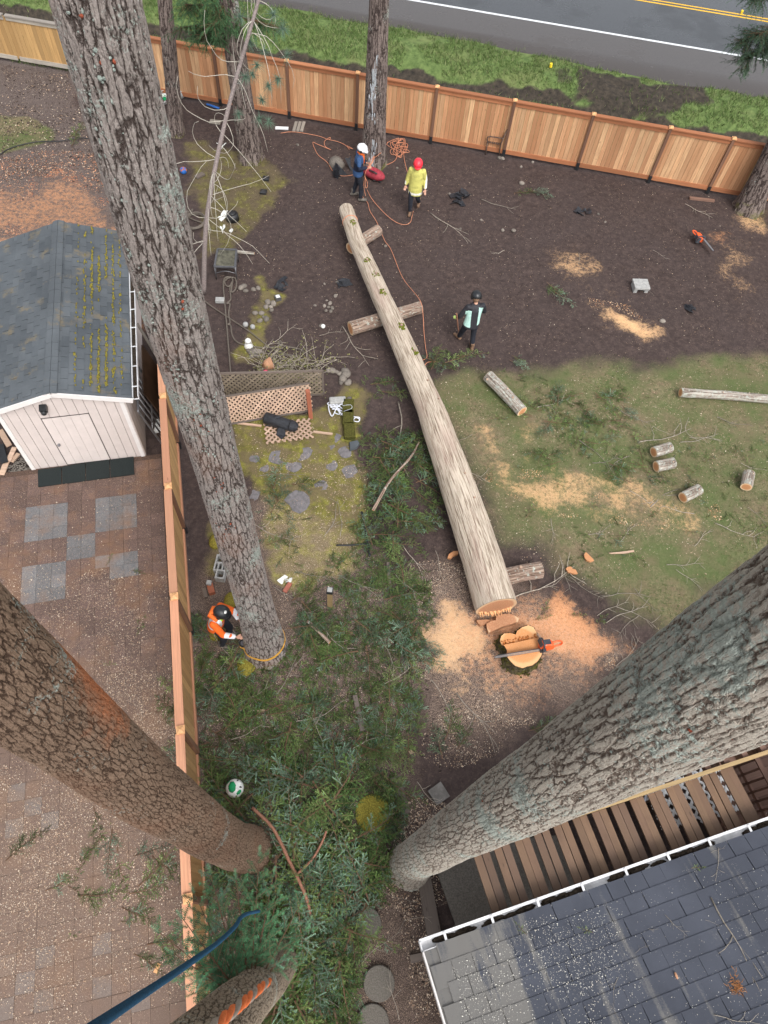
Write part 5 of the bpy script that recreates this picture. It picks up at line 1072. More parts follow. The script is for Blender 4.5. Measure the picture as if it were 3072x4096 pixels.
boughs_at([(205, 1745, -1.2), (245, 1790, -1.5), (255, 1830, -1.1), (225, 1805, -2.0), (290, 1850, .3), (100, 1925, .4), (150, 1915, -.4), (170, 1935, .1), (280, 1930, .2), (300, 1915, .9), (265, 1960, -.4), (330, 1850, -.6), (290, 2060, -.3), (320, 2040, .2), (15, 1860, .9), (350, 1560, .8), (375, 1480, 1.4), (335, 1540, .2), (380, 1550, 1.0)], lbp, grp_, (.55, .85), .06)
boughs_at([(230, 1225, 1.4), (310, 1330, -1.4), (285, 1235, .2), (215, 1435, .1), (350, 1560, .3), (175, 1870, 1.5), (145, 2030, .8), (385, 1920, 1.5), (260, 1990, .1)], 'small fir sprig lying on the red pavers', 'fir sprigs on the pavers', (.6, 1.0), .05, SPRIG, 'fir_sprig')
boughs_at([(150, 300, 1.2), (155, 320, 1.6)], 'small green bough on the mulch bed behind the shed', 'fir boughs on the mulch bed', (.7, 1.0))
boughs_at([(1125, 815, .1), (1290, 840, .4), (1160, 890, .7), (1060, 905, .2), (1400, 1120, .8), (1480, 1150, .2), (1135, 1120, 1.1), (1060, 1040, 1.5), (1110, 1010, .2), (970, 1010, 1.0), (1200, 1045, -.4), (1270, 1095, .2)], 'fir sprig scattered along the sawdust drift', 'fir sprigs along the sawdust drift', (.5, 1.0), .03, SPRIG, 'fir_sprig')
boughs_at([(1170, 1330, 1.2), (1155, 1340, .4), (1230, 1330, .2), (1290, 1350, 1.0)], 'fir sprig lying on the orange sawdust by the stump', 'fir sprigs by the stump', (.6, .9), .03, SPRIG, 'fir_sprig')
# ---- the mat of small sprays nobody could count
def mat_of_sprays(name, zones, label):
    F = Fol()
    for poly, dens, zmax, pale in zones:
        P = Dpoly(*poly); xs = [p.x for p in P]; ys = [p.y for p in P]; area = (max(xs) - min(xs)) * (max(ys) - min(ys)); n = int(area * dens)
        x = rng.uniform(min(xs), max(xs), n); y = rng.uniform(min(ys), max(ys), n); k = poly_sd(x, y, P) + (fbm(x, y, 1.7, 3, 5) - .5) * .9 > 0; x, y = x[k], y[k]; k = fbm(x, y, 1.3, 3, 91) > rng.uniform(.25, .55, len(x)); x, y = x[k], y[k]
        for cx, cy, r_ in CLEAR: c_ = D(cx, cy); k = np.hypot(x - c_.x, y - c_.y) > r_ / 100; x, y = x[k], y[k]
        zz = ground_h(x, y)
        cl = fbm(x, y, .9, 3, 17)
        for i in range(len(x)):
            a = rng.uniform(0, 2 * PI); d = np.array([math.cos(a), math.sin(a), rng.normal(.05, .22)]); d /= np.linalg.norm(d)
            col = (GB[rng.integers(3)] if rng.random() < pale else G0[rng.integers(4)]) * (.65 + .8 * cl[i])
            branchlet(F, np.array([x[i], y[i], max(zz[i], -.05) + .02 + zmax * rng.random() ** 1.5]), d, rng.uniform(.1, .28), col, .021, .019)
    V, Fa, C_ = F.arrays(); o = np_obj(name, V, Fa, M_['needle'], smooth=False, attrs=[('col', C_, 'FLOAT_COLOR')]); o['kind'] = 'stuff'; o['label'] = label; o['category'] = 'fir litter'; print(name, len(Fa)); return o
mat_of_sprays('fir_litter', [
    (((415, 1330), (520, 1440), (640, 1380), (640, 1290), (800, 1230), (900, 1260), (950, 1330), (900, 1440), (920, 1500), (900, 1620), (830, 1690), (700, 1690), (560, 1640), (440, 1680), (425, 1500)), 190, .07, .12),
    (((440, 1690), (560, 1640), (700, 1690), (850, 1680), (860, 1800), (830, 1900), (800, 2000), (830, 2120), (800, 2230), (560, 2260), (520, 2100), (450, 2050)), 420, .30, .14),
    (((780, 950), (850, 930), (930, 950), (950, 1050), (960, 1150), (900, 1270), (760, 1290), (650, 1290), (790, 1170), (790, 1040)), 210, .14, .08),
    (((1150, 860), (1340, 835), (1360, 900), (1330, 940), (1180, 960)), 60, .04, .12), (((1200, 940), (1400, 960), (1470, 1060), (1380, 1050), (1250, 1010)), 55, .04, .12),
    (((1080, 800), (1200, 830), (1160, 900), (1080, 850)), 25, .03, .1), (((1470, 960), (1659, 950), (1659, 1180), (1500, 1100)), 12, .03, .15), (((1100, 1130), (1400, 1130), (1400, 1250), (1200, 1240)), 14, .03, .1),
    (((560, 1000), (640, 1000), (640, 1180), (570, 1200)), 22, .05, .5), (((900, 760), (1010, 760), (1010, 810), (920, 820)), 40, .1, .1), (((780, 815), (860, 815), (870, 860), (790, 865)), 30, .05, .1),
    (((185, 1730), (300, 1740), (340, 1860), (240, 1850)), 20, .04, .1), (((360, 1440), (400, 1440), (405, 1650), (300, 1600)), 26, .04, .2), (((560, 1200), (780, 1180), (780, 1260), (600, 1280)), 16, .04, .2),
], 'loose green fir sprays and needles covering the ground')

# ================================================================== live boughs on the climbed trunk and crowns in view
def live(parent, name, base, tips, seed, sc=1.0, nl=.036, step=.015, pale=.12):
    global rng; keep = rng; rng = np.random.default_rng(seed); F = Fol(); b0 = np.array(base, float)
    for tp in tips:
        tp = np.array(tp, float); d = tp - b0; L = np.linalg.norm(d); d /= L; F.stem(b0, tp, .010, .003, BR * .7); k = .18 * L; sg = 1
        while k < L:
            a = sg * rng.uniform(.6, 1.0); c, s_ = math.cos(a), math.sin(a); q = np.array([d[0] * c - d[1] * s_, d[0] * s_ + d[1] * c, rng.normal(0, .12)]); q /= np.linalg.norm(q); bl = (.5 * (1 - .7 * k / L) + .06) * sc * rng.uniform(.6, 1.0)
            col = np.array((.06, .15, .07)) * rng.uniform(.45, 1.5) if rng.random() > pale else np.array((.1, .2, .13)); p = b0 + d * k + np.array([0, 0, rng.normal(0, .04)])
            F.twig(p, q, bl, nl, col, step, bw=.0115); F.stem(p, p + q * bl, .004, .0015, BR); kk = .05; g2 = 1
            while kk < bl - .03:
                a2 = g2 * rng.uniform(.7, 1.0); c, s_ = math.cos(a2), math.sin(a2); q2 = np.array([q[0] * c - q[1] * s_, q[0] * s_ + q[1] * c, q[2] + rng.normal(-.05, .1)]); F.twig(p + q * kk, q2, (bl - kk) * .6, nl * .92, col * rng.uniform(.85, 1.25), step, bw=.0115); g2 = -g2; kk += rng.uniform(.055, .08)
            sg = -sg; k += rng.uniform(.07, .11)
        F.twig(tp, d, .12, nl, np.array((.1, .2, .11)), step, bw=.0115)
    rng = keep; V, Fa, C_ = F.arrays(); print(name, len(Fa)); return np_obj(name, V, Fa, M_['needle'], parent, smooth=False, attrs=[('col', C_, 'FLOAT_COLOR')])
ax_at = lambda z: Vector([float(np.interp(z, [a[2] for a in AXD], [a[i] for a in AXD])) for i in range(2)] + [z])
for k, (z, tips) in enumerate(((5.4, [D(455, 1890, 6.0), D(395, 1985, 6.1), D(345, 2015, 6.0), D(420, 1930, 5.9), D(430, 2030, 6.1), D(375, 2060, 5.9)]), (4.9, [D(560, 1850, 5.2), D(510, 1900, 5.4), D(440, 2070, 5.8), D(480, 1955, 5.3), D(590, 1895, 5.0)]), (4.5, [D(650, 1950, 4.9), D(600, 1935, 4.8), D(520, 2010, 5.2), D(560, 1975, 4.7), D(660, 2000, 4.6)]))):
    live(treeD, 'live_bough', ax_at(z), [tuple(t) for t in tips], 500 + k, sc=.85)
# far crowns that hang into the picture
def crown(parent, name, spots, seed, colr, n=26, L=.9, droop=-.35, nl=.03, step=.03):
    global rng; keep = rng; rng = np.random.default_rng(seed); F = Fol()
    for b0, tp in spots:
        b0 = np.array(b0); tp = np.array(tp); F.stem(b0, tp, .03, .008, BR * .8)
        for i in range(n):
            q = rng.uniform(.2, 1.0); p = b0 + (tp - b0) * q; a = rng.uniform(0, 2 * PI); d = np.array([math.cos(a), math.sin(a), rng.normal(droop, .25)]) + (tp - b0) / np.linalg.norm(tp - b0) * .5; d /= np.linalg.norm(d)
            col = np.array(colr) * rng.uniform(.6, 1.4); F.twig(p, d, L * rng.uniform(.3, .7), nl * 1.3, col, step, bw=.02); F.stem(p, p + d * .4, .006, .003, BR)
            for j in range(7):
                kk = rng.uniform(.08, .5); a2 = rng.uniform(-1.1, 1.1); q2 = np.array([d[0] * math.cos(a2) - d[1] * math.sin(a2), d[0] * math.sin(a2) + d[1] * math.cos(a2), d[2] + rng.normal(-.1, .2)]); F.twig(p + d * kk, q2, L * .35 * rng.uniform(.4, 1), nl * 1.2, col * rng.uniform(.8, 1.2), step, bw=.02)
    rng = keep; V, Fa, C_ = F.arrays(); print(name, len(Fa)); return np_obj(name, V, Fa, M_['needle'], parent, smooth=False, attrs=[('col', C_, 'FLOAT_COLOR')])
cc = lambda x, y, yy: at_y(ray(x * 1.851718, y * 1.851718), yy)
crown(treeC, 'crown', [((-5.85, 21.05, 4.4), cc(395, 10, 20.6)), ((-5.85, 21.05, 4.0), cc(385, 60, 20.8)), ((-5.85, 21.05, 3.7), cc(425, 75, 20.5)), ((-5.85, 21.05, 5.0), cc(420, -20, 20.5)), ((-5.85, 21.05, 4.6), cc(460, 55, 20.2)), ((-5.85, 21.05, 4.2), cc(590, 55, 20.6))], 61, (.05, .105, .045), 60)
crown(treeF, 'crown', [(cc(1690, 60, 20), cc(1600, 90, 19.6)), (cc(1700, 80, 20), cc(1610, 130, 19.6)), (cc(1700, 50, 20), cc(1640, 75, 19.5)), (cc(1700, -30, 20), cc(1630, -8, 19.5))], 62, (.07, .12, .07), 60, .8)
# ---- leaning dead sapling with curly bare twigs and a few pine tufts
b0 = D(440, 632); sy = b0.y; tipS = cc(553, 20, sy + 2.2); midS = cc(487, 260, sy + 1.3); lowS = cc(447, 470, sy + .4)
sap_t = thing('dead_sapling', 'leaning bare purple-grey sapling with curly dead twigs', 'tree', Vector((b0.x, b0.y, 0)))
st = catmull([b0, lowS, midS, tipS, tipS + (tipS - midS) * .3], 8); MB().tube(st, list(np.linspace(.07, .03, len(st))), 10).build('trunk', M_['twigp'], sap_t, True)
tw = MB(); rs = random.Random(12)
for k in range(52):
    i = rs.randrange(6, len(st) - 2); p = st[i]; a = rs.uniform(0, 2 * PI); el = rs.uniform(-.6, .3); L = rs.uniform(.5, 2.0); d = Vector((math.cos(a) * math.cos(el), math.sin(a) * math.cos(el), math.sin(el))); pts = [p]; tn = rs.uniform(-.35, .35); dv = d.copy()
    for j in range(9): dv = (Matrix.Rotation(tn + rs.gauss(0, .15), 3, d.cross(Vector((0, 0, 1))).normalized()) @ dv).normalized(); pts.append(pts[-1] + dv * L / 9)
    tw.tube(pts, list(np.linspace(.009, .004, 10)), 4)
M_['twigw'] = plain('bleached_twig', (.45, .42, .36), .9, .25, 30, .4); tw.build('bare_twigs', M_['twigw'], sap_t, True)
def pine_tufts(parent, name, pts, seed, col=(.10, .155, .11)):
    global rng; keep = rng; rng = np.random.default_rng(seed); Vs = []; Cs = []
    for p in pts:
        p = np.array(p); n = 90; a = rng.normal(0, 1, (n, 3)); a /= np.linalg.norm(a, axis=1, keepdims=True); L = rng.uniform(.16, .28, (n, 1)); w_ = np.cross(a, [0, 0, 1.0]) * .007
        Vs.append(np.stack([p + w_, p - w_, p + a * L - np.array([0, 0, .04])], 1).reshape(-1, 3)); Cs.append(np.repeat(np.array(col) * rng.uniform(.7, 1.5, (n, 1)), 3, 0))
    rng = keep; V = np.concatenate(Vs); C_ = np.concatenate(Cs); return np_obj(name, V, np.arange(len(V)).reshape(-1, 3), M_['needle'], parent, smooth=False, attrs=[('col', np.concatenate([C_, np.ones((len(C_), 1))], 1), 'FLOAT_COLOR')])
pine_tufts(sap_t, 'pine_tufts', [cc(x, y, sy + rs.uniform(1.0, 2.2)) for x, y in ((520, 35), (570, 110), (540, 90), (580, 185), (565, 215), (600, 170), (560, 255), (580, 262), (590, 30), (610, 60), (555, 140), (620, 120), (530, 165), (545, 160), (515, 245))], 71)
# ================================================================== people
def V3(*a): return Vector(a)
def remesh(o, vox, sm=6):
    m_ = o.modifiers.new('remesh', 'REMESH'); m_.mode = 'VOXEL'; m_.voxel_size = vox; m_.use_smooth_shade = True
    s_ = o.modifiers.new('smooth', 'SMOOTH'); s_.factor = .5; s_.iterations = sm; return o
def person(label, loc, rot, J, coat, coat_len, trou, boot, helm, glove=None, extra=None):
    """J: joints in the wearer's own frame (x right, y ahead, z up)"""
    t = thing('person', label, 'person', loc, None, rot); ORG[t.name] = V3(0, 0, 0); j = {k: Vector(v) if hasattr(v, '__len__') else v for k, v in J.items()}
    def mk(mb, name, mat, vox, parent=t, sm=5):
        o = bpy.data.objects.new(name, mb.mesh(name, M_[mat], True)); link(o, parent); ORG[o.name] = V3(0, 0, 0)
        return remesh(o, vox, sm) if vox else o
    hd = j['head']; look = j['look'].normalized(); HR = look.to_track_quat('Y', 'Z').to_matrix()
    hr2 = MB(); hr2.ell(hd + HR @ V3(0, -.028, -.035), (.086, .085, .10), HR, 14, 10); hair_o = hr2
    hp_, ch, nk = j['hip'], j['chest'], j['neck']; fw_ = V3(0, 1, 0)
    b = MB()                                                  # one body: trunk, limbs, head, face, ears and fingers
    b.ell(hd, (.078, .098, .12), HR, 16, 12); b.ell(hd + HR @ V3(0, .085, -.045), (.045, .035, .045), HR); b.ell(hd + HR @ V3(0, .105, -.01), (.013, .02, .025), HR, 8, 6)
    for s in (-1, 1): b.ell(hd + HR @ V3(s * .08, 0, -.01), (.012, .025, .034), HR, 8, 6); b.ell(hd + HR @ V3(s * .032, .088, .018), (.014, .01, .009), HR, 8, 6)
    b.ell(hd + HR @ V3(0, .108, -.05), (.024, .008, .008), HR, 8, 6)
    b.tube([nk - V3(0, 0, .06), nk, hd - V3(0, 0, .06)], [.05, .05, .05], 10); b.tube([hp_, hp_.lerp(ch, .5), ch, nk], [.11, .095, .10, .05], 12)
    for s, S_ in ((-1, 'L'), (1, 'R')):
        sh, el, wr = j['sh' + S_], j['el' + S_], j['wr' + S_]; b.tube([ch.lerp(sh, .3), sh, sh.lerp(el, .5), el, el.lerp(wr, .4), wr], [.06, .055, .047, .038, .036, .025], 10)
        hj, kn, an = j['hj' + S_], j['kn' + S_], j['an' + S_]; b.tube([hp_.lerp(hj, .6), hj, hj.lerp(kn, .5), kn, kn.lerp(an, .35), an], [.09, .085, .07, .053, .05, .035], 10)
        if not glove or (glove and glove[1] != S_ and glove[1] != 'B'): hand(b, el, wr, s, j.get('cu' + S_, .5))
    body = mk(b, 'body', 'skin', .013, sm=2)
    mk(hair_o, 'hair', 'leather', None); c = MB(); top = nk + V3(0, 0, .0)
    k0 = hp_ + (hp_ - ch).normalized() * coat_len; cw = 1.0
    for q, rx, ry in ((0, .205, .15), (.2, .2, .15), (.4, .195, .145), (.6, .195, .145), (.75, .205, .145), (.9, .19, .13), (1.0, .12, .10)):
        pass
    spine = [k0, k0.lerp(hp_, .6), hp_.lerp(ch, .3), hp_.lerp(ch, .7), ch, ch.lerp(nk, .55), nk - V3(0, 0, .01)]
    wd = [.215, .215, .20, .20, .205, .165, .085]; de = [.165, .165, .15, .145, .14, .12, .08]; vs = []
    for p, a, d_ in zip(spine, wd, de):
        for k in range(16): an = 2 * PI * k / 16; vs.append(p + V3(a * math.cos(an), d_ * math.sin(an), 0))
    fs_ = [(i * 16 + k, i * 16 + (k + 1) % 16, (i + 1) * 16 + (k + 1) % 16, (i + 1) * 16 + k) for i in range(6) for k in range(16)] + [tuple(range(15, -1, -1)), tuple(96 + k for k in range(16))]
    c.add(vs, fs_)
    for S_ in 'LR':
        sh, el, wr = j['sh' + S_], j['el' + S_], j['wr' + S_]; c.ell(sh, (.075, .08, .075)); c.tube([ch.lerp(sh, .6), sh, sh.lerp(el, .5), el, el.lerp(wr, .5), el.lerp(wr, .93)], [.09, .083, .075, .066, .06, .052], 12)
    mk(c, 'jacket', coat, .016, sm=4)
    p_ = MB(); p_.ell(hp_ + V3(0, 0, .02), (.175, .135, .14))
    for S_ in 'LR':
        hj, kn, an = j['hj' + S_], j['kn' + S_], j['an' + S_]; p_.tube([hp_.lerp(hj, .6) + V3(0, 0, .03), hj, hj.lerp(kn, .5), kn, kn.lerp(an, .5), an + (kn - an) * .02], [.11, .108, .092, .075, .07, .062], 12)
    mk(p_, 'trousers', trou, .015, sm=4)
    for S_ in 'LR':
        an, to = j['an' + S_], j['to' + S_]; bo = MB(); d_ = (to - an); d_.z = 0; d_ = d_.normalized(); heel = an - d_ * .05; bo.tube([an + V3(0, 0, .14), an + V3(0, 0, .02), an - V3(0, 0, .03)], [.058, .058, .056], 10)
        zz = an.z - .045; bo.ell(V3(heel.x, heel.y, zz), (.045, .045, .045)); bo.tube([V3(heel.x, heel.y, zz), V3(an.x + d_.x * .08, an.y + d_.y * .08, zz + .005), V3(an.x + d_.x * .19, an.y + d_.y * .19, to.z + .035)], [.05, .052, .043], 10); mk(bo, 'boot', boot, .012, sm=2)
    # helmet with brim, ear cups and band
    hc = hd + HR @ V3(0, -.005, .035); hm_ = MB(); hm_.ell(hc, (.14, .165, .14), HR, 20, 8, -.3, PI / 2); hm_.ell(hc + HR @ V3(0, .11, -.012), (.11, .095, .014), HR, 16, 4)
    for k in (-1, 0, 1): hm_.tube([hc + HR @ V3(k * .045, -.145, .055), hc + HR @ V3(k * .045, -.02,   .141 - abs(k) * .006), hc + HR @ V3(k * .045, .11, .095)], .009, 6)
    he = mk(hm_, 'helmet', helm, None)
    for s in (-1, 1): e_ = MB(); e_.ell(hd + HR @ V3(s * .115, -.01, -.005), (.035, .045, .055), HR, 10, 8); e_.tube([hd + HR @ V3(s * .125, -.01, .0), hd + HR @ V3(s * .125, -.005, .08)], .008, 6); mk(e_, 'ear_cup', 'black', None, he)
    if glove:
        for s, S_ in ((-1, 'L'), (1, 'R')):
            if glove[1] in (S_, 'B'): g_ = MB(); hand(g_, j['el' + S_], j['wr' + S_], s, j.get('cu' + S_, .5), 1.25); g_.tube([j['wr' + S_], j['wr' + S_] + (j['el' + S_] - j['wr' + S_]).normalized() * .08], [.036, .045], 10); mk(g_, 'glove', glove[0], .0105, sm=2)
    if extra: extra(t, j, mk, HR)
    return t
def hand(b, el, wr, s, curl, k=1.0):
    """palm, four curled fingers of unequal length and a thumb off its side"""
    curl = curl if not hasattr(curl, '__len__') else curl[0]
    d = (wr - el).normalized(); x = d.cross(V3(0, 1, 0.2)); x = x.normalized() if x.length > .1 else V3(1, 0, 0); nrm = x.cross(d).normalized(); pc = wr + d * .055 * k
    R = Matrix((x, d, nrm)).transposed(); b.ell(pc, (.042 * k, .055 * k, .02 * k), R, 10, 8)
    for i, L in enumerate((.068, .078, .072, .055)):
        o_ = pc + x * ((i - 1.5) * .021 * k) + d * .04 * k; a1 = curl * .9; p1 = o_ + (d * math.cos(a1) + nrm * math.sin(a1)) * L * .55 * k; a2 = curl * 2.0; p2 = p1 + (d * math.cos(a2) + nrm * math.sin(a2)) * L * .5 * k; b.tube([o_, p1, p2], [.0105 * k, .0098 * k, .0085 * k], 7)
    o_ = pc + x * (s * -.035 * k) - d * .015 * k; p1 = o_ + (x * (-s * .6) + d * .6 + nrm * .3).normalized() * .035 * k; p2 = p1 + (d * .8 + nrm * .6).normalized() * .03 * k; b.tube([o_, p1, p2], [.013 * k, .0115 * k, .0095 * k], 7)
ST = dict(hip=(0, 0, .95), chest=(0, 0, 1.33), neck=(0, .01, 1.49), head=(0, .04, 1.63), look=(0, 1, -.25), shL=(-.19, 0, 1.42), shR=(.19, 0, 1.42), elL=(-.26, -.03, 1.15), elR=(.26, -.03, 1.15), wrL=(-.28, .06, .92), wrR=(.28, .06, .92),
          hjL=(-.1, 0, .9), hjR=(.1, 0, .9), knL=(-.11, .03, .5), knR=(.11, .03, .5), anL=(-.12, 0, .1), anR=(.12, 0, .1), toL=(-.14, .15, .03), toR=(.14, .15, .03))
def pose(**k): d = dict(ST); d.update(k); return d
# person gathering rope at the sap-streaked tree, facing right
def x_blue(t, j, mk, HR):
    m_ = MB(); m_.tube([j['neck'] + V3(0, -.07, .06), j['neck'] + V3(.08, 0, .06), j['neck'] + V3(.02, .1, -.02), j['chest'] + V3(0, .15, -.12)], [.03, .035, .035, .02], 8); mk(m_, 'scarf', 'orangecloth', None)
M_['orangecloth'] = plain('orange_hood_cloth', (.85, .17, .03), .8, .2, 20, .5)
person('worker in blue jacket and white helmet gathering orange rope by the fir trunk', on(D(772, 427)), math.radians(-82), pose(look=(.15, 1, -.45), head=(.01, .09, 1.62), neck=(0, .04, 1.48), chest=(0, .02, 1.32), elL=(-.27, .02, 1.17), elR=(.27, .02, 1.16), wrL=(-.10, .26, 1.13), wrR=(.10, .27, 1.10), cuL=.9, cuR=.9,
       anL=(-.13, -.14, .1), toL=(-.15, .02, .03), anR=(.15, .10, .1), toR=(.17, .26, .03), knL=(-.12, -.02, .5), knR=(.13, .1, .5)), 'jk_blue', .12, 'jeans', 'leatherg', 'whitehelm', None, x_blue)
# person walking in a yellow coat
def x_yel(t, j, mk, HR):
    m_ = MB(); m_.tube([j['neck'] + V3(-.06, .05, .02), j['neck'] + V3(0, .08, .0), j['neck'] + V3(.06, .05, .02)], .022, 8); mk(m_, 'collar', 'orangecloth', None)
person('worker in dirty yellow reflective coat and red helmet walking across bare soil', on(D(892, 457)), math.radians(176), pose(look=(-.1, 1, -.35), wrL=(-.30, .08, .90), wrR=(.30, .02, .90), knL=(-.1, -.02, .5), anL=(-.12, -.33, .17), toL=(-.13, -.19, .07), anR=(.08, .12, .1), toR=(.08, .27, .03), knR=(.1, .1, .5)), 'jk_yel', .3, 'jeans', 'leather', 'red', None, x_yel)
# person in dark and mint jacket walking away with a stick
person('worker in black and mint jacket and black helmet walking away with a stick', on(D(1007, 745)), math.radians(14), pose(hip=(0, -.02, .93), chest=(.04, .06, 1.3), neck=(.05, .12, 1.46), head=(.05, .19, 1.58), look=(.05, 1, -.5), shL=(-.15, .06, 1.38), shR=(.23, .06, 1.40), elL=(-.32, .05, 1.10), wrL=(-.35, .19, .90), elR=(.33, .12, 1.14), wrR=(.27, .3, 1.04), cuL=1.0,
       hjL=(-.1, -.02, .88), hjR=(.1, -.02, .88), knR=(.12, -.02, .5), anR=(.13, -.13, .1), toR=(.14, .02, .03), knL=(-.14, .12, .5), anL=(-.16, .26, .14), toL=(-.24, .38, .05)), 'jk_mint', .12, 'jeans', 'leather', 'blackhelm', ('glove', 'L'))
# person in hi-vis at the strapped trunk
def x_org(t, j, mk, HR):
    m_ = MB(); nk = j['neck']; m_.tube([nk + V3(-.13, .03, .01), nk + V3(-.08, -.12, .03), nk + V3(.08, -.13, .03), nk + V3(.13, .03, .01)], [.04, .055, .055, .04], 10); mk(m_, 'hood', 'orangecloth', None)
    m_ = MB(); m_.tube([nk + V3(-.11, .08, .03), nk + V3(0, .14, .05), nk + V3(.11, .08, .03)], .045, 8); mk(m_, 'collar', 'lime', None)
    m_ = MB(); hc = j['head'] + HR @ V3(.02, .02, .175); m_.ell(hc, (.035, .028, .008), HR, 10, 4); mk(m_, 'helmet_sticker', 'white', None)
person('worker in orange hi-vis jacket and black helmet working at the strapped trunk', on(V3(-2.96, 4.84, 0)), math.radians(-98), pose(hip=(0, -.06, .92), chest=(0, .02, 1.28), neck=(0, .07, 1.45), head=(0, .15, 1.58), look=(0, 1, -.6), shL=(-.19, .03, 1.38), shR=(.19, .03, 1.38), elL=(-.24, .24, 1.16), elR=(.27, .22, 1.14), wrL=(-.12, .40, 1.10), wrR=(.20, .44, 1.02), cuL=.7, cuR=.7,
       anL=(-.14, .05, .1), toL=(-.16, .2, .03), anR=(.14, .0, .1), toR=(.16, .16, .03), knL=(-.13, .12, .5), knR=(.13, .1, .5)), 'jk_org', .06, 'jeans', 'leatherg', 'blackhelm', None, x_org)

# ================================================================== chainsaws
def chainsaw(label, p, ang, bar, roll, z):
    """body length .42, bar along +x from the nose"""
    t = thing('chainsaw', label, 'chainsaw', Vector((p.x, p.y, z))); RM = Matrix.Rotation(ang, 3, 'Z') @ Matrix.Rotation(roll, 3, 'X'); o0 = Vector((p.x, p.y, z))
    T_ = lambda q: o0 + RM @ Vector(q)
    def add(mb, name, mat, parent=t, sm=False): mb.v = [tuple(T_(v)) for v in mb.v]; return mb.build(name, M_[mat], parent, sm)
    b = MB(); pr = [(-.24, .02), (-.26, .10), (-.2, .19), (-.06, .22), (.03, .2), (.06, .11), (.05, .01), (-.1, .0)]
    n = len(pr); b.add([(x, -.075, y) for x, y in pr] + [(x, .075, y) for x, y in pr], [tuple(range(n)), tuple(range(2 * n - 1, n - 1, -1))] + [(i, n + i, n + (i + 1) % n, (i + 1) % n) for i in range(n)])
    bo = add(b, 'housing', 'orange'); bo.modifiers.new('bev', 'BEVEL').width = .015
    b = MB(); b.box((-.1, 0, .222), (.13, .11, .02)); add(b, 'top_cover', 'saw_dark', bo)
    b = MB(); b.box((.0, .085, .06), (.12, .03, .1)); add(b, 'clutch_cover', 'saw_dark', bo)
    b = MB(); b.tube(catmull([(-.2, 0, .17), (-.32, 0, .19), (-.42, 0, .15), (-.42, 0, .05), (-.3, 0, .02), (-.2, 0, .03)], 5), .02, 8); add(b, 'rear_handle', 'orange', t, True)
    b = MB(); b.tube(catmull([(-.02, -.12, .02), (-.01, -.13, .18), (.0, -.06, .27), (.0, .08, .27), (.01, .12, .15), (.02, .11, .03)], 5), .017, 8); add(b, 'front_handle', 'saw_dark', t, True)
    b = MB(); b.box((.05, -.01, .22), (.02, .18, .1), Matrix.Rotation(-.35, 3, 'Y')); add(b, 'hand_guard', 'saw_dark')
    b = MB(); L = bar; pr = [(.04, .02), (.04, .10), (L * .5, .11), (L - .05, .1), (L - .01, .08), (L, .06), (L - .01, .04), (L - .05, .02), (L * .5, .01)]; n = len(pr)
    b.add([(x, .05, y) for x, y in pr] + [(x, .058, y) for x, y in pr], [tuple(range(n)), tuple(range(2 * n - 1, n - 1, -1))] + [(i, n + i, n + (i + 1) % n, (i + 1) % n) for i in range(n)]); gb = add(b, 'guide_bar', 'barm')
    b = MB(); b.tube([(x, .054, y) for x, y in pr] + [(pr[0][0], .054, pr[0][1])], .008, 5); add(b, 'chain', 'saw_dark', gb)
    return t
R4t = lambda x, y, z=0.0: R4s(x, y, z)
s0 = R4t(1020, 1310, SZ + .05); s1 = R4t(400, 1410, SZ + .05); e = s1 - s0
chainsaw('orange chainsaw lying with its long bar across the stump', R4t(1040, 1315, SZ), math.atan2(e.y, e.x), (s1 - R4t(1040, 1315, SZ + .05)).length, .25, SZ + .02)
s0 = Z(2, 0, 1235, 1560, .05); s1 = Z(2, 0, 1300, 1640, .05); e = s1 - s0
c2 = chainsaw('orange chainsaw with pale bar left on the bare soil', s0, math.atan2(e.y, e.x), .62, 1.3, .09)

# ================================================================== ropes, strap, lanyard
def rope(name, label, pts, rad, mat, k=6, cat='rope', n=6, parent=None):
    o = MB().tube(catmull(pts, k), rad, n).build(name, M_[mat], parent, True); return tag(o, label, cat) if label else o
r1 = RG(1350, 560, 400.0); hz = 1.08
hand_p = r1(480, 505, 1.08)
Rr = .0085
rope('rope', 'orange rope running from the gatherer across the soil under the felled trunk', [r1(455, 610, .98), r1(440, 700, .7), r1(405, 850, .25), r1(425, 950, .03), r1(500, 1040, .02), r1(540, 1180, .02), r1(640, 1340, .02), r1(710, 1500, .02), r1(790, 1680, .02), D(845, 540, .02), D(870, 600, .02), D(905, 645, .42), D(913, 672, .30), D(916, 720, .02), D(920, 755, .02), D(922, 772, .02), D(908, 780, .02)], Rr, 'rope')
rope('rope', 'orange rope looped from the gatherer to the walking worker', [r1(490, 825, .02), r1(560, 960, .02), r1(690, 1120, .02), r1(830, 1260, .02), r1(950, 1350, .02), r1(1060, 1398, .02), r1(1150, 1400, .02), r1(1210, 1360, .02), r1(1235, 1270, .03), r1(1258, 1180, .25)], Rr, 'rope')
rope('rope', 'orange rope from the tangled heap down to the yellow coat', [r1(1095, 205, .02), r1(1110, 330, .02), r1(1140, 460, .02), r1(1170, 570, .03), r1(1185, 680, .3)], Rr, 'rope')
rope('rope', 'orange rope curving from the tangled heap to the tree foot', [r1(965, 110, .03), r1(995, 230, .02), r1(960, 330, .02), r1(880, 385, .02), r1(800, 410, .02), r1(720, 408, .02), r1(650, 430, .03), r1(605, 410, .1)], Rr, 'rope')
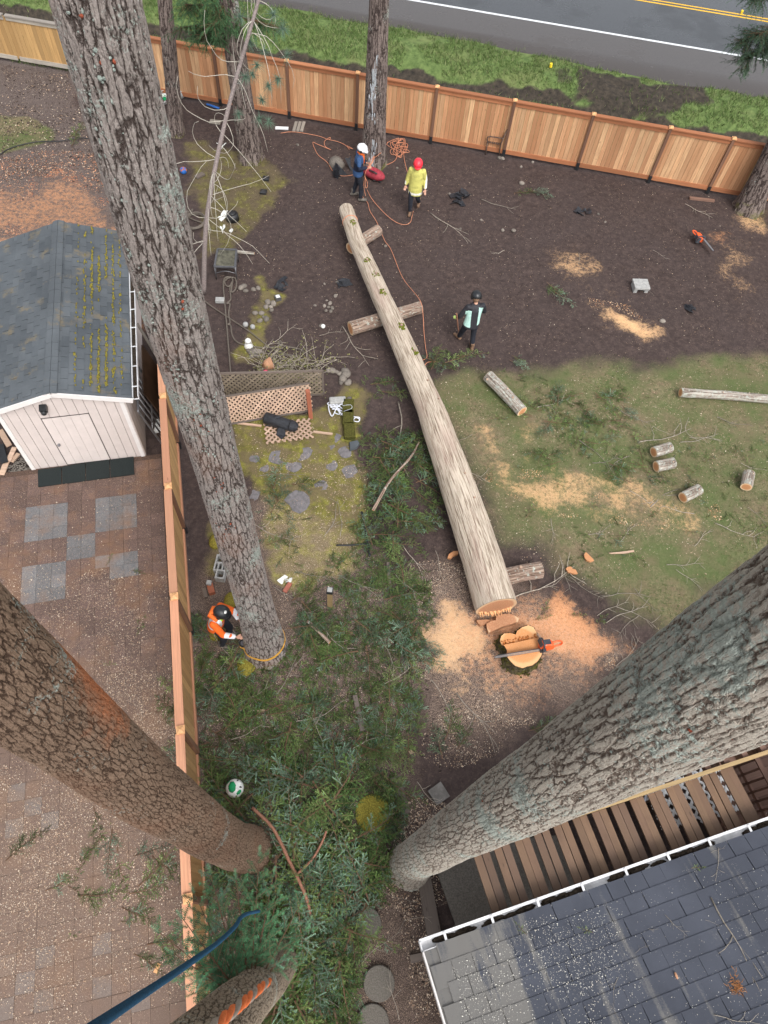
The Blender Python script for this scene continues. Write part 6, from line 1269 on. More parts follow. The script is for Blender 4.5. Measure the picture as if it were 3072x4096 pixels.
rope('rope', 'orange rope snaking from the boards to the gatherer', [Z(1, 0, 160, 862, .02), Z(1, 0, 250, 855, .02), Z(1, 0, 400, 880, .02), Z(1, 0, 470, 905, .03), Z(1, 0, 480, 890, .03), Z(1, 0, 445, 915, .03), Z(1, 0, 450, 950, .02), Z(1, 0, 485, 970, .02), Z(1, 0, 400, 935, .02), Z(1, 0, 368, 925, .02), Z(1, 0, 400, 1000, .02), Z(1, 0, 460, 1050, .02), Z(1, 0, 500, 1110, .02), Z(1, 0, 560, 1140, .02), Z(1, 0, 630, 1133, .02)], Rr, 'rope')
rope('rope', 'short doubled orange rope tail near the sap-streaked trunk', [Z(1, 0, 470, 905, .02), Z(1, 0, 520, 915, .02), Z(1, 0, 570, 935, .02), Z(1, 0, 600, 955, .02), Z(1, 0, 628, 965, .02), Z(1, 0, 590, 945, .03), Z(1, 0, 605, 968, .02)], Rr, 'rope')
rope('rope', 'loops of orange rope hanging from the gatherer\'s hands', [r1(475, 510, 1.1), r1(560, 380, 1.25), r1(600, 290, 1.35), r1(560, 400, 1.2), r1(500, 480, 1.1), r1(560, 330, 1.3), r1(610, 270, 1.35), r1(590, 360, 1.2), r1(480, 500, 1.08), r1(455, 600, .9), r1(490, 690, .75), r1(497, 770, .6), r1(475, 795, .55), r1(460, 740, .65), r1(465, 640, .85), r1(440, 720, .6), r1(450, 860, .3), r1(470, 930, .15)], Rr, 'rope')
rope('rope', 'orange rope round the foot of the sap-streaked trunk', [r1(600, 300, 1.2), r1(640, 275, .7), r1(710, 220, .55), r1(760, 180, .5), r1(768, 130, .45)], Rr, 'rope')
rs = random.Random(6); hp0 = r1(1020, 130, .03); tg = [r1(930, 0, .02), r1(930, 70, .02)]
for k in range(26): a = k * 1.37 + rs.gauss(0, .5); q = .10 + .30 * rs.random(); tg.append(Vector((hp0.x + math.cos(a) * q * 1.1, hp0.y + math.sin(a) * q * 1.5, .02 + k * .0018)))
tg += [r1(1090, 195, .05), r1(1190, 200, .02), r1(1160, 165, .02), r1(1080, 150, .04), r1(1060, 90, .05), r1(1100, 70, .04), r1(1060, 45, .05), r1(980, 50, .04), r1(1060, 0, .02)]
rope('rope', 'tangled heap of orange rope on the soil near the back fence', tg, Rr, 'rope', 4)
C, X, Y, T, r, VV = frG; i0 = int(.955 * (len(C) - 1)); rg = [Vector(C[i0]) + (Vector(VV[i0, k % 150]) - Vector(C[i0])) * 1.03 for k in range(0, 151, 6)]
rope('rope', 'orange rope tied round the tip of the felled trunk', rg, .013, 'rope', 2)
rope('rope', 'thin orange rope running down the side of the felled trunk', [Z(1, 1, 835, 205, .75), Z(1, 1, 870, 250, .55), Z(1, 1, 885, 330, .45), Z(1, 1, 915, 420, .5), Z(1, 1, 960, 490, .45), Z(1, 1, 1000, 600, .25), Z(1, 1, 1045, 660, .1), Z(1, 1, 1050, 695, .03), Z(1, 1, 1090, 705, .03), Z(1, 1, 1085, 725, .03), Z(1, 1, 1110, 690, .03), Z(1, 1, 1165, 685, .03)], .009, 'rope')
# ratchet strap on the strapped trunk
C, X, Y, T, r, VV = frA; st_ = thing('ratchet_strap', 'yellow webbing strap with black winch round the grey fir trunk', 'strap', on(D(572, 1400)))
def ringz(k, zz): i = int(np.argmin(abs(C[:, 2] - zz))); return Vector(C[i]) + (Vector(VV[i, k % VV.shape[1]]) - Vector(C[i])) * 1.05
nA = VV.shape[1]; loop = [ringz(k, .42) for k in range(0, nA, 4)]; mb = MB(); vs = []
for p in loop: vs += [p - V3(0, 0, .04), p + V3(0, 0, .04)]
m_ = len(loop); mb.add(vs, [(2 * i, 2 * ((i + 1) % m_), 2 * ((i + 1) % m_) + 1, 2 * i + 1) for i in range(m_)]); o = mb.build('webbing', M_['strapy'], st_); o.modifiers.new('sol', 'SOLIDIFY').thickness = .008
wp = D(526, 1392, .42); wc = MB(); wc.tube([wp - V3(0, 0, .05), wp + V3(0, 0, .07)], [.075, .085], 14); wc.build('winch_drum', M_['black'], st_); wc = MB(); wc.tube([wp + V3(0, 0, .07), wp + V3(0, 0, .085)], .05, 12); wc.build('winch_cap', M_['metal'], st_)
tail = [wp + V3(-.05, -.05, 0), D(545, 1410, .42), D(560, 1419, .42)]; mb = MB(); mb.bar(wp + V3(-.06, -.06, 0), ringz(int(.0), .42) if False else D(556, 1415, .43), .01, .055); mb.build('webbing_tail', M_['strapy'], st_)
# the climber's own lines, close under the camera
rope('lanyard', 'thick blue climbing lanyard running down beside the trunk', [gp(330, 4140, 13.16), gp(400, 4092, 13.05), gp(560, 3985, 12.75), gp(740, 3865, 12.3), gp(870, 3772, 11.8), gp(940, 3706, 11.4), gp(962, 3672, 11.2), gp(990, 3655, 10.9), gp(1036, 3645, 10.4)], .0066, 'ropeb', 10, 'rope', 12)
g1 = gp(868, 4100, 13.0); 
def hang(z): return Vector((g1.x, g1.y, z))
hr = thing('climbing_rope', 'orange and grey braided rope tail hanging straight down', 'rope', hang(12.0))
gt0 = gp(870, 4096); tn0 = Vector((gt0.x, gt0.y)).length / 14; gt1 = gp(1072, 3922); tn1 = Vector((gt1.x, gt1.y)).length / 14; zt = 13.0; rr_ = 1.0 * tn0; zb = 14 - rr_ / tn1
dv = Vector((gt0.x, gt0.y, 0)).normalized()
for k, (mt_, ph) in enumerate((('ropeo', 0), ('ropeg', 2.1), ('ropeo', 4.2))):
    pts = []; L = 13.25 - zb
    for i in range(60):
        q = i / 59; z = 13.25 - L * q; a = ph + q * 26; pts.append(dv * rr_ + V3(  .0036 * math.cos(a), .0036 * math.sin(a), z))
    MB().tube(pts, .0042, 8).build('strand', M_[mt_], hr, True)
# ================================================================== yard things
# ---- iron garden chair by the back fence
cb = D(1066, 325); ch = thing('garden_chair', 'rusty iron garden armchair standing against the back fence', 'chair', on(cb), None, math.radians(82)); ORG[ch.name] = V3(0, 0, 0)
def cp(mb, name, mat='rust', sm=True): o = bpy.data.objects.new(name, mb.mesh(name, M_[mat], sm)); link(o, ch); return o
for x in (-.26, .26):
    cp(MB().tube([(x, .22, 0), (x, .24, .42)], .022, 6), 'leg'); cp(MB().tube([(x, -.24, 0), (x, -.2, .42), (x * .95, -.3, .9)], .022, 6), 'leg')
    cp(MB().tube(catmull([(x, .24, .42), (x * 1.08, .26, .62), (x * 1.05, .0, .66), (x, -.24, .66)], 4), .02, 6), 'arm')
for k in range(7): cp(MB().box((0, -.2 + k * .07, .43), (.52, .055, .015)), 'seat_slat', 'rust', False)
for k in range(6): cp(MB().tube([(-.2 + k * .08, -.21, .44), (-.19 + k * .076, -.3, .88)], .009, 5), 'back_bar')
cp(MB().tube(catmull([(-.25, -.3, .88), (-.1, -.31, .94), (.1, -.31, .94), (.25, -.3, .88)], 4), .014, 6), 'back_rail')
# ---- concrete bench block
q = [Z(2, 1, 782, 225), Z(2, 1, 880, 228)]; bc = (q[0] + q[1]) / 2; bn = thing('concrete_bench', 'small grey concrete slab bench on bare soil', 'bench', on(bc)); e = (q[1] - q[0]); a = math.atan2(e.y, e.x); Rb = Matrix.Rotation(a, 3, 'Z')
o = MB().box(on(bc) + Rb @ V3(0, .12, .17), (e.length, .42, .07), Rb).build('seat', M_['conc'], bn); o.modifiers.new('bev', 'BEVEL').width = .01
for s in (-1, 1): MB().box(on(bc) + Rb @ V3(s * e.length * .36, .12, .06), (.1, .34, .16), Rb).build('leg', M_['conc'], bn)
# ---- square metal side table
R8 = RG(800, 900, 600.0, 952.0); tq = [R8(92, 265, .42), R8(222, 268, .42), R8(232, 158, .42), R8(112, 153, .42)]; tc_ = sum(tq, Vector()) / 4; tb_ = thing('side_table', 'low square dark metal table with a leaf-strewn glass top', 'table', Vector((tc_.x, tc_.y, 0)))
M_['tglass'] = plain('dirty_glass', (.10, .095, .07), .25, .6, 9, .1, .5); MB().prism([tc_.lerp(p, .95) for p in tq], .40, .412).build('top', M_['tglass'], tb_)
for i in range(4): MB().bar(tq[i], tq[(i + 1) % 4], .05, .04).build('frame', M_['metal'], tb_); MB().tube([tq[i], Vector((tc_.x + (tq[i].x - tc_.x) * 1.02, tc_.y + (tq[i].y - tc_.y) * 1.02, 0))], .018, 6).build('leg', M_['metal'], tb_, True); MB().tube(catmull([Vector((tq[i].x, tq[i].y, .2)), tc_.lerp(tq[i].lerp(tq[(i + 1) % 4], .5), 1) - V3(0, 0, .14), Vector((tq[(i + 1) % 4].x, tq[(i + 1) % 4].y, .2))], 4), .012, 5).build('stretcher', M_['metal'], tb_, True)
log('stick', 'short thick stick lying beside the metal table', 'stick', [(R8(232, 170, .04), .04), (R8(345, 180, .04), .035)], 'logl', nseg=12, step=.1, seed=50)
# ---- brown garden hoses
hr_ = M_['hose']
rope('garden_hose', 'brown garden hose coiled by the metal table and trailing to the shrub', [R8(195, 950, .02), R8(175, 700, .02), R8(158, 500, .02), R8(148, 380, .03), R8(160, 335, .04), R8(200, 332, .05), R8(205, 370, .05), R8(175, 390, .04), R8(155, 360, .05), R8(185, 335, .05), R8(225, 340, .04), R8(228, 400, .03), R8(200, 425, .04), R8(205, 360, .05), R8(190, 400, .03), R8(195, 470, .02), R8(170, 497, .03), R8(190, 500, .03), R8(182, 560, .02), R8(190, 620, .02), R8(178, 630, .03), R8(195, 640, .02), R8(205, 700, .02), R8(240, 745, .02), R8(330, 770, .02), R8(420, 778, .02), R8(515, 768, .02), R8(510, 735, .04), R8(500, 750, .03), R8(540, 768, .02), R8(640, 790, .02), R8(655, 808, .03)], .019, 'hose', 6, 'hose', 8)
rope('garden_hose', 'second brown garden hose running straight across the stone border', [R8(-10, 450, .02), R8(80, 520, .02), R8(200, 600, .02), R8(320, 680, .03), R8(420, 760, .02), R8(500, 808, .02), R8(600, 830, .02)], .017, 'hose', 6, 'hose', 8)
rs = random.Random(8); hc = Z(0, 0, 1268, 1440); co_ = []
for k in range(40): a_ = k * .75; co_.append(Vector((hc.x + math.cos(a_) * (.25 + .06 * rs.random()), hc.y + math.sin(a_) * (.34 + .06 * rs.random()), .02 + .002 * k)))
co_ = [Z(0, 0, 1228, 1370, .02), Z(0, 0, 1250, 1355, .02), Z(0, 0, 1232, 1385, .02), Z(0, 0, 1215, 1365, .02), Z(0, 0, 1225, 1410, .02)] + co_ + [Z(0, 0, 1242, 1500, .02), Z(0, 0, 1240, 1640, .02)]
rope('garden_hose', 'grey hose coiled at the foot of the leaning sapling', co_, .017, 'hose', 3, 'hose', 6)
# ---- lattice panels by the moss
g5 = RG(850, 1400, 650.0)
a_, b_ = g5(200, 745, .04), g5(985, 615, .04); ux = (b_ - a_); ux.z = 0; L_ = ux.length; ux.normalize(); uy = Vector((ux.y * -.35, ux.x * .35, .94)).normalized(); uy = (Vector((-ux.y, ux.x, 0)) * .42 + V3(0, 0, .9)).normalized()
lc = (a_ + b_) / 2 + uy * .36 - ux * .15
lattice('lattice_panel', 'pale cedar lattice panel leaning upright behind the black bag', lc, ux, uy, L_ + .5, .72, .085, .04, M_['latt'], [((-(L_ + .5) / 2, -.37), ((L_ + .5) / 2, -.37)), ((-(L_ + .5) / 2, .37), ((L_ + .5) / 2, .37))])
a_, b_ = g5(120, 470, .04), g5(1130, 440, .04); u2 = (b_ - a_); u2.z = 0; L2 = u2.length; u2.normalize()
lattice('lattice_panel', 'old grey lattice panel standing behind the pale one', (a_ + b_) / 2 + V3(0, 0, .40), u2, Vector((-u2.y * .12, u2.x * .12, .99)), L2, .78, .09, .042, M_['lattd'], [((-L2 / 2, -.39), (L2 / 2, -.39)), ((L2 / 2, -.39), (L2 / 2, .39)), ((-L2 / 2, .39), (L2 / 2, .39))])
q = [g5(515, 790, .05), g5(1035, 700, .05), g5(1030, 860, .05), g5(540, 975, .05)]; lc3 = g5(775, 825, .05); u3 = (g5(1000, 915) - g5(540, 975)); u3.z = 0; u3.normalize()
lattice('lattice_panel', 'broken cedar lattice lying flat on the moss under the black bag', lc3, u3, Vector((-u3.y, u3.x, 0)), 1.15, .62, .1, .042, M_['latt'])
MB().bar(g5(1003, 690, .02), g5(955, 310, .0) + V3(0, 0, 0), .1, .1)
pb = g5(1003, 690, 0); tag(MB().bar(pb, Vector((pb.x - .05, pb.y + .02, 1.0)), .1, .1, ux).build('wooden_post', M_['redwood']), 'red stained post standing at the end of the pale lattice', 'post')
plank(g5(1030, 835), g5(1225, 858), .05, .04, 'latt', 'thin cedar lath sticking out from the flat lattice', 'lath'); plank(g5(250, 745), g5(500, 775), .05, .04, 'latt', 'thin cedar lath lying along the foot of the pale lattice', 'lath')
# ---- black golf-bag shaped bag
bg_ = thing('black_bag', 'wet black cylindrical bag lying on the flat lattice', 'bag', g5(680, 780, .06)); p0, p1 = g5(535, 690, .22), g5(790, 770, .22)
MB().tube([p0, p0.lerp(p1, .05), p0.lerp(p1, .5), p1], [.13, .15, .15, .14], 16).build('body', M_['tarp'], bg_, True)
MB().tube(catmull([p1, p1.lerp(g5(850, 790, .2), .6), g5(860, 800, .16)], 4), [.14, .15, .15, .145, .14, .13, .12, .11, .08], 14).build('hood', M_['tarp'], bg_, True)
mb = MB(); fl = [g5(690, 760, .2), g5(745, 770, .16), g5(745, 880, .09), g5(705, 915, .09), g5(655, 870, .09), g5(660, 810, .13)]; n = len(fl); mb.add(list(fl) + [p + V3(0, 0, .03) for p in fl], [tuple(range(n)), tuple(range(2 * n - 1, n - 1, -1))] + [(i, n + i, n + (i + 1) % n, (i + 1) % n) for i in range(n)]); mb.build('flap', M_['tarp'], bg_)
mb = MB(); mb.tube(catmull([g5(540, 770, .1), g5(600, 775, .08), g5(650, 790, .1)], 4), .018, 6); mb.build('strap', M_['black'], bg_, True); mb = MB(); mb.bar(g5(640, 700, .36), g5(690, 690, .36), .012, .1); mb.build('pocket', M_['saw_dark'], bg_)
# ---- white strap pile, retaining blocks, slate
rs = random.Random(3); pts = []; c0 = g5(1285, 620, .05)
for k in range(20): pts.append(Vector((c0.x + rs.uniform(-.3, .26), c0.y + rs.uniform(-.24, .24), .04 + .05 * rs.random())))
pts += [g5(1330, 570, .12), g5(1410, 560, .14), g5(1420, 600, .12), g5(1340, 630, .12), g5(1400, 632, .1), g5(1440, 680, .08), g5(1500, 690, .05), g5(1490, 730, .04), g5(1440, 720, .04), g5(1460, 690, .04), g5(1500, 705, .04)]
mb = MB().tube(catmull(pts, 5), .016, 6, flat=.3); tag(mb.build('white_strap', M_['strap'], None, True), 'tangled white webbing strap on the mossy blocks', 'strap')
for k, (a1, b1, lb, mt_) in enumerate((((1350, 560), (1425, 600), 'mossy garden wall block nearest the lattice', 'mossd'), ((1345, 680), (1430, 700), 'mossy garden wall block under the white strap', 'mossd'), ((1360, 810), (1440, 830), 'mossy garden wall block by the slate', 'mossd'), ((1230, 490), (1330, 545), 'grey flat concrete block at the bed corner', 'conc'))):
    p, q2 = g5(*a1), g5(*b1); c_ = (p + q2) / 2; o = MB().box((c_.x, c_.y - .06, .06), (.28 if k < 3 else .42, .46 if k < 3 else .2, .14), Matrix.Rotation(.08 + .05 * k, 3, 'Z')).build('garden_block', M_[mt_]); o.modifiers.new('bev', 'BEVEL').width = .02; tag(o, lb, 'block')
tag(MB().prism([g5(x, y) for x, y in ((1400, 955), (1480, 938), (1500, 970), (1470, 1010), (1405, 1030))], 0, .07, 1.1).build('slate_rock', M_['shing']), 'dark blue-grey slate rock at the edge of the moss', 'rock')
# sunken pavers showing through the moss
pvm = plain('sunken_grey_paver', (.15, .14, .145), .9, .3, 12, .5)
for k, (x, y, s_) in enumerate(((665, 1085, .26), (935, 1055, .24), (825, 1180, .2), (1250, 920, .3), (1225, 1165, .18), (870, 1540, .32), (1105, 1370, .18), (1405, 1230, .26), (415, 1470, .18), (520, 1190, .16), (430, 1105, .14), (1350, 1035, .2))):
    c_ = g5(x, y); pl = []; rs2 = random.Random(k)
    for i in range(10): a_ = 2 * PI * i / 10; q = s_ * rs2.uniform(.65, 1.05); pl.append((c_.x + q * math.cos(a_), c_.y + q * math.sin(a_)))
    o = MB().prism(pl, -.05, gz(c_.x, c_.y) + .004).build('sunken_paver', pvm); tag(o, 'worn grey paver showing through the yellow moss', 'paver', 'pavers sunken in the moss')
# ---- shrub of fine twigs behind the lattice
sh = thing('bare_shrub', 'sprawling twiggy shrub with tiny pale leaves behind the lattice', 'shrub', g5(800, 200)); tw = MB(); rs = random.Random(14); Vs = []; Cs = []
for k in range(150):
    b0 = g5(rs.uniform(420, 1120), rs.uniform(130, 290)); a_ = rs.uniform(0, 2 * PI); L = rs.uniform(.4, 1.0); d = V3(math.cos(a_), math.sin(a_), rs.uniform(.2, 1.3)).normalized(); p = b0; pts = [p]
    for i in range(5): d = (d + V3(rs.gauss(0, .25), rs.gauss(0, .25), -.18)).normalized(); p = p + d * L / 5; pts.append(p)
    tw.tube(pts, list(np.linspace(.009, .004, 6)), 3, caps=False)
    for i in range(16):
        q = pts[rs.randrange(1, 6)] + V3(rs.gauss(0, .06), rs.gauss(0, .06), rs.gauss(0, .05)); l_ = .02; Vs += [q + V3(rs.gauss(0, l_), rs.gauss(0, l_), rs.gauss(0, l_ * .5)) for _ in range(3)]; c_ = rs.choice(((.25, .24, .09), (.34, .33, .15), (.19, .2, .08))); Cs += [(*c_, 1)] * 3
tw.build('twigs', M_['twig'], sh); np_obj('leaves', np.array([tuple(v) for v in Vs]), np.arange(len(Vs)).reshape(-1, 3), M_['grass'], sh, smooth=False, attrs=[('col', np.array(Cs), 'FLOAT_COLOR')])
pt = thing('terracotta_pot', 'broken terracotta pot lying in the twiggy shrub', 'pot', g5(575, 150)); mb = MB(); mb.tube([g5(540, 160, .12), g5(560, 150, .2), g5(610, 130, .22)], [.10, .14, .17], 14, caps=False); o = mb.build('wall', M_['terra'], pt, True); o.modifiers.new('sol', 'SOLIDIFY').thickness = .02; mb = MB(); mb.tube([g5(538, 161, .115), g5(542, 159, .125)], [.095, .1], 14); mb.build('base', M_['terra'], pt)
fl_ = MB(); fc = g5(545, 222, .1)
for k in range(12): a_ = k * .9; fl_.ell(fc + V3(.035 * math.cos(a_) * (k / 12 + .3), .035 * math.sin(a_) * (k / 12 + .3), .02), (.03, .025, .018), None, 6, 4)
tag(fl_.build('pink_flower', M_['pink'], None, True), 'pink artificial flower at the edge of the shrub', 'flower')
# ---- stones: border of river stones, scattered rocks
stm = []
for k in range(5):
    mb = MB(); rs2 = random.Random(k); mb.ell((0, 0, .3), (1, .8, .62), None, 10, 7); mb.v = [tuple(Vector(v) * (1 + .12 * math.sin(3 * v[0] + k) * math.cos(2 * v[1] + k))) for v in mb.v]; stm.append(mb.mesh('stone', M_['stone'], True))
def stone(p, s_, label, group): tag(inst('stone', random.choice(stm), Matrix.Translation(on(p)) @ Matrix.Rotation(random.uniform(0, 6), 4, 'Z') @ Matrix.Scale(s_, 4)), label, 'stone', group)
for x, y in ((370, 5), (400, 20), (430, 15), (455, 30), (410, 45), (480, 22), (440, 60), (470, 70), (400, 70)): stone(g5(x, y), random.uniform(.06, .1), 'river stone in the border above the twiggy shrub', 'stones in the shrub border')
for x, y, s_ in ((1185, 205, .09), (1225, 212, .11), (1355, 222, .13), (1365, 255, .15), (1300, 245, .08), (1330, 295, .13), (1385, 335, .11), (1340, 270, .08), (1395, 495, .08), (1270, 225, .07), (1310, 330, .08)): stone(g5(x, y), s_, 'rounded stone in the cluster at the corner of the bed', 'stones at the bed corner')
for x, y in ((260, 400), (290, 420), (280, 390), (340, 410), (370, 400), (390, 560), (420, 520), (405, 585), (420, 600), (380, 610), (450, 520), (465, 500), (455, 540), (350, 560), (430, 490), (310, 800), (335, 800), (360, 812), (325, 815)): stone(R8(x, y), random.uniform(.06, .11), 'pale stone half sunk in the mossy border', 'stones in the mossy border')
for x, y in ((805, 478), (825, 498), (790, 510), (815, 520), (840, 525), (860, 450), (800, 540), (730, 510), (830, 545), (770, 640), (870, 360), (790, 370)): stone(R8(x, y), random.uniform(.035, .075), 'small stone on the bare soil beside the support log', 'stones beside the support log')
for x, y, s_ in ((2048, 0, 0),): pass
for x, y, s_ in ((1083, 733 / 1, 0),): pass
for (i, j, x, y, s_) in ((2, 0, 65, 1185, .1), (2, 0, 12, 1490, .08), (2, 0, 60, 1075, .06), (2, 0, 135, 1047, .06), (2, 0, 605, 1435, .05), (2, 0, 560, 1385, .05), (1, 0, 1580, 1020, .09), (1, 0, 1600, 1022, .08), (1, 0, 1600, 1485, .07), (1, 0, 975, 1175, .07), (1, 0, 1000, 1190, .06), (2, 1, 975, 422, .09), (1, 0, 1325, 1480, .05), (1, 0, 915, 1085, .06), (1, 0, 270, 935, .06), (1, 0, 1255, 1255, .05), (1, 0, 1460, 1420, .05), (1, 0, 840, 1590, .06)): stone(Z(i, j, x, y), s_, 'small stone scattered on the bare soil', 'stones scattered on bare soil')
stone(Z(1, 0, 520, 1065), .32, 'large mossy rock by the rope near the sap-streaked trunk', None)
plank(R8(100, 480), R8(155, 482), .16, .08, 'conc', 'loose flat grey paver by the hoses', 'paving_block')
# ---- small garden ornaments and litter
def ball(name, p, r_, mat, label, cat='ball', patch=None):
    t = thing(name, label, cat, on(p)); c_ = on(p) + V3(0, 0, r_ * .95); MB().ell(c_, r_, None, 18, 12).build('shell', M_[mat], t, True)
    if patch:
        for d in ((.3, -.5, .8), (-.6, .2, .75), (.5, .6, .6), (-.3, -.8, .5), (.1, .2, 1), (-.9, -.3, .2), (.9, -.1, .3)):
            dd = Vector(d).normalized(); MB().ell(c_ + dd * r_ * .93, (r_ * .36, r_ * .36, r_ * .1), dd.to_track_quat('Z', 'Y').to_matrix(), 8, 4).build('panel', M_[patch], t, True)
    return t
ball('ball', Z(0, 0, 1190, 1112), .11, 'blue', 'small blue and red ball by the big grey trunk', patch='brick')
ball('ball', R8(290, 638), .075, 'conc', 'grey glass globe beside the hose')
ball('ball', R8(335, 655), .07, 'conc', 'second grey globe nearer the figurine'); ball('ball', Z(1, 1, 435, 462), .06, 'white', 'white ball on dark soil near the support log')
ball('ball', Z(0, 0, 1172, 625), .16, 'conc', 'dull pink-grey ball behind the slender trunk by the back fence')
# painted disc: white shell with green patches
sc0 = Z(0, 3, 1530, 143); sb_ = thing('ball', 'white ball with green patches lying among the boughs by the side fence', 'ball', on(sc0)); c_ = Vector((sc0.x, sc0.y, .2)); MB().ell(c_, .165, None, 24, 16).build('shell', M_['white'], sb_, True)
for d, a1, a2 in (((-.2, -.05, 1), .105, .075), ((.65, -.45, .6), .06, .05), ((-.75, .5, .4), .05, .04)): dd = Vector(d).normalized(); MB().ell(c_ + dd * .153, (a1, a2, .018), dd.to_track_quat('Z', 'Y').to_matrix(), 7, 4).build('patch', M_['grn'], sb_, True)
for d in ((.25, .85, .6), (.75, .1, .7), (-.45, -.2, .9)): dd = Vector(d).normalized(); MB().ell(c_ + dd * .16, (.02, .035, .012), dd.to_track_quat('Z', 'Y').to_matrix(), 6, 4).build('mark', M_['black'], sb_, True)
fg = on(R8(310, 775)); fgt = thing('garden_figurine', 'small white mushroom-shaped garden figurine by the hose', 'figurine', fg); MB().tube([fg, fg + V3(0, 0, .08), fg + V3(0, 0, .16), fg + V3(0, 0, .22)], [.11, .12, .09, .05], 12).build('base', M_['white'], fgt, True); MB().tube([fg + V3(0, 0, .22), fg + V3(0, 0, .27), fg + V3(0, 0, .33)], [.09, .08, .03], 12).build('cap', M_['white'], fgt, True)
def lump(name, p, sc, mat, label, cat, n=7, seed=0):
    mb = MB(); rs2 = random.Random(seed)
    for k in range(n):
        c_ = on(p) + V3(rs2.gauss(0, sc * .45), rs2.gauss(0, sc * .45), sc * .12); R = Euler((rs2.gauss(0, .5), rs2.gauss(0, .5), rs2.uniform(0, 6))).to_matrix(); w1, w2, h = sc * rs2.uniform(.35, .8), sc * rs2.uniform(.2, .5), sc * .18
        v = [R @ V3(x * w1 + rs2.gauss(0, .1 * sc), y * w2 + rs2.gauss(0, .1 * sc), rs2.uniform(0, h)) + c_ for x, y in ((-1, -1), (0, -1), (1, -1), (-1, 0), (0, 0), (1, 0), (-1, 1), (0, 1), (1, 1))]; mb.add(v, [(0, 1, 4, 3), (1, 2, 5, 4), (3, 4, 7, 6), (4, 5, 8, 7)])
    o = mb.build(name, M_[mat], None); m_ = o.modifiers.new('sol', 'SOLIDIFY'); m_.thickness = .012; return tag(o, label, cat)
lump('plastic_sheet', Z(1, 0, 1320, 1270), .26, 'tarp', 'crumpled black plastic sheet to the right of the yellow coat', 'plastic sheet', 6, 1)
lump('plastic_sheet', Z(1, 0, 1290, 1310), .2, 'tarp', 'torn black plastic scrap just below the larger crumple', 'plastic sheet', 5, 2)
lump('plastic_sheet', Z(2, 0, 465, 1382), .2, 'tarp', 'small black plastic scrap alone on bare soil below the fence', 'plastic sheet', 4, 3)
lump('plastic_sheet', Z(2, 1, 1150, 340), .2, 'tarp', 'dark plastic strip on bare soil near the concrete bench', 'plastic sheet', 4, 4)
lump('plastic_sheet', Z(1, 0, 570, 1130), .4, 'tarp', 'black sheet on the ground behind the blue jacket', 'plastic sheet', 4, 5)
lump('plastic_sheet', Z(1, 1, 1435, 1600), .18, 'tarp', 'small dark cloth beside the felled trunk on the lawn', 'cloth', 4, 6)
lump('plastic_sheet', R8(520, 390), .2, 'tarp', 'black plastic strips on the soil by the mossy border', 'plastic sheet', 6, 9); lump('plastic_sheet', R8(910, 365), .2, 'tarp', 'black plastic strip lying in soil beside the felled trunk', 'plastic sheet', 4, 10)
lump('plastic_bag', Z(0, 0, 1070, 625), .34, 'white', 'white and green plastic bag at the foot of the back fence', 'bag', 6, 7); lump('plastic_bag_scrap', Z(0, 0, 1075, 630), .22, 'grn', 'green plastic scrap on the white bag by the fence', 'bag', 4, 8)
lump('white_scrap', Z(0, 0, 1445, 945), .2, 'white', 'white plastic scrap under the leaning sapling', 'litter', 3, 11); lump('white_scrap', Z(0, 0, 1460, 1405), .2, 'white', 'crumpled white figure beside the black vent pot', 'litter', 4, 12); lump('white_scrap', Z(0, 0, 1445, 1485), .16, 'white', 'crumpled white cup on the soil below the black vent pot', 'litter', 4, 13)
mb = MB(); vp = on(Z(0, 0, 1508, 1415)); mb.tube([vp, vp + V3(0, 0, .2)], [.2, .17], 14); mb.tube([vp + V3(0, 0, .2), vp + V3(0, 0, .24)], [.12, .1], 12); tag(mb.build('black_pot', M_['black'], None, True), 'round black plastic pot on the mossy soil', 'pot')
for (i, j, x, y, lb) in ((1, 0, 65, 1158, 'small black post cap on the moss, the one nearer the back fence'), (1, 0, 48, 1242, 'small black post cap on the moss, the one nearer the felled trunk')):
    p = on(Z(i, j, x, y)); mb = MB(); mb.box(p + V3(0, 0, .03), (.2, .2, .06)); mb.add([p + V3(-.1, -.1, .06), p + V3(.1, -.1, .06), p + V3(.1, .1, .06), p + V3(-.1, .1, .06), p + V3(0, 0, .12)], [(0, 1, 4), (1, 2, 4), (2, 3, 4), (3, 0, 4)]); tag(mb.build('post_cap', M_['black']), lb, 'post cap')
p = on(R8(495, 468)); lt_ = thing('solar_lamp', 'small square solar garden lamp lying on the soil', 'lamp', p); MB().box(p + V3(0, 0, .07), (.16, .16, .1), Matrix.Rotation(.5, 3, 'Z')).build('head', M_['metal'], lt_); MB().box(p + V3(0, 0, .125), (.1, .1, .012), Matrix.Rotation(.5, 3, 'Z')).build('panel', M_['white'], lt_)
rope('blue_tube', 'bright blue plastic tube by the back fence', [Z(0, 0, 1340, 675, .04), Z(0, 0, 1420, 702, .04)], .035, 'blue', 3, 'tube', 8)
plank(Z(0, 0, 1270, 1150), Z(0, 0, 1320, 1125), .16, .05, 'timber', 'short grey board on the moss below the sapling', 'old_board'); plank(Z(0, 0, 1360, 785), Z(0, 0, 1430, 795), .2, .04, 'greypaint', 'pale flat board near the sapling and the back fence', 'old_board')
for k in range(3): plank(Z(1, 0, 245 + k * 25, 850), Z(1, 0, 262 + k * 25, 790), .1, .04, 'greypaint', 'weathered grey board in the row of three by the back fence', 'old_board')['group'] = 'three weathered boards'
plank(Z(1, 0, 125, 828), Z(1, 0, 210, 832), .12, .04, 'lattw', 'white painted board beside the three weathered boards', 'old_board')
plank(Z(2, 0, 1150, 1285), Z(2, 0, 1310, 1303), .1, .06, 'deck2', 'dark red plank lying along the foot of the back fence', 'old_board')
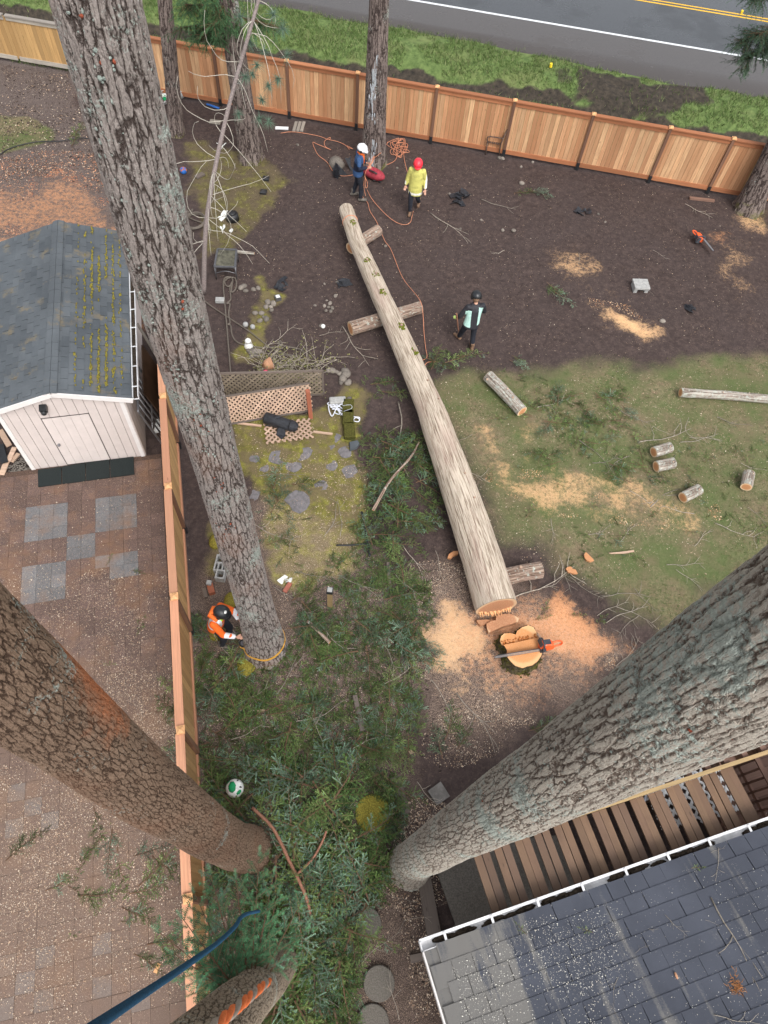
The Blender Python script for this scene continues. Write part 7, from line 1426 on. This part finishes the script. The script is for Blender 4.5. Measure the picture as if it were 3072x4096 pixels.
# ---- red rope bag
rb = thing('rope_bag', 'slumped dark red rope bag behind the blue jacket', 'bag', r1(600, 560)); mb = MB(); mb.ell(r1(600, 555, .16), (.42, .2, .17), Matrix.Rotation(-.45, 3, 'Z'), 16, 10); mb.build('body', M_['redbag'], rb, True); mb = MB(); mb.tube(catmull([r1(530, 500, .3), r1(600, 530, .34), r1(660, 560, .3)], 4), .035, 6, flat=.4); mb.build('zip_band', M_['black'], rb, True); mb = MB(); mb.tube(catmull([r1(560, 650, .03), r1(640, 640, .05), r1(690, 690, .03), r1(720, 700, .03), r1(680, 660, .05), r1(590, 680, .03)], 4), .02, 6); mb.build('strap', M_['black'], rb, True)
# ---- lamp post stub, bricks, cinder blocks near the strapped trunk
p = on(Z(1, 2, 480, 610)); lp_ = thing('garden_light_post', 'short mossy wooden post with a dark cap light', 'lamp post', p); MB().bar(p, p + V3(0, 0, .8), .1, .1, V3(1, 0, 0)).build('post', M_['beam'], lp_); MB().box(p + V3(0, 0, .84), (.13, .13, .09)).build('lamp_head', M_['black'], lp_); MB().box(p + V3(0, 0, .89), (.1, .1, .02)).build('lamp_top', M_['conc'], lp_)
plank(Z(1, 2, 185, 520), Z(1, 2, 222, 462), .09, .06, 'brick', 'broken red brick on the boughs by the strapped trunk', 'brick'); lump('white_scrap', Z(1, 2, 215, 440), .13, 'white', 'white plastic scrap beside the broken brick', 'litter', 3, 15)
g3 = RG(780, 2320, 400.0)
plank(g3(250, 85, 0), g3(290, 240, 0), .13, .12, 'redwood', 'red timber end behind the orange jacket', 'timber')
tag(MB().box(on(g3(248, 92)) + V3(0, 0, .14), (.1, .1, .06)).build('paving_block', M_['conc']), 'small grey block on the red timber end', 'block')
for k, (a1, b1) in enumerate((((150, 140), (185, 290)), ((235, 640), (225, 780)), ((275, 600), (270, 770)), ((310, 660), (300, 780)), ((0, 590), (50, 540)))): plank(g3(*a1), g3(*b1), .08, .05, 'timber', 'weathered brown stake lying in the litter along the side fence', 'stake')['group'] = 'stakes along the side fence'
for k, (x, y, lb) in enumerate(((1430, 350, 'grey hollow cinder block beside the strapped trunk, the upper one'), (1440, 400, 'grey hollow cinder block beside the strapped trunk, the lower one'))):
    c_ = Z(0, 2, x, y); t = thing('cinder_block', lb, 'block', on(c_)); 
    for dx in (-.085, .085): MB().box(on(c_) + V3(dx, 0, .09), (.03, .39, .19)).build('side_wall', M_['conc'], t)
    for dy in (-.18, 0, .18): MB().box(on(c_) + V3(0, dy, .09), (.14, .035, .188)).build('web', M_['conc'], t)
for k, (x, y, lb, mt_) in enumerate(((1400, 190, 'moss-covered edging block by the strapped trunk', 'moss'), (1405, 780, 'mossy edging block in the boughs behind the orange jacket', 'moss'), (1500, 570, 'mossy edging block in front of the strapped trunk', 'moss'), (1600, 980, 'thick moss cushion at the foot of the strapped trunk', 'moss'))):
    c_ = Z(0, 2, x, y); o = MB().ell(on(c_) + V3(0, 0, .03), (.16 + .04 * (k == 3), .2 + .08 * (k == 3), .09), None, 14, 8).build('mossy_block', M_[mt_], None, True); tag(o, lb, 'block')
# round stepping stones and slab
for k, (i, j, x, y, r_, mt_, lb) in enumerate(((1, 3, 758, 295, .33, 'moss', 'moss-covered round stepping stone among the boughs'), (1, 3, 797, 1395, .26, 'concd', 'chip-strewn round stepping stone below the house corner'), (1, 3, 755, 1655, .27, 'concd', 'round stepping stone next to the one below the house corner'), (1, 3, 715, 1010, .26, 'concd', 'round stepping stone half hidden by boughs beside the pale trunk'))):
    c_ = Z(i, j, x, y); o = MB().prism([(c_.x + r_ * math.cos(a_), c_.y + r_ * math.sin(a_)) for a_ in np.linspace(0, 2 * PI, 33)[:-1]], -.05, .05, 1.0).build('stepping_stone', M_[mt_]); o.modifiers.new('bev', 'BEVEL').width = .012; tag(o, lb, 'stepping stone')
tag(MB().prism([Z(1, 3, x, y) for x, y in ((1112, 150), (1195, 90), (1255, 185), (1172, 243))], -.04, .045).build('square_slab', M_['slab']), 'square grey concrete slab on dark soil', 'slab')
rope('edging_strip', 'black plastic edging strip along the mossy path', [Z(1, 2, 685, 0, .03), Z(1, 2, 705, 100, .03), Z(1, 2, 725, 220, .03), Z(1, 2, 740, 290, .03)], .03, 'black', 4, 'edging', 6); rope('edging_strip', 'black drip pipe crossing the mossy path', [Z(1, 2, 520, 215, .03), Z(1, 2, 610, 215, .03), Z(1, 2, 715, 205, .03)], .02, 'black', 4, 'edging', 6); rope('edging_strip', 'black edging strip curving round the small lawn patch', [Z(0, 0, 0, 1000, .02), Z(0, 0, 80, 955, .02), Z(0, 0, 230, 920, .02), Z(0, 0, 380, 915, .02), Z(0, 0, 500, 895, .02), Z(0, 0, 585, 897, .02)], .016, 'black', 4, 'edging', 6)
# stick in the gloved hand, coil under the lattice, orange board
rg2 = RG(1780, 1150, 300.0); rope('walking_stick', 'reddish stick held by the worker in the mint jacket', [rg2(255, 570, 1.25), rg2(270, 700, 1.0), rg2(285, 860, .62), rg2(300, 960, .4)], .018, 'twigr', 3, 'stick', 6)
rs = random.Random(5); c0 = Z(2, 3, 850, 135, .3); pts = [Vector((c0.x + rs.gauss(0, .16), c0.y + rs.gauss(0, .1), .3 + rs.random() * .15)) for _ in range(40)]
cd = MB().tube(catmull(pts, 4), .02, 6, flat=.4).build('webbing_coil', M_['strap'], None, True); tag(cd, 'heap of grey-white webbing between the pale trunk and the porch beam', 'strap')
tag(MB().box(Z(2, 3, 850, 135, .14), (.6, .5, .28), HR4.to_3x3()).build('wooden_crate', M_['deck']), 'low brown box under the heap of webbing', 'box')
tag(MB().prism([Z(2, 3, x, y, .4) for x, y in ((630, 195), (700, 168), (735, 205), (660, 222))], .0, .4).build('wood_offcut', M_['capm']), 'orange wood offcut standing by the porch beam', 'board')

# ================================================================== bare twigs
def twig_mesh(seed, L=1.0, side=3, curl=.15):
    rs2 = random.Random(seed); mb = MB(); a_ = 0; pts = [V3(0, 0, 0)]; 
    for i in range(8): a_ += rs2.gauss(0, curl); pts.append(pts[-1] + V3(math.cos(a_), math.sin(a_), rs2.gauss(0, .03)) * L / 8)
    mb.tube(pts, list(np.linspace(.009, .003, 9)), 5)
    for k in range(side):
        i = rs2.randrange(2, 8); b_ = rs2.choice((-1, 1)) * rs2.uniform(.4, 1.1); q = [pts[i]]; 
        for n_ in range(3): b_ += rs2.gauss(0, .2); q.append(q[-1] + V3(math.cos(b_), math.sin(b_), rs2.gauss(.05, .1)) * rs2.uniform(.05, .12))
        mb.tube(q, [.005, .0045, .004, .0025], 4)
    return mb.mesh('bare_twig', M_['twig'], True)
TW = [twig_mesh(k, 1.0, 2 + k % 4, .12 + .03 * (k % 3)) for k in range(8)]
def twig(a1, b1, label, group, z=.02):
    a1 = Vector(a1); b1 = Vector(b1); e = b1 - a1; tag(inst('bare_twig', random.choice(TW), Matrix.Translation(Vector((a1.x, a1.y, max(gz(a1.x, a1.y), -.02) + z))) @ Matrix.Rotation(math.atan2(e.y, e.x), 4, 'Z') @ Matrix.Rotation(-math.asin(max(-.9, min(.9, e.z / max(e.length, .01)))), 4, 'Y') @ Matrix.Scale(e.length, 4)), label, 'twig', group)
for a1, b1 in (((1380, 955), (1500, 935)), ((1405, 1095), (1475, 985)), ((1360, 1060), (1430, 1100)), ((1600, 1000), (1659, 1020)), ((1360, 985), (1300, 1020)), ((1490, 945), (1560, 975)), ((1410, 920), (1450, 945)), ((1615, 1095), (1659, 1130)), ((1545, 1130), (1640, 1170)), ((1280, 1000), (1350, 985)), ((1500, 1110), (1400, 1080)), ((1330, 880), (1400, 925)), ((1160, 880), (1230, 860)), ((1250, 950), (1330, 1010)), ((1550, 900), (1630, 925)), ((1470, 955), (1560, 950))): twig(D(*a1), D(*b1), 'bare lichened twig lying on the lawn among sprigs', 'bare twigs on the lawn')
for a1, b1 in (((1110, 1290), (1250, 1235)), ((1215, 1215), (1235, 1280)), ((1170, 1270), (1230, 1245)), ((1300, 1290), (1390, 1275)), ((1330, 1310), (1420, 1345)), ((1290, 1330), (1360, 1300)), ((1370, 1270), (1415, 1330)), ((1310, 1345), (1400, 1310)), ((1440, 1220), (1520, 1215)), ((1460, 1230), (1500, 1290)), ((1270, 1155), (1330, 1135)), ((1340, 1170), (1400, 1150)), ((1190, 1120), (1165, 1170)), ((1310, 1400), (1355, 1420)), ((1330, 1440), (1390, 1380)), ((1230, 1245), (1300, 1300)), ((1380, 1330), (1330, 1370)), ((1500, 1180), (1560, 1165))): twig(D(*a1), D(*b1), 'bare twig lying between the stump and the lawn', 'bare twigs near the stump')
for a1, b1 in (((1185, 625), (1225, 655)), ((930, 460), (975, 545)), ((1040, 430), (1110, 460)), ((1550, 365), (1590, 405)), ((1250, 545), (1245, 590)), ((740, 705), (800, 790)), ((690, 725), (740, 712)), ((560, 760), (640, 700)), ((1410, 540), (1440, 560)), ((1380, 600), (1410, 640)), ((1480, 440), (1540, 470)), ((1090, 540), (1050, 570)), ((945, 285), (990, 300))): twig(D(*a1), D(*b1), 'bare twig lying on the bare dark soil', 'bare twigs on bare soil')
for a1, b1 in (((860, 870), (855, 1010)), ((880, 1000), (940, 960)), ((960, 1010), (1050, 1030)), ((1020, 940), (970, 960)), ((700, 1160), (740, 1080)), ((735, 1160), (745, 1080)), ((640, 1080), (590, 1110)), ((960, 1080), (990, 1050)), ((560, 1030), (660, 1020)), ((540, 1130), (640, 1180)), ((870, 1180), (880, 1270)), ((940, 1190), (950, 1250))): twig(D(*a1), D(*b1), 'bare twig lying beside the felled trunk and mossy path', 'bare twigs by the mossy path', .06)
for a1, b1 in (((450, 1340), (500, 1440)), ((490, 1320), (520, 1400)), ((690, 1350), (760, 1420)), ((600, 1500), (700, 1440)), ((820, 1380), (860, 1450)), ((930, 1470), (990, 1560)), ((985, 1500), (1020, 1650)), ((900, 1690), (945, 1750)), ((640, 1560), (760, 1520)), ((500, 1600), (590, 1570)), ((700, 1640), (690, 1540)), ((560, 1760), (540, 1690)), ((760, 1620), (840, 1580)), ((650, 1240), (720, 1300)), ((590, 1270), (680, 1330)), ((740, 1250), (800, 1330)), ((520, 1520), (590, 1480)), ((850, 1240), (900, 1300)), ((830, 1480), (900, 1440)), ((440, 1480), (480, 1560))): twig(D(*a1), D(*b1), 'bare twig lying over the loose fir litter', 'bare twigs over the fir litter', .1)
for a1, b1 in (((580, 1790), (640, 1920)), ((640, 1900), (710, 1800)), ((660, 1930), (720, 1880)), ((815, 1920), (900, 1970)), ((870, 1990), (930, 1975)), ((780, 2080), (870, 2010)), ((630, 1750), (660, 1690)), ((700, 1830), (800, 1770)), ((740, 1990), (780, 2040)), ((690, 2100), (680, 2010)), ((720, 2110), (710, 2030)), ((860, 2200), (880, 2080)), ((760, 2200), (680, 2140)), ((620, 2080), (720, 2060))): twig(D(*a1), D(*b1), 'bare stick lying on the thick pile of boughs', 'bare sticks on the bough pile', .22)
rope('red_branch', 'long bent red branch lying on top of the bough pile', [D(545, 1745, .35), D(590, 1790, .4), D(625, 1860, .42), D(660, 1935, .4), D(678, 2010, .3)], .03, 'twigr', 6, 'branch', 8); rope('red_branch', 'side fork of the bent red branch on the bough pile', [D(640, 1890, .42), D(675, 1855, .42), D(695, 1820, .4), D(705, 1795, .4)], .02, 'twigr', 6, 'branch', 8)
for a1, b1 in (((115, 1230), (120, 1200)), ((30, 1290), (60, 1262)), ((425, 1690), (400, 1740)), ((340, 1660), (430, 1640)), ((370, 1590), (440, 1610)), ((20, 2010), (45, 1970)), ((385, 1960), (400, 1930))): twig(D(*a1), D(*b1), 'thin stick lying on the pavers', 'sticks on the pavers', .05)
# on the house roof
def roofpt(x, y):
    z = 2.8
    for _ in range(6):
        p = Z(2, 3, x, y, z); v = (p - HG).dot(HV); z = rz0 + (v - .1) * PIT + .035
    return Z(2, 3, x, y, z)
for a1, b1, lb in (((1290, 840), (1355, 1540), 'long grey twig lying up the house roof'), ((1335, 515), (1340, 740), 'forked twig on the roof near the gutter'), ((1290, 550), (1380, 520), 'short twig on the roof crossing the forked one'), ((990, 950), (1140, 1090), 'thin forked twig on the middle of the house roof'), ((690, 1355), (640, 1540), 'curved thin twig on the lower house roof'), ((640, 1540), (700, 1655), 'curved twig end at the roof bottom'), ((1310, 1600), (1620, 1655), 'long pale twig at the lower right of the house roof'), ((880, 1040), (960, 1050), 'tiny twig on the roof near the moss streaks'), ((800, 1200), (870, 1140), 'tiny twig on the roof left of centre'), ((1250, 985), (1350, 1015), 'side twig beside the long grey roof twig')):
    a2, b2 = roofpt(*a1), roofpt(*b1); e = b2 - a2; rx = e.normalized(); nz = (HV * -PIT + V3(0, 0, 1)).normalized(); ry = nz.cross(rx).normalized(); R = Matrix((rx, ry, rx.cross(ry))).transposed().to_4x4()
    me = random.choice(TW); tag(inst('bare_twig', me, Matrix.Translation(a2) @ R @ Matrix.Scale(e.length, 4)), lb, 'twig')
rp = roofpt(1450, 1410); lump_ = MB(); rs = random.Random(7)
for k in range(70): q = rp + HU * rs.gauss(0, .05) + HV * rs.gauss(0, .08); d = V3(rs.gauss(0, 1), rs.gauss(0, 1), rs.uniform(0, .5)).normalized(); lump_.tube([q + V3(0, 0, .01), q + d * .06 + V3(0, 0, .012)], [.006, .003], 3)
M_['rustleaf'] = plain('rusty_dead_foliage', (.36, .17, .07), .9, .4, 30, .5); tag(lump_.build('dead_sprig', M_['rustleaf']), 'clump of rusty dead foliage on the house roof', 'sprig')
cn_ = roofpt(1062, 1345); MB().ell; tag(MB().ell(cn_ + V3(0, 0, .01), (.018, .045, .018), HR4.to_3x3(), 8, 6).build('fir_cone', M_['terra'], None, True), 'brown fir cone on the house roof', 'cone')
for (x, y) in ((95, 1080), (525, 1065), (1160, 650)): 
    p = roofpt(x, y); tag(inst('fir_sprig', SPRIG[0], Matrix.Translation(p + V3(0, 0, .01)) @ Matrix.Rotation(random.uniform(0, 6), 4, 'Z') @ Matrix.Scale(.45, 4)), 'tiny fir sprig on the house roof', 'sprig', 'fir sprigs on the roof')

# ================================================================== loose chips and crumbs
def chips(name, zones, label, tones, zf=None):
    Ps = []; Ss = []
    for poly, n, s0_, s1_ in zones:
        P = [Vector(p) for p in poly]; xs = [p.x for p in P]; ys = [p.y for p in P]; x = rng.uniform(min(xs), max(xs), n * 2); y = rng.uniform(min(ys), max(ys), n * 2)
        k = poly_sd(x, y, P) + (fbm(x, y, 1.2, 3, 4) - .5) * 1.2 > 0; k &= fbm(x, y, 1.4, 4, 33) > rng.uniform(.15, .6, len(x)); x, y = x[k][:n], y[k][:n]; Ps.append(np.stack([x, y], 1)); Ss.append(rng.uniform(s0_, s1_, len(x)) * rng.choice([.6, .8, 1, 1.5], len(x)))
    P = np.concatenate(Ps); s = np.concatenate(Ss); n = len(P); z = zf(P[:, 0], P[:, 1]) if zf else ground_h(P[:, 0], P[:, 1]); a_ = rng.uniform(0, 2 * PI, n); asp = rng.uniform(.2, .7, n)
    c = np.array([P[:, 0], P[:, 1], z + .006]).T; ux_ = np.stack([np.cos(a_), np.sin(a_), rng.normal(0, .25, n)], 1) * s[:, None]; uy_ = np.stack([-np.sin(a_), np.cos(a_), rng.normal(0, .25, n)], 1) * (s * asp)[:, None]
    V = np.stack([c - ux_ - uy_, c + ux_ - uy_ * .6, c + ux_ * .8 + uy_, c - ux_ + uy_ * .7], 1); V[..., 2] += .004; V = V.reshape(-1, 3); col = np.array(tones)[rng.integers(0, len(tones), n)] * rng.uniform(.7, 1.15, (n, 1)); col = np.repeat(np.concatenate([col, np.ones((n, 1))], 1), 4, 0)
    o = np_obj(name, V, np.arange(4 * n).reshape(-1, 4), M_['chip'], smooth=False, attrs=[('col', col, 'FLOAT_COLOR')]); o['kind'] = 'stuff'; o['label'] = label; o['category'] = 'wood chips'; return o
TN = [(.60, .46, .34), (.50, .36, .25), (.68, .58, .46), (.38, .25, .17)]; TO = [(.72, .4, .2), (.85, .56, .33), (.5, .24, .11), (.82, .62, .42), (.3, .14, .07)]
pz_ = lambda x, y: np.full(len(x), .048)
chips('patio_chips', [([sp(-5, -.3, 0), sp(SW + .4, -.3, 0), Vector((-3.9, 5.0, 0)), Vector((-8, 4, 0)), Vector((-11, 5, 0))], 5000, .004, .009), (Dpoly((0, 1250), (370, 1250), (385, 1600), (300, 1560), (0, 1400)), 9000, .0035, .009), (Dpoly((250, 1450), (385, 1400), (398, 1850), (405, 2230), (-60, 2230), (-60, 1600), (120, 1650), (400, 1800)), 30000, .0032, .0085), (Dpoly((0, 1500), (390, 1560), (400, 1900), (0, 2000)), 9000, .0032, .008)], 'pale wood chips strewn over the pavers', TN, pz_)
chips('stump_chips', [(Dpoly((880, 1240), (1030, 1220), (1130, 1260), (1280, 1320), (1360, 1420), (1250, 1500), (1100, 1570), (950, 1580), (870, 1440)), 18000, .004, .010), (Dpoly((930, 1500), (1100, 1480), (1200, 1520), (1000, 1660), (900, 1640)), 4500, .004, .009)], 'pale wood chips scattered round the stump', TN)
chips('sawdust_crumbs', [(Dpoly((900, 1380), (1050, 1300), (1200, 1290), (1340, 1400), (1330, 1440), (1180, 1470), (1000, 1480)), 16000, .004, .010), (Dpoly((1050, 1000), (1200, 1020), (1560, 1110), (1500, 1130), (1200, 1115), (1060, 1065)), 8000, .004, .010), (Dpoly((1270, 650), (1330, 650), (1412, 722), (1340, 705)), 1200, .006, .012)], 'orange sawdust and shavings in drifts', TO)
chips('stump_dust', [([R4s(x, y, SZ) for x, y in ((590, 1300), (1030, 1210), (1040, 1390), (990, 1460), (860, 1530), (700, 1520), (610, 1420))], 1500, .003, .008)], 'fine sawdust lying on the stump', TO, lambda x, y: np.full(len(x), SZ + .002))
chips('bed_chips', [(Dpoly((-20, 410), (140, 365), (235, 420), (250, 500), (-20, 515)), 9000, .010, .022), (Dpoly((-20, 340), (200, 330), (240, 420), (0, 440)), 2500, .01, .02)], 'reddish wood chips over the mulch bed behind the shed', [(.42, .17, .09), (.5, .24, .13), (.3, .12, .07), (.55, .32, .2)])
chips('yard_crumbs', [(Dpoly((430, 260), (800, 330), (1300, 390), (1659, 430), (1659, 760), (930, 800), (760, 800), (480, 700)), 6500, .004, .010), (Dpoly((940, 840), (1659, 780), (1659, 1180), (1300, 1300), (1080, 1180)), 9000, .004, .010), (Dpoly((560, 1000), (780, 960), (800, 1250), (900, 1500), (900, 1700), (840, 2212), (450, 2212), (420, 1350), (600, 1280)), 17000, .004, .010), (Dpoly((860, 1700), (1000, 1700), (950, 1900), (1000, 2212), (850, 2212)), 4500, .006, .012), (Dpoly((500, 900), (760, 900), (760, 1200), (580, 1240)), 2200, .004, .010), (Dpoly((0, 150), (150, 160), (230, 400), (0, 420)), 3000, .008, .02)], 'pale chips and crumbs scattered over soil and lawn', TN)
chips('mulch_bits', [(Dpoly((430, 260), (800, 330), (1300, 390), (1659, 430), (1659, 770), (930, 800), (760, 800), (480, 700)), 16000, .006, .017), (Dpoly((0, 140), (150, 150), (240, 420), (0, 470)), 6000, .012, .03), (Dpoly((860, 1180), (1000, 1180), (1100, 1600), (900, 1700), (1000, 2212), (850, 2200)), 5000, .008, .02)], 'dark bark mulch bits on the bare soil', [(.05, .035, .03), (.08, .056, .047), (.11, .078, .064), (.03, .021, .019)])
def roofz_(x, y): v = (x - HG.x) * HV.x + (y - HG.y) * HV.y; return rz0 + (v - .1) * PIT + .03
chips('roof_chips', [([hp(.05, .15, 0), hp(3.2, .15, 0), hp(2.2, 2.4, 0), hp(.05, 2.4, 0)], 6500, .0025, .006), ([hp(2, .15, 0), hp(8, .15, 0), hp(8, 2.8, 0), hp(2, 2.8, 0)], 4500, .002, .005)], 'pale chips and needles strewn over the house roof', [(.62, .6, .55), (.5, .46, .4), (.7, .68, .6)], roofz_)
# pale streaks of sawdust washed down the roof shingles
for k, (pts, lb) in enumerate(([[(0, 1000), (110, 1020), (210, 1560), (60, 1560)], 'x'], [[(330, 900), (480, 900), (530, 1320), (440, 1200)], 'y'])): pass
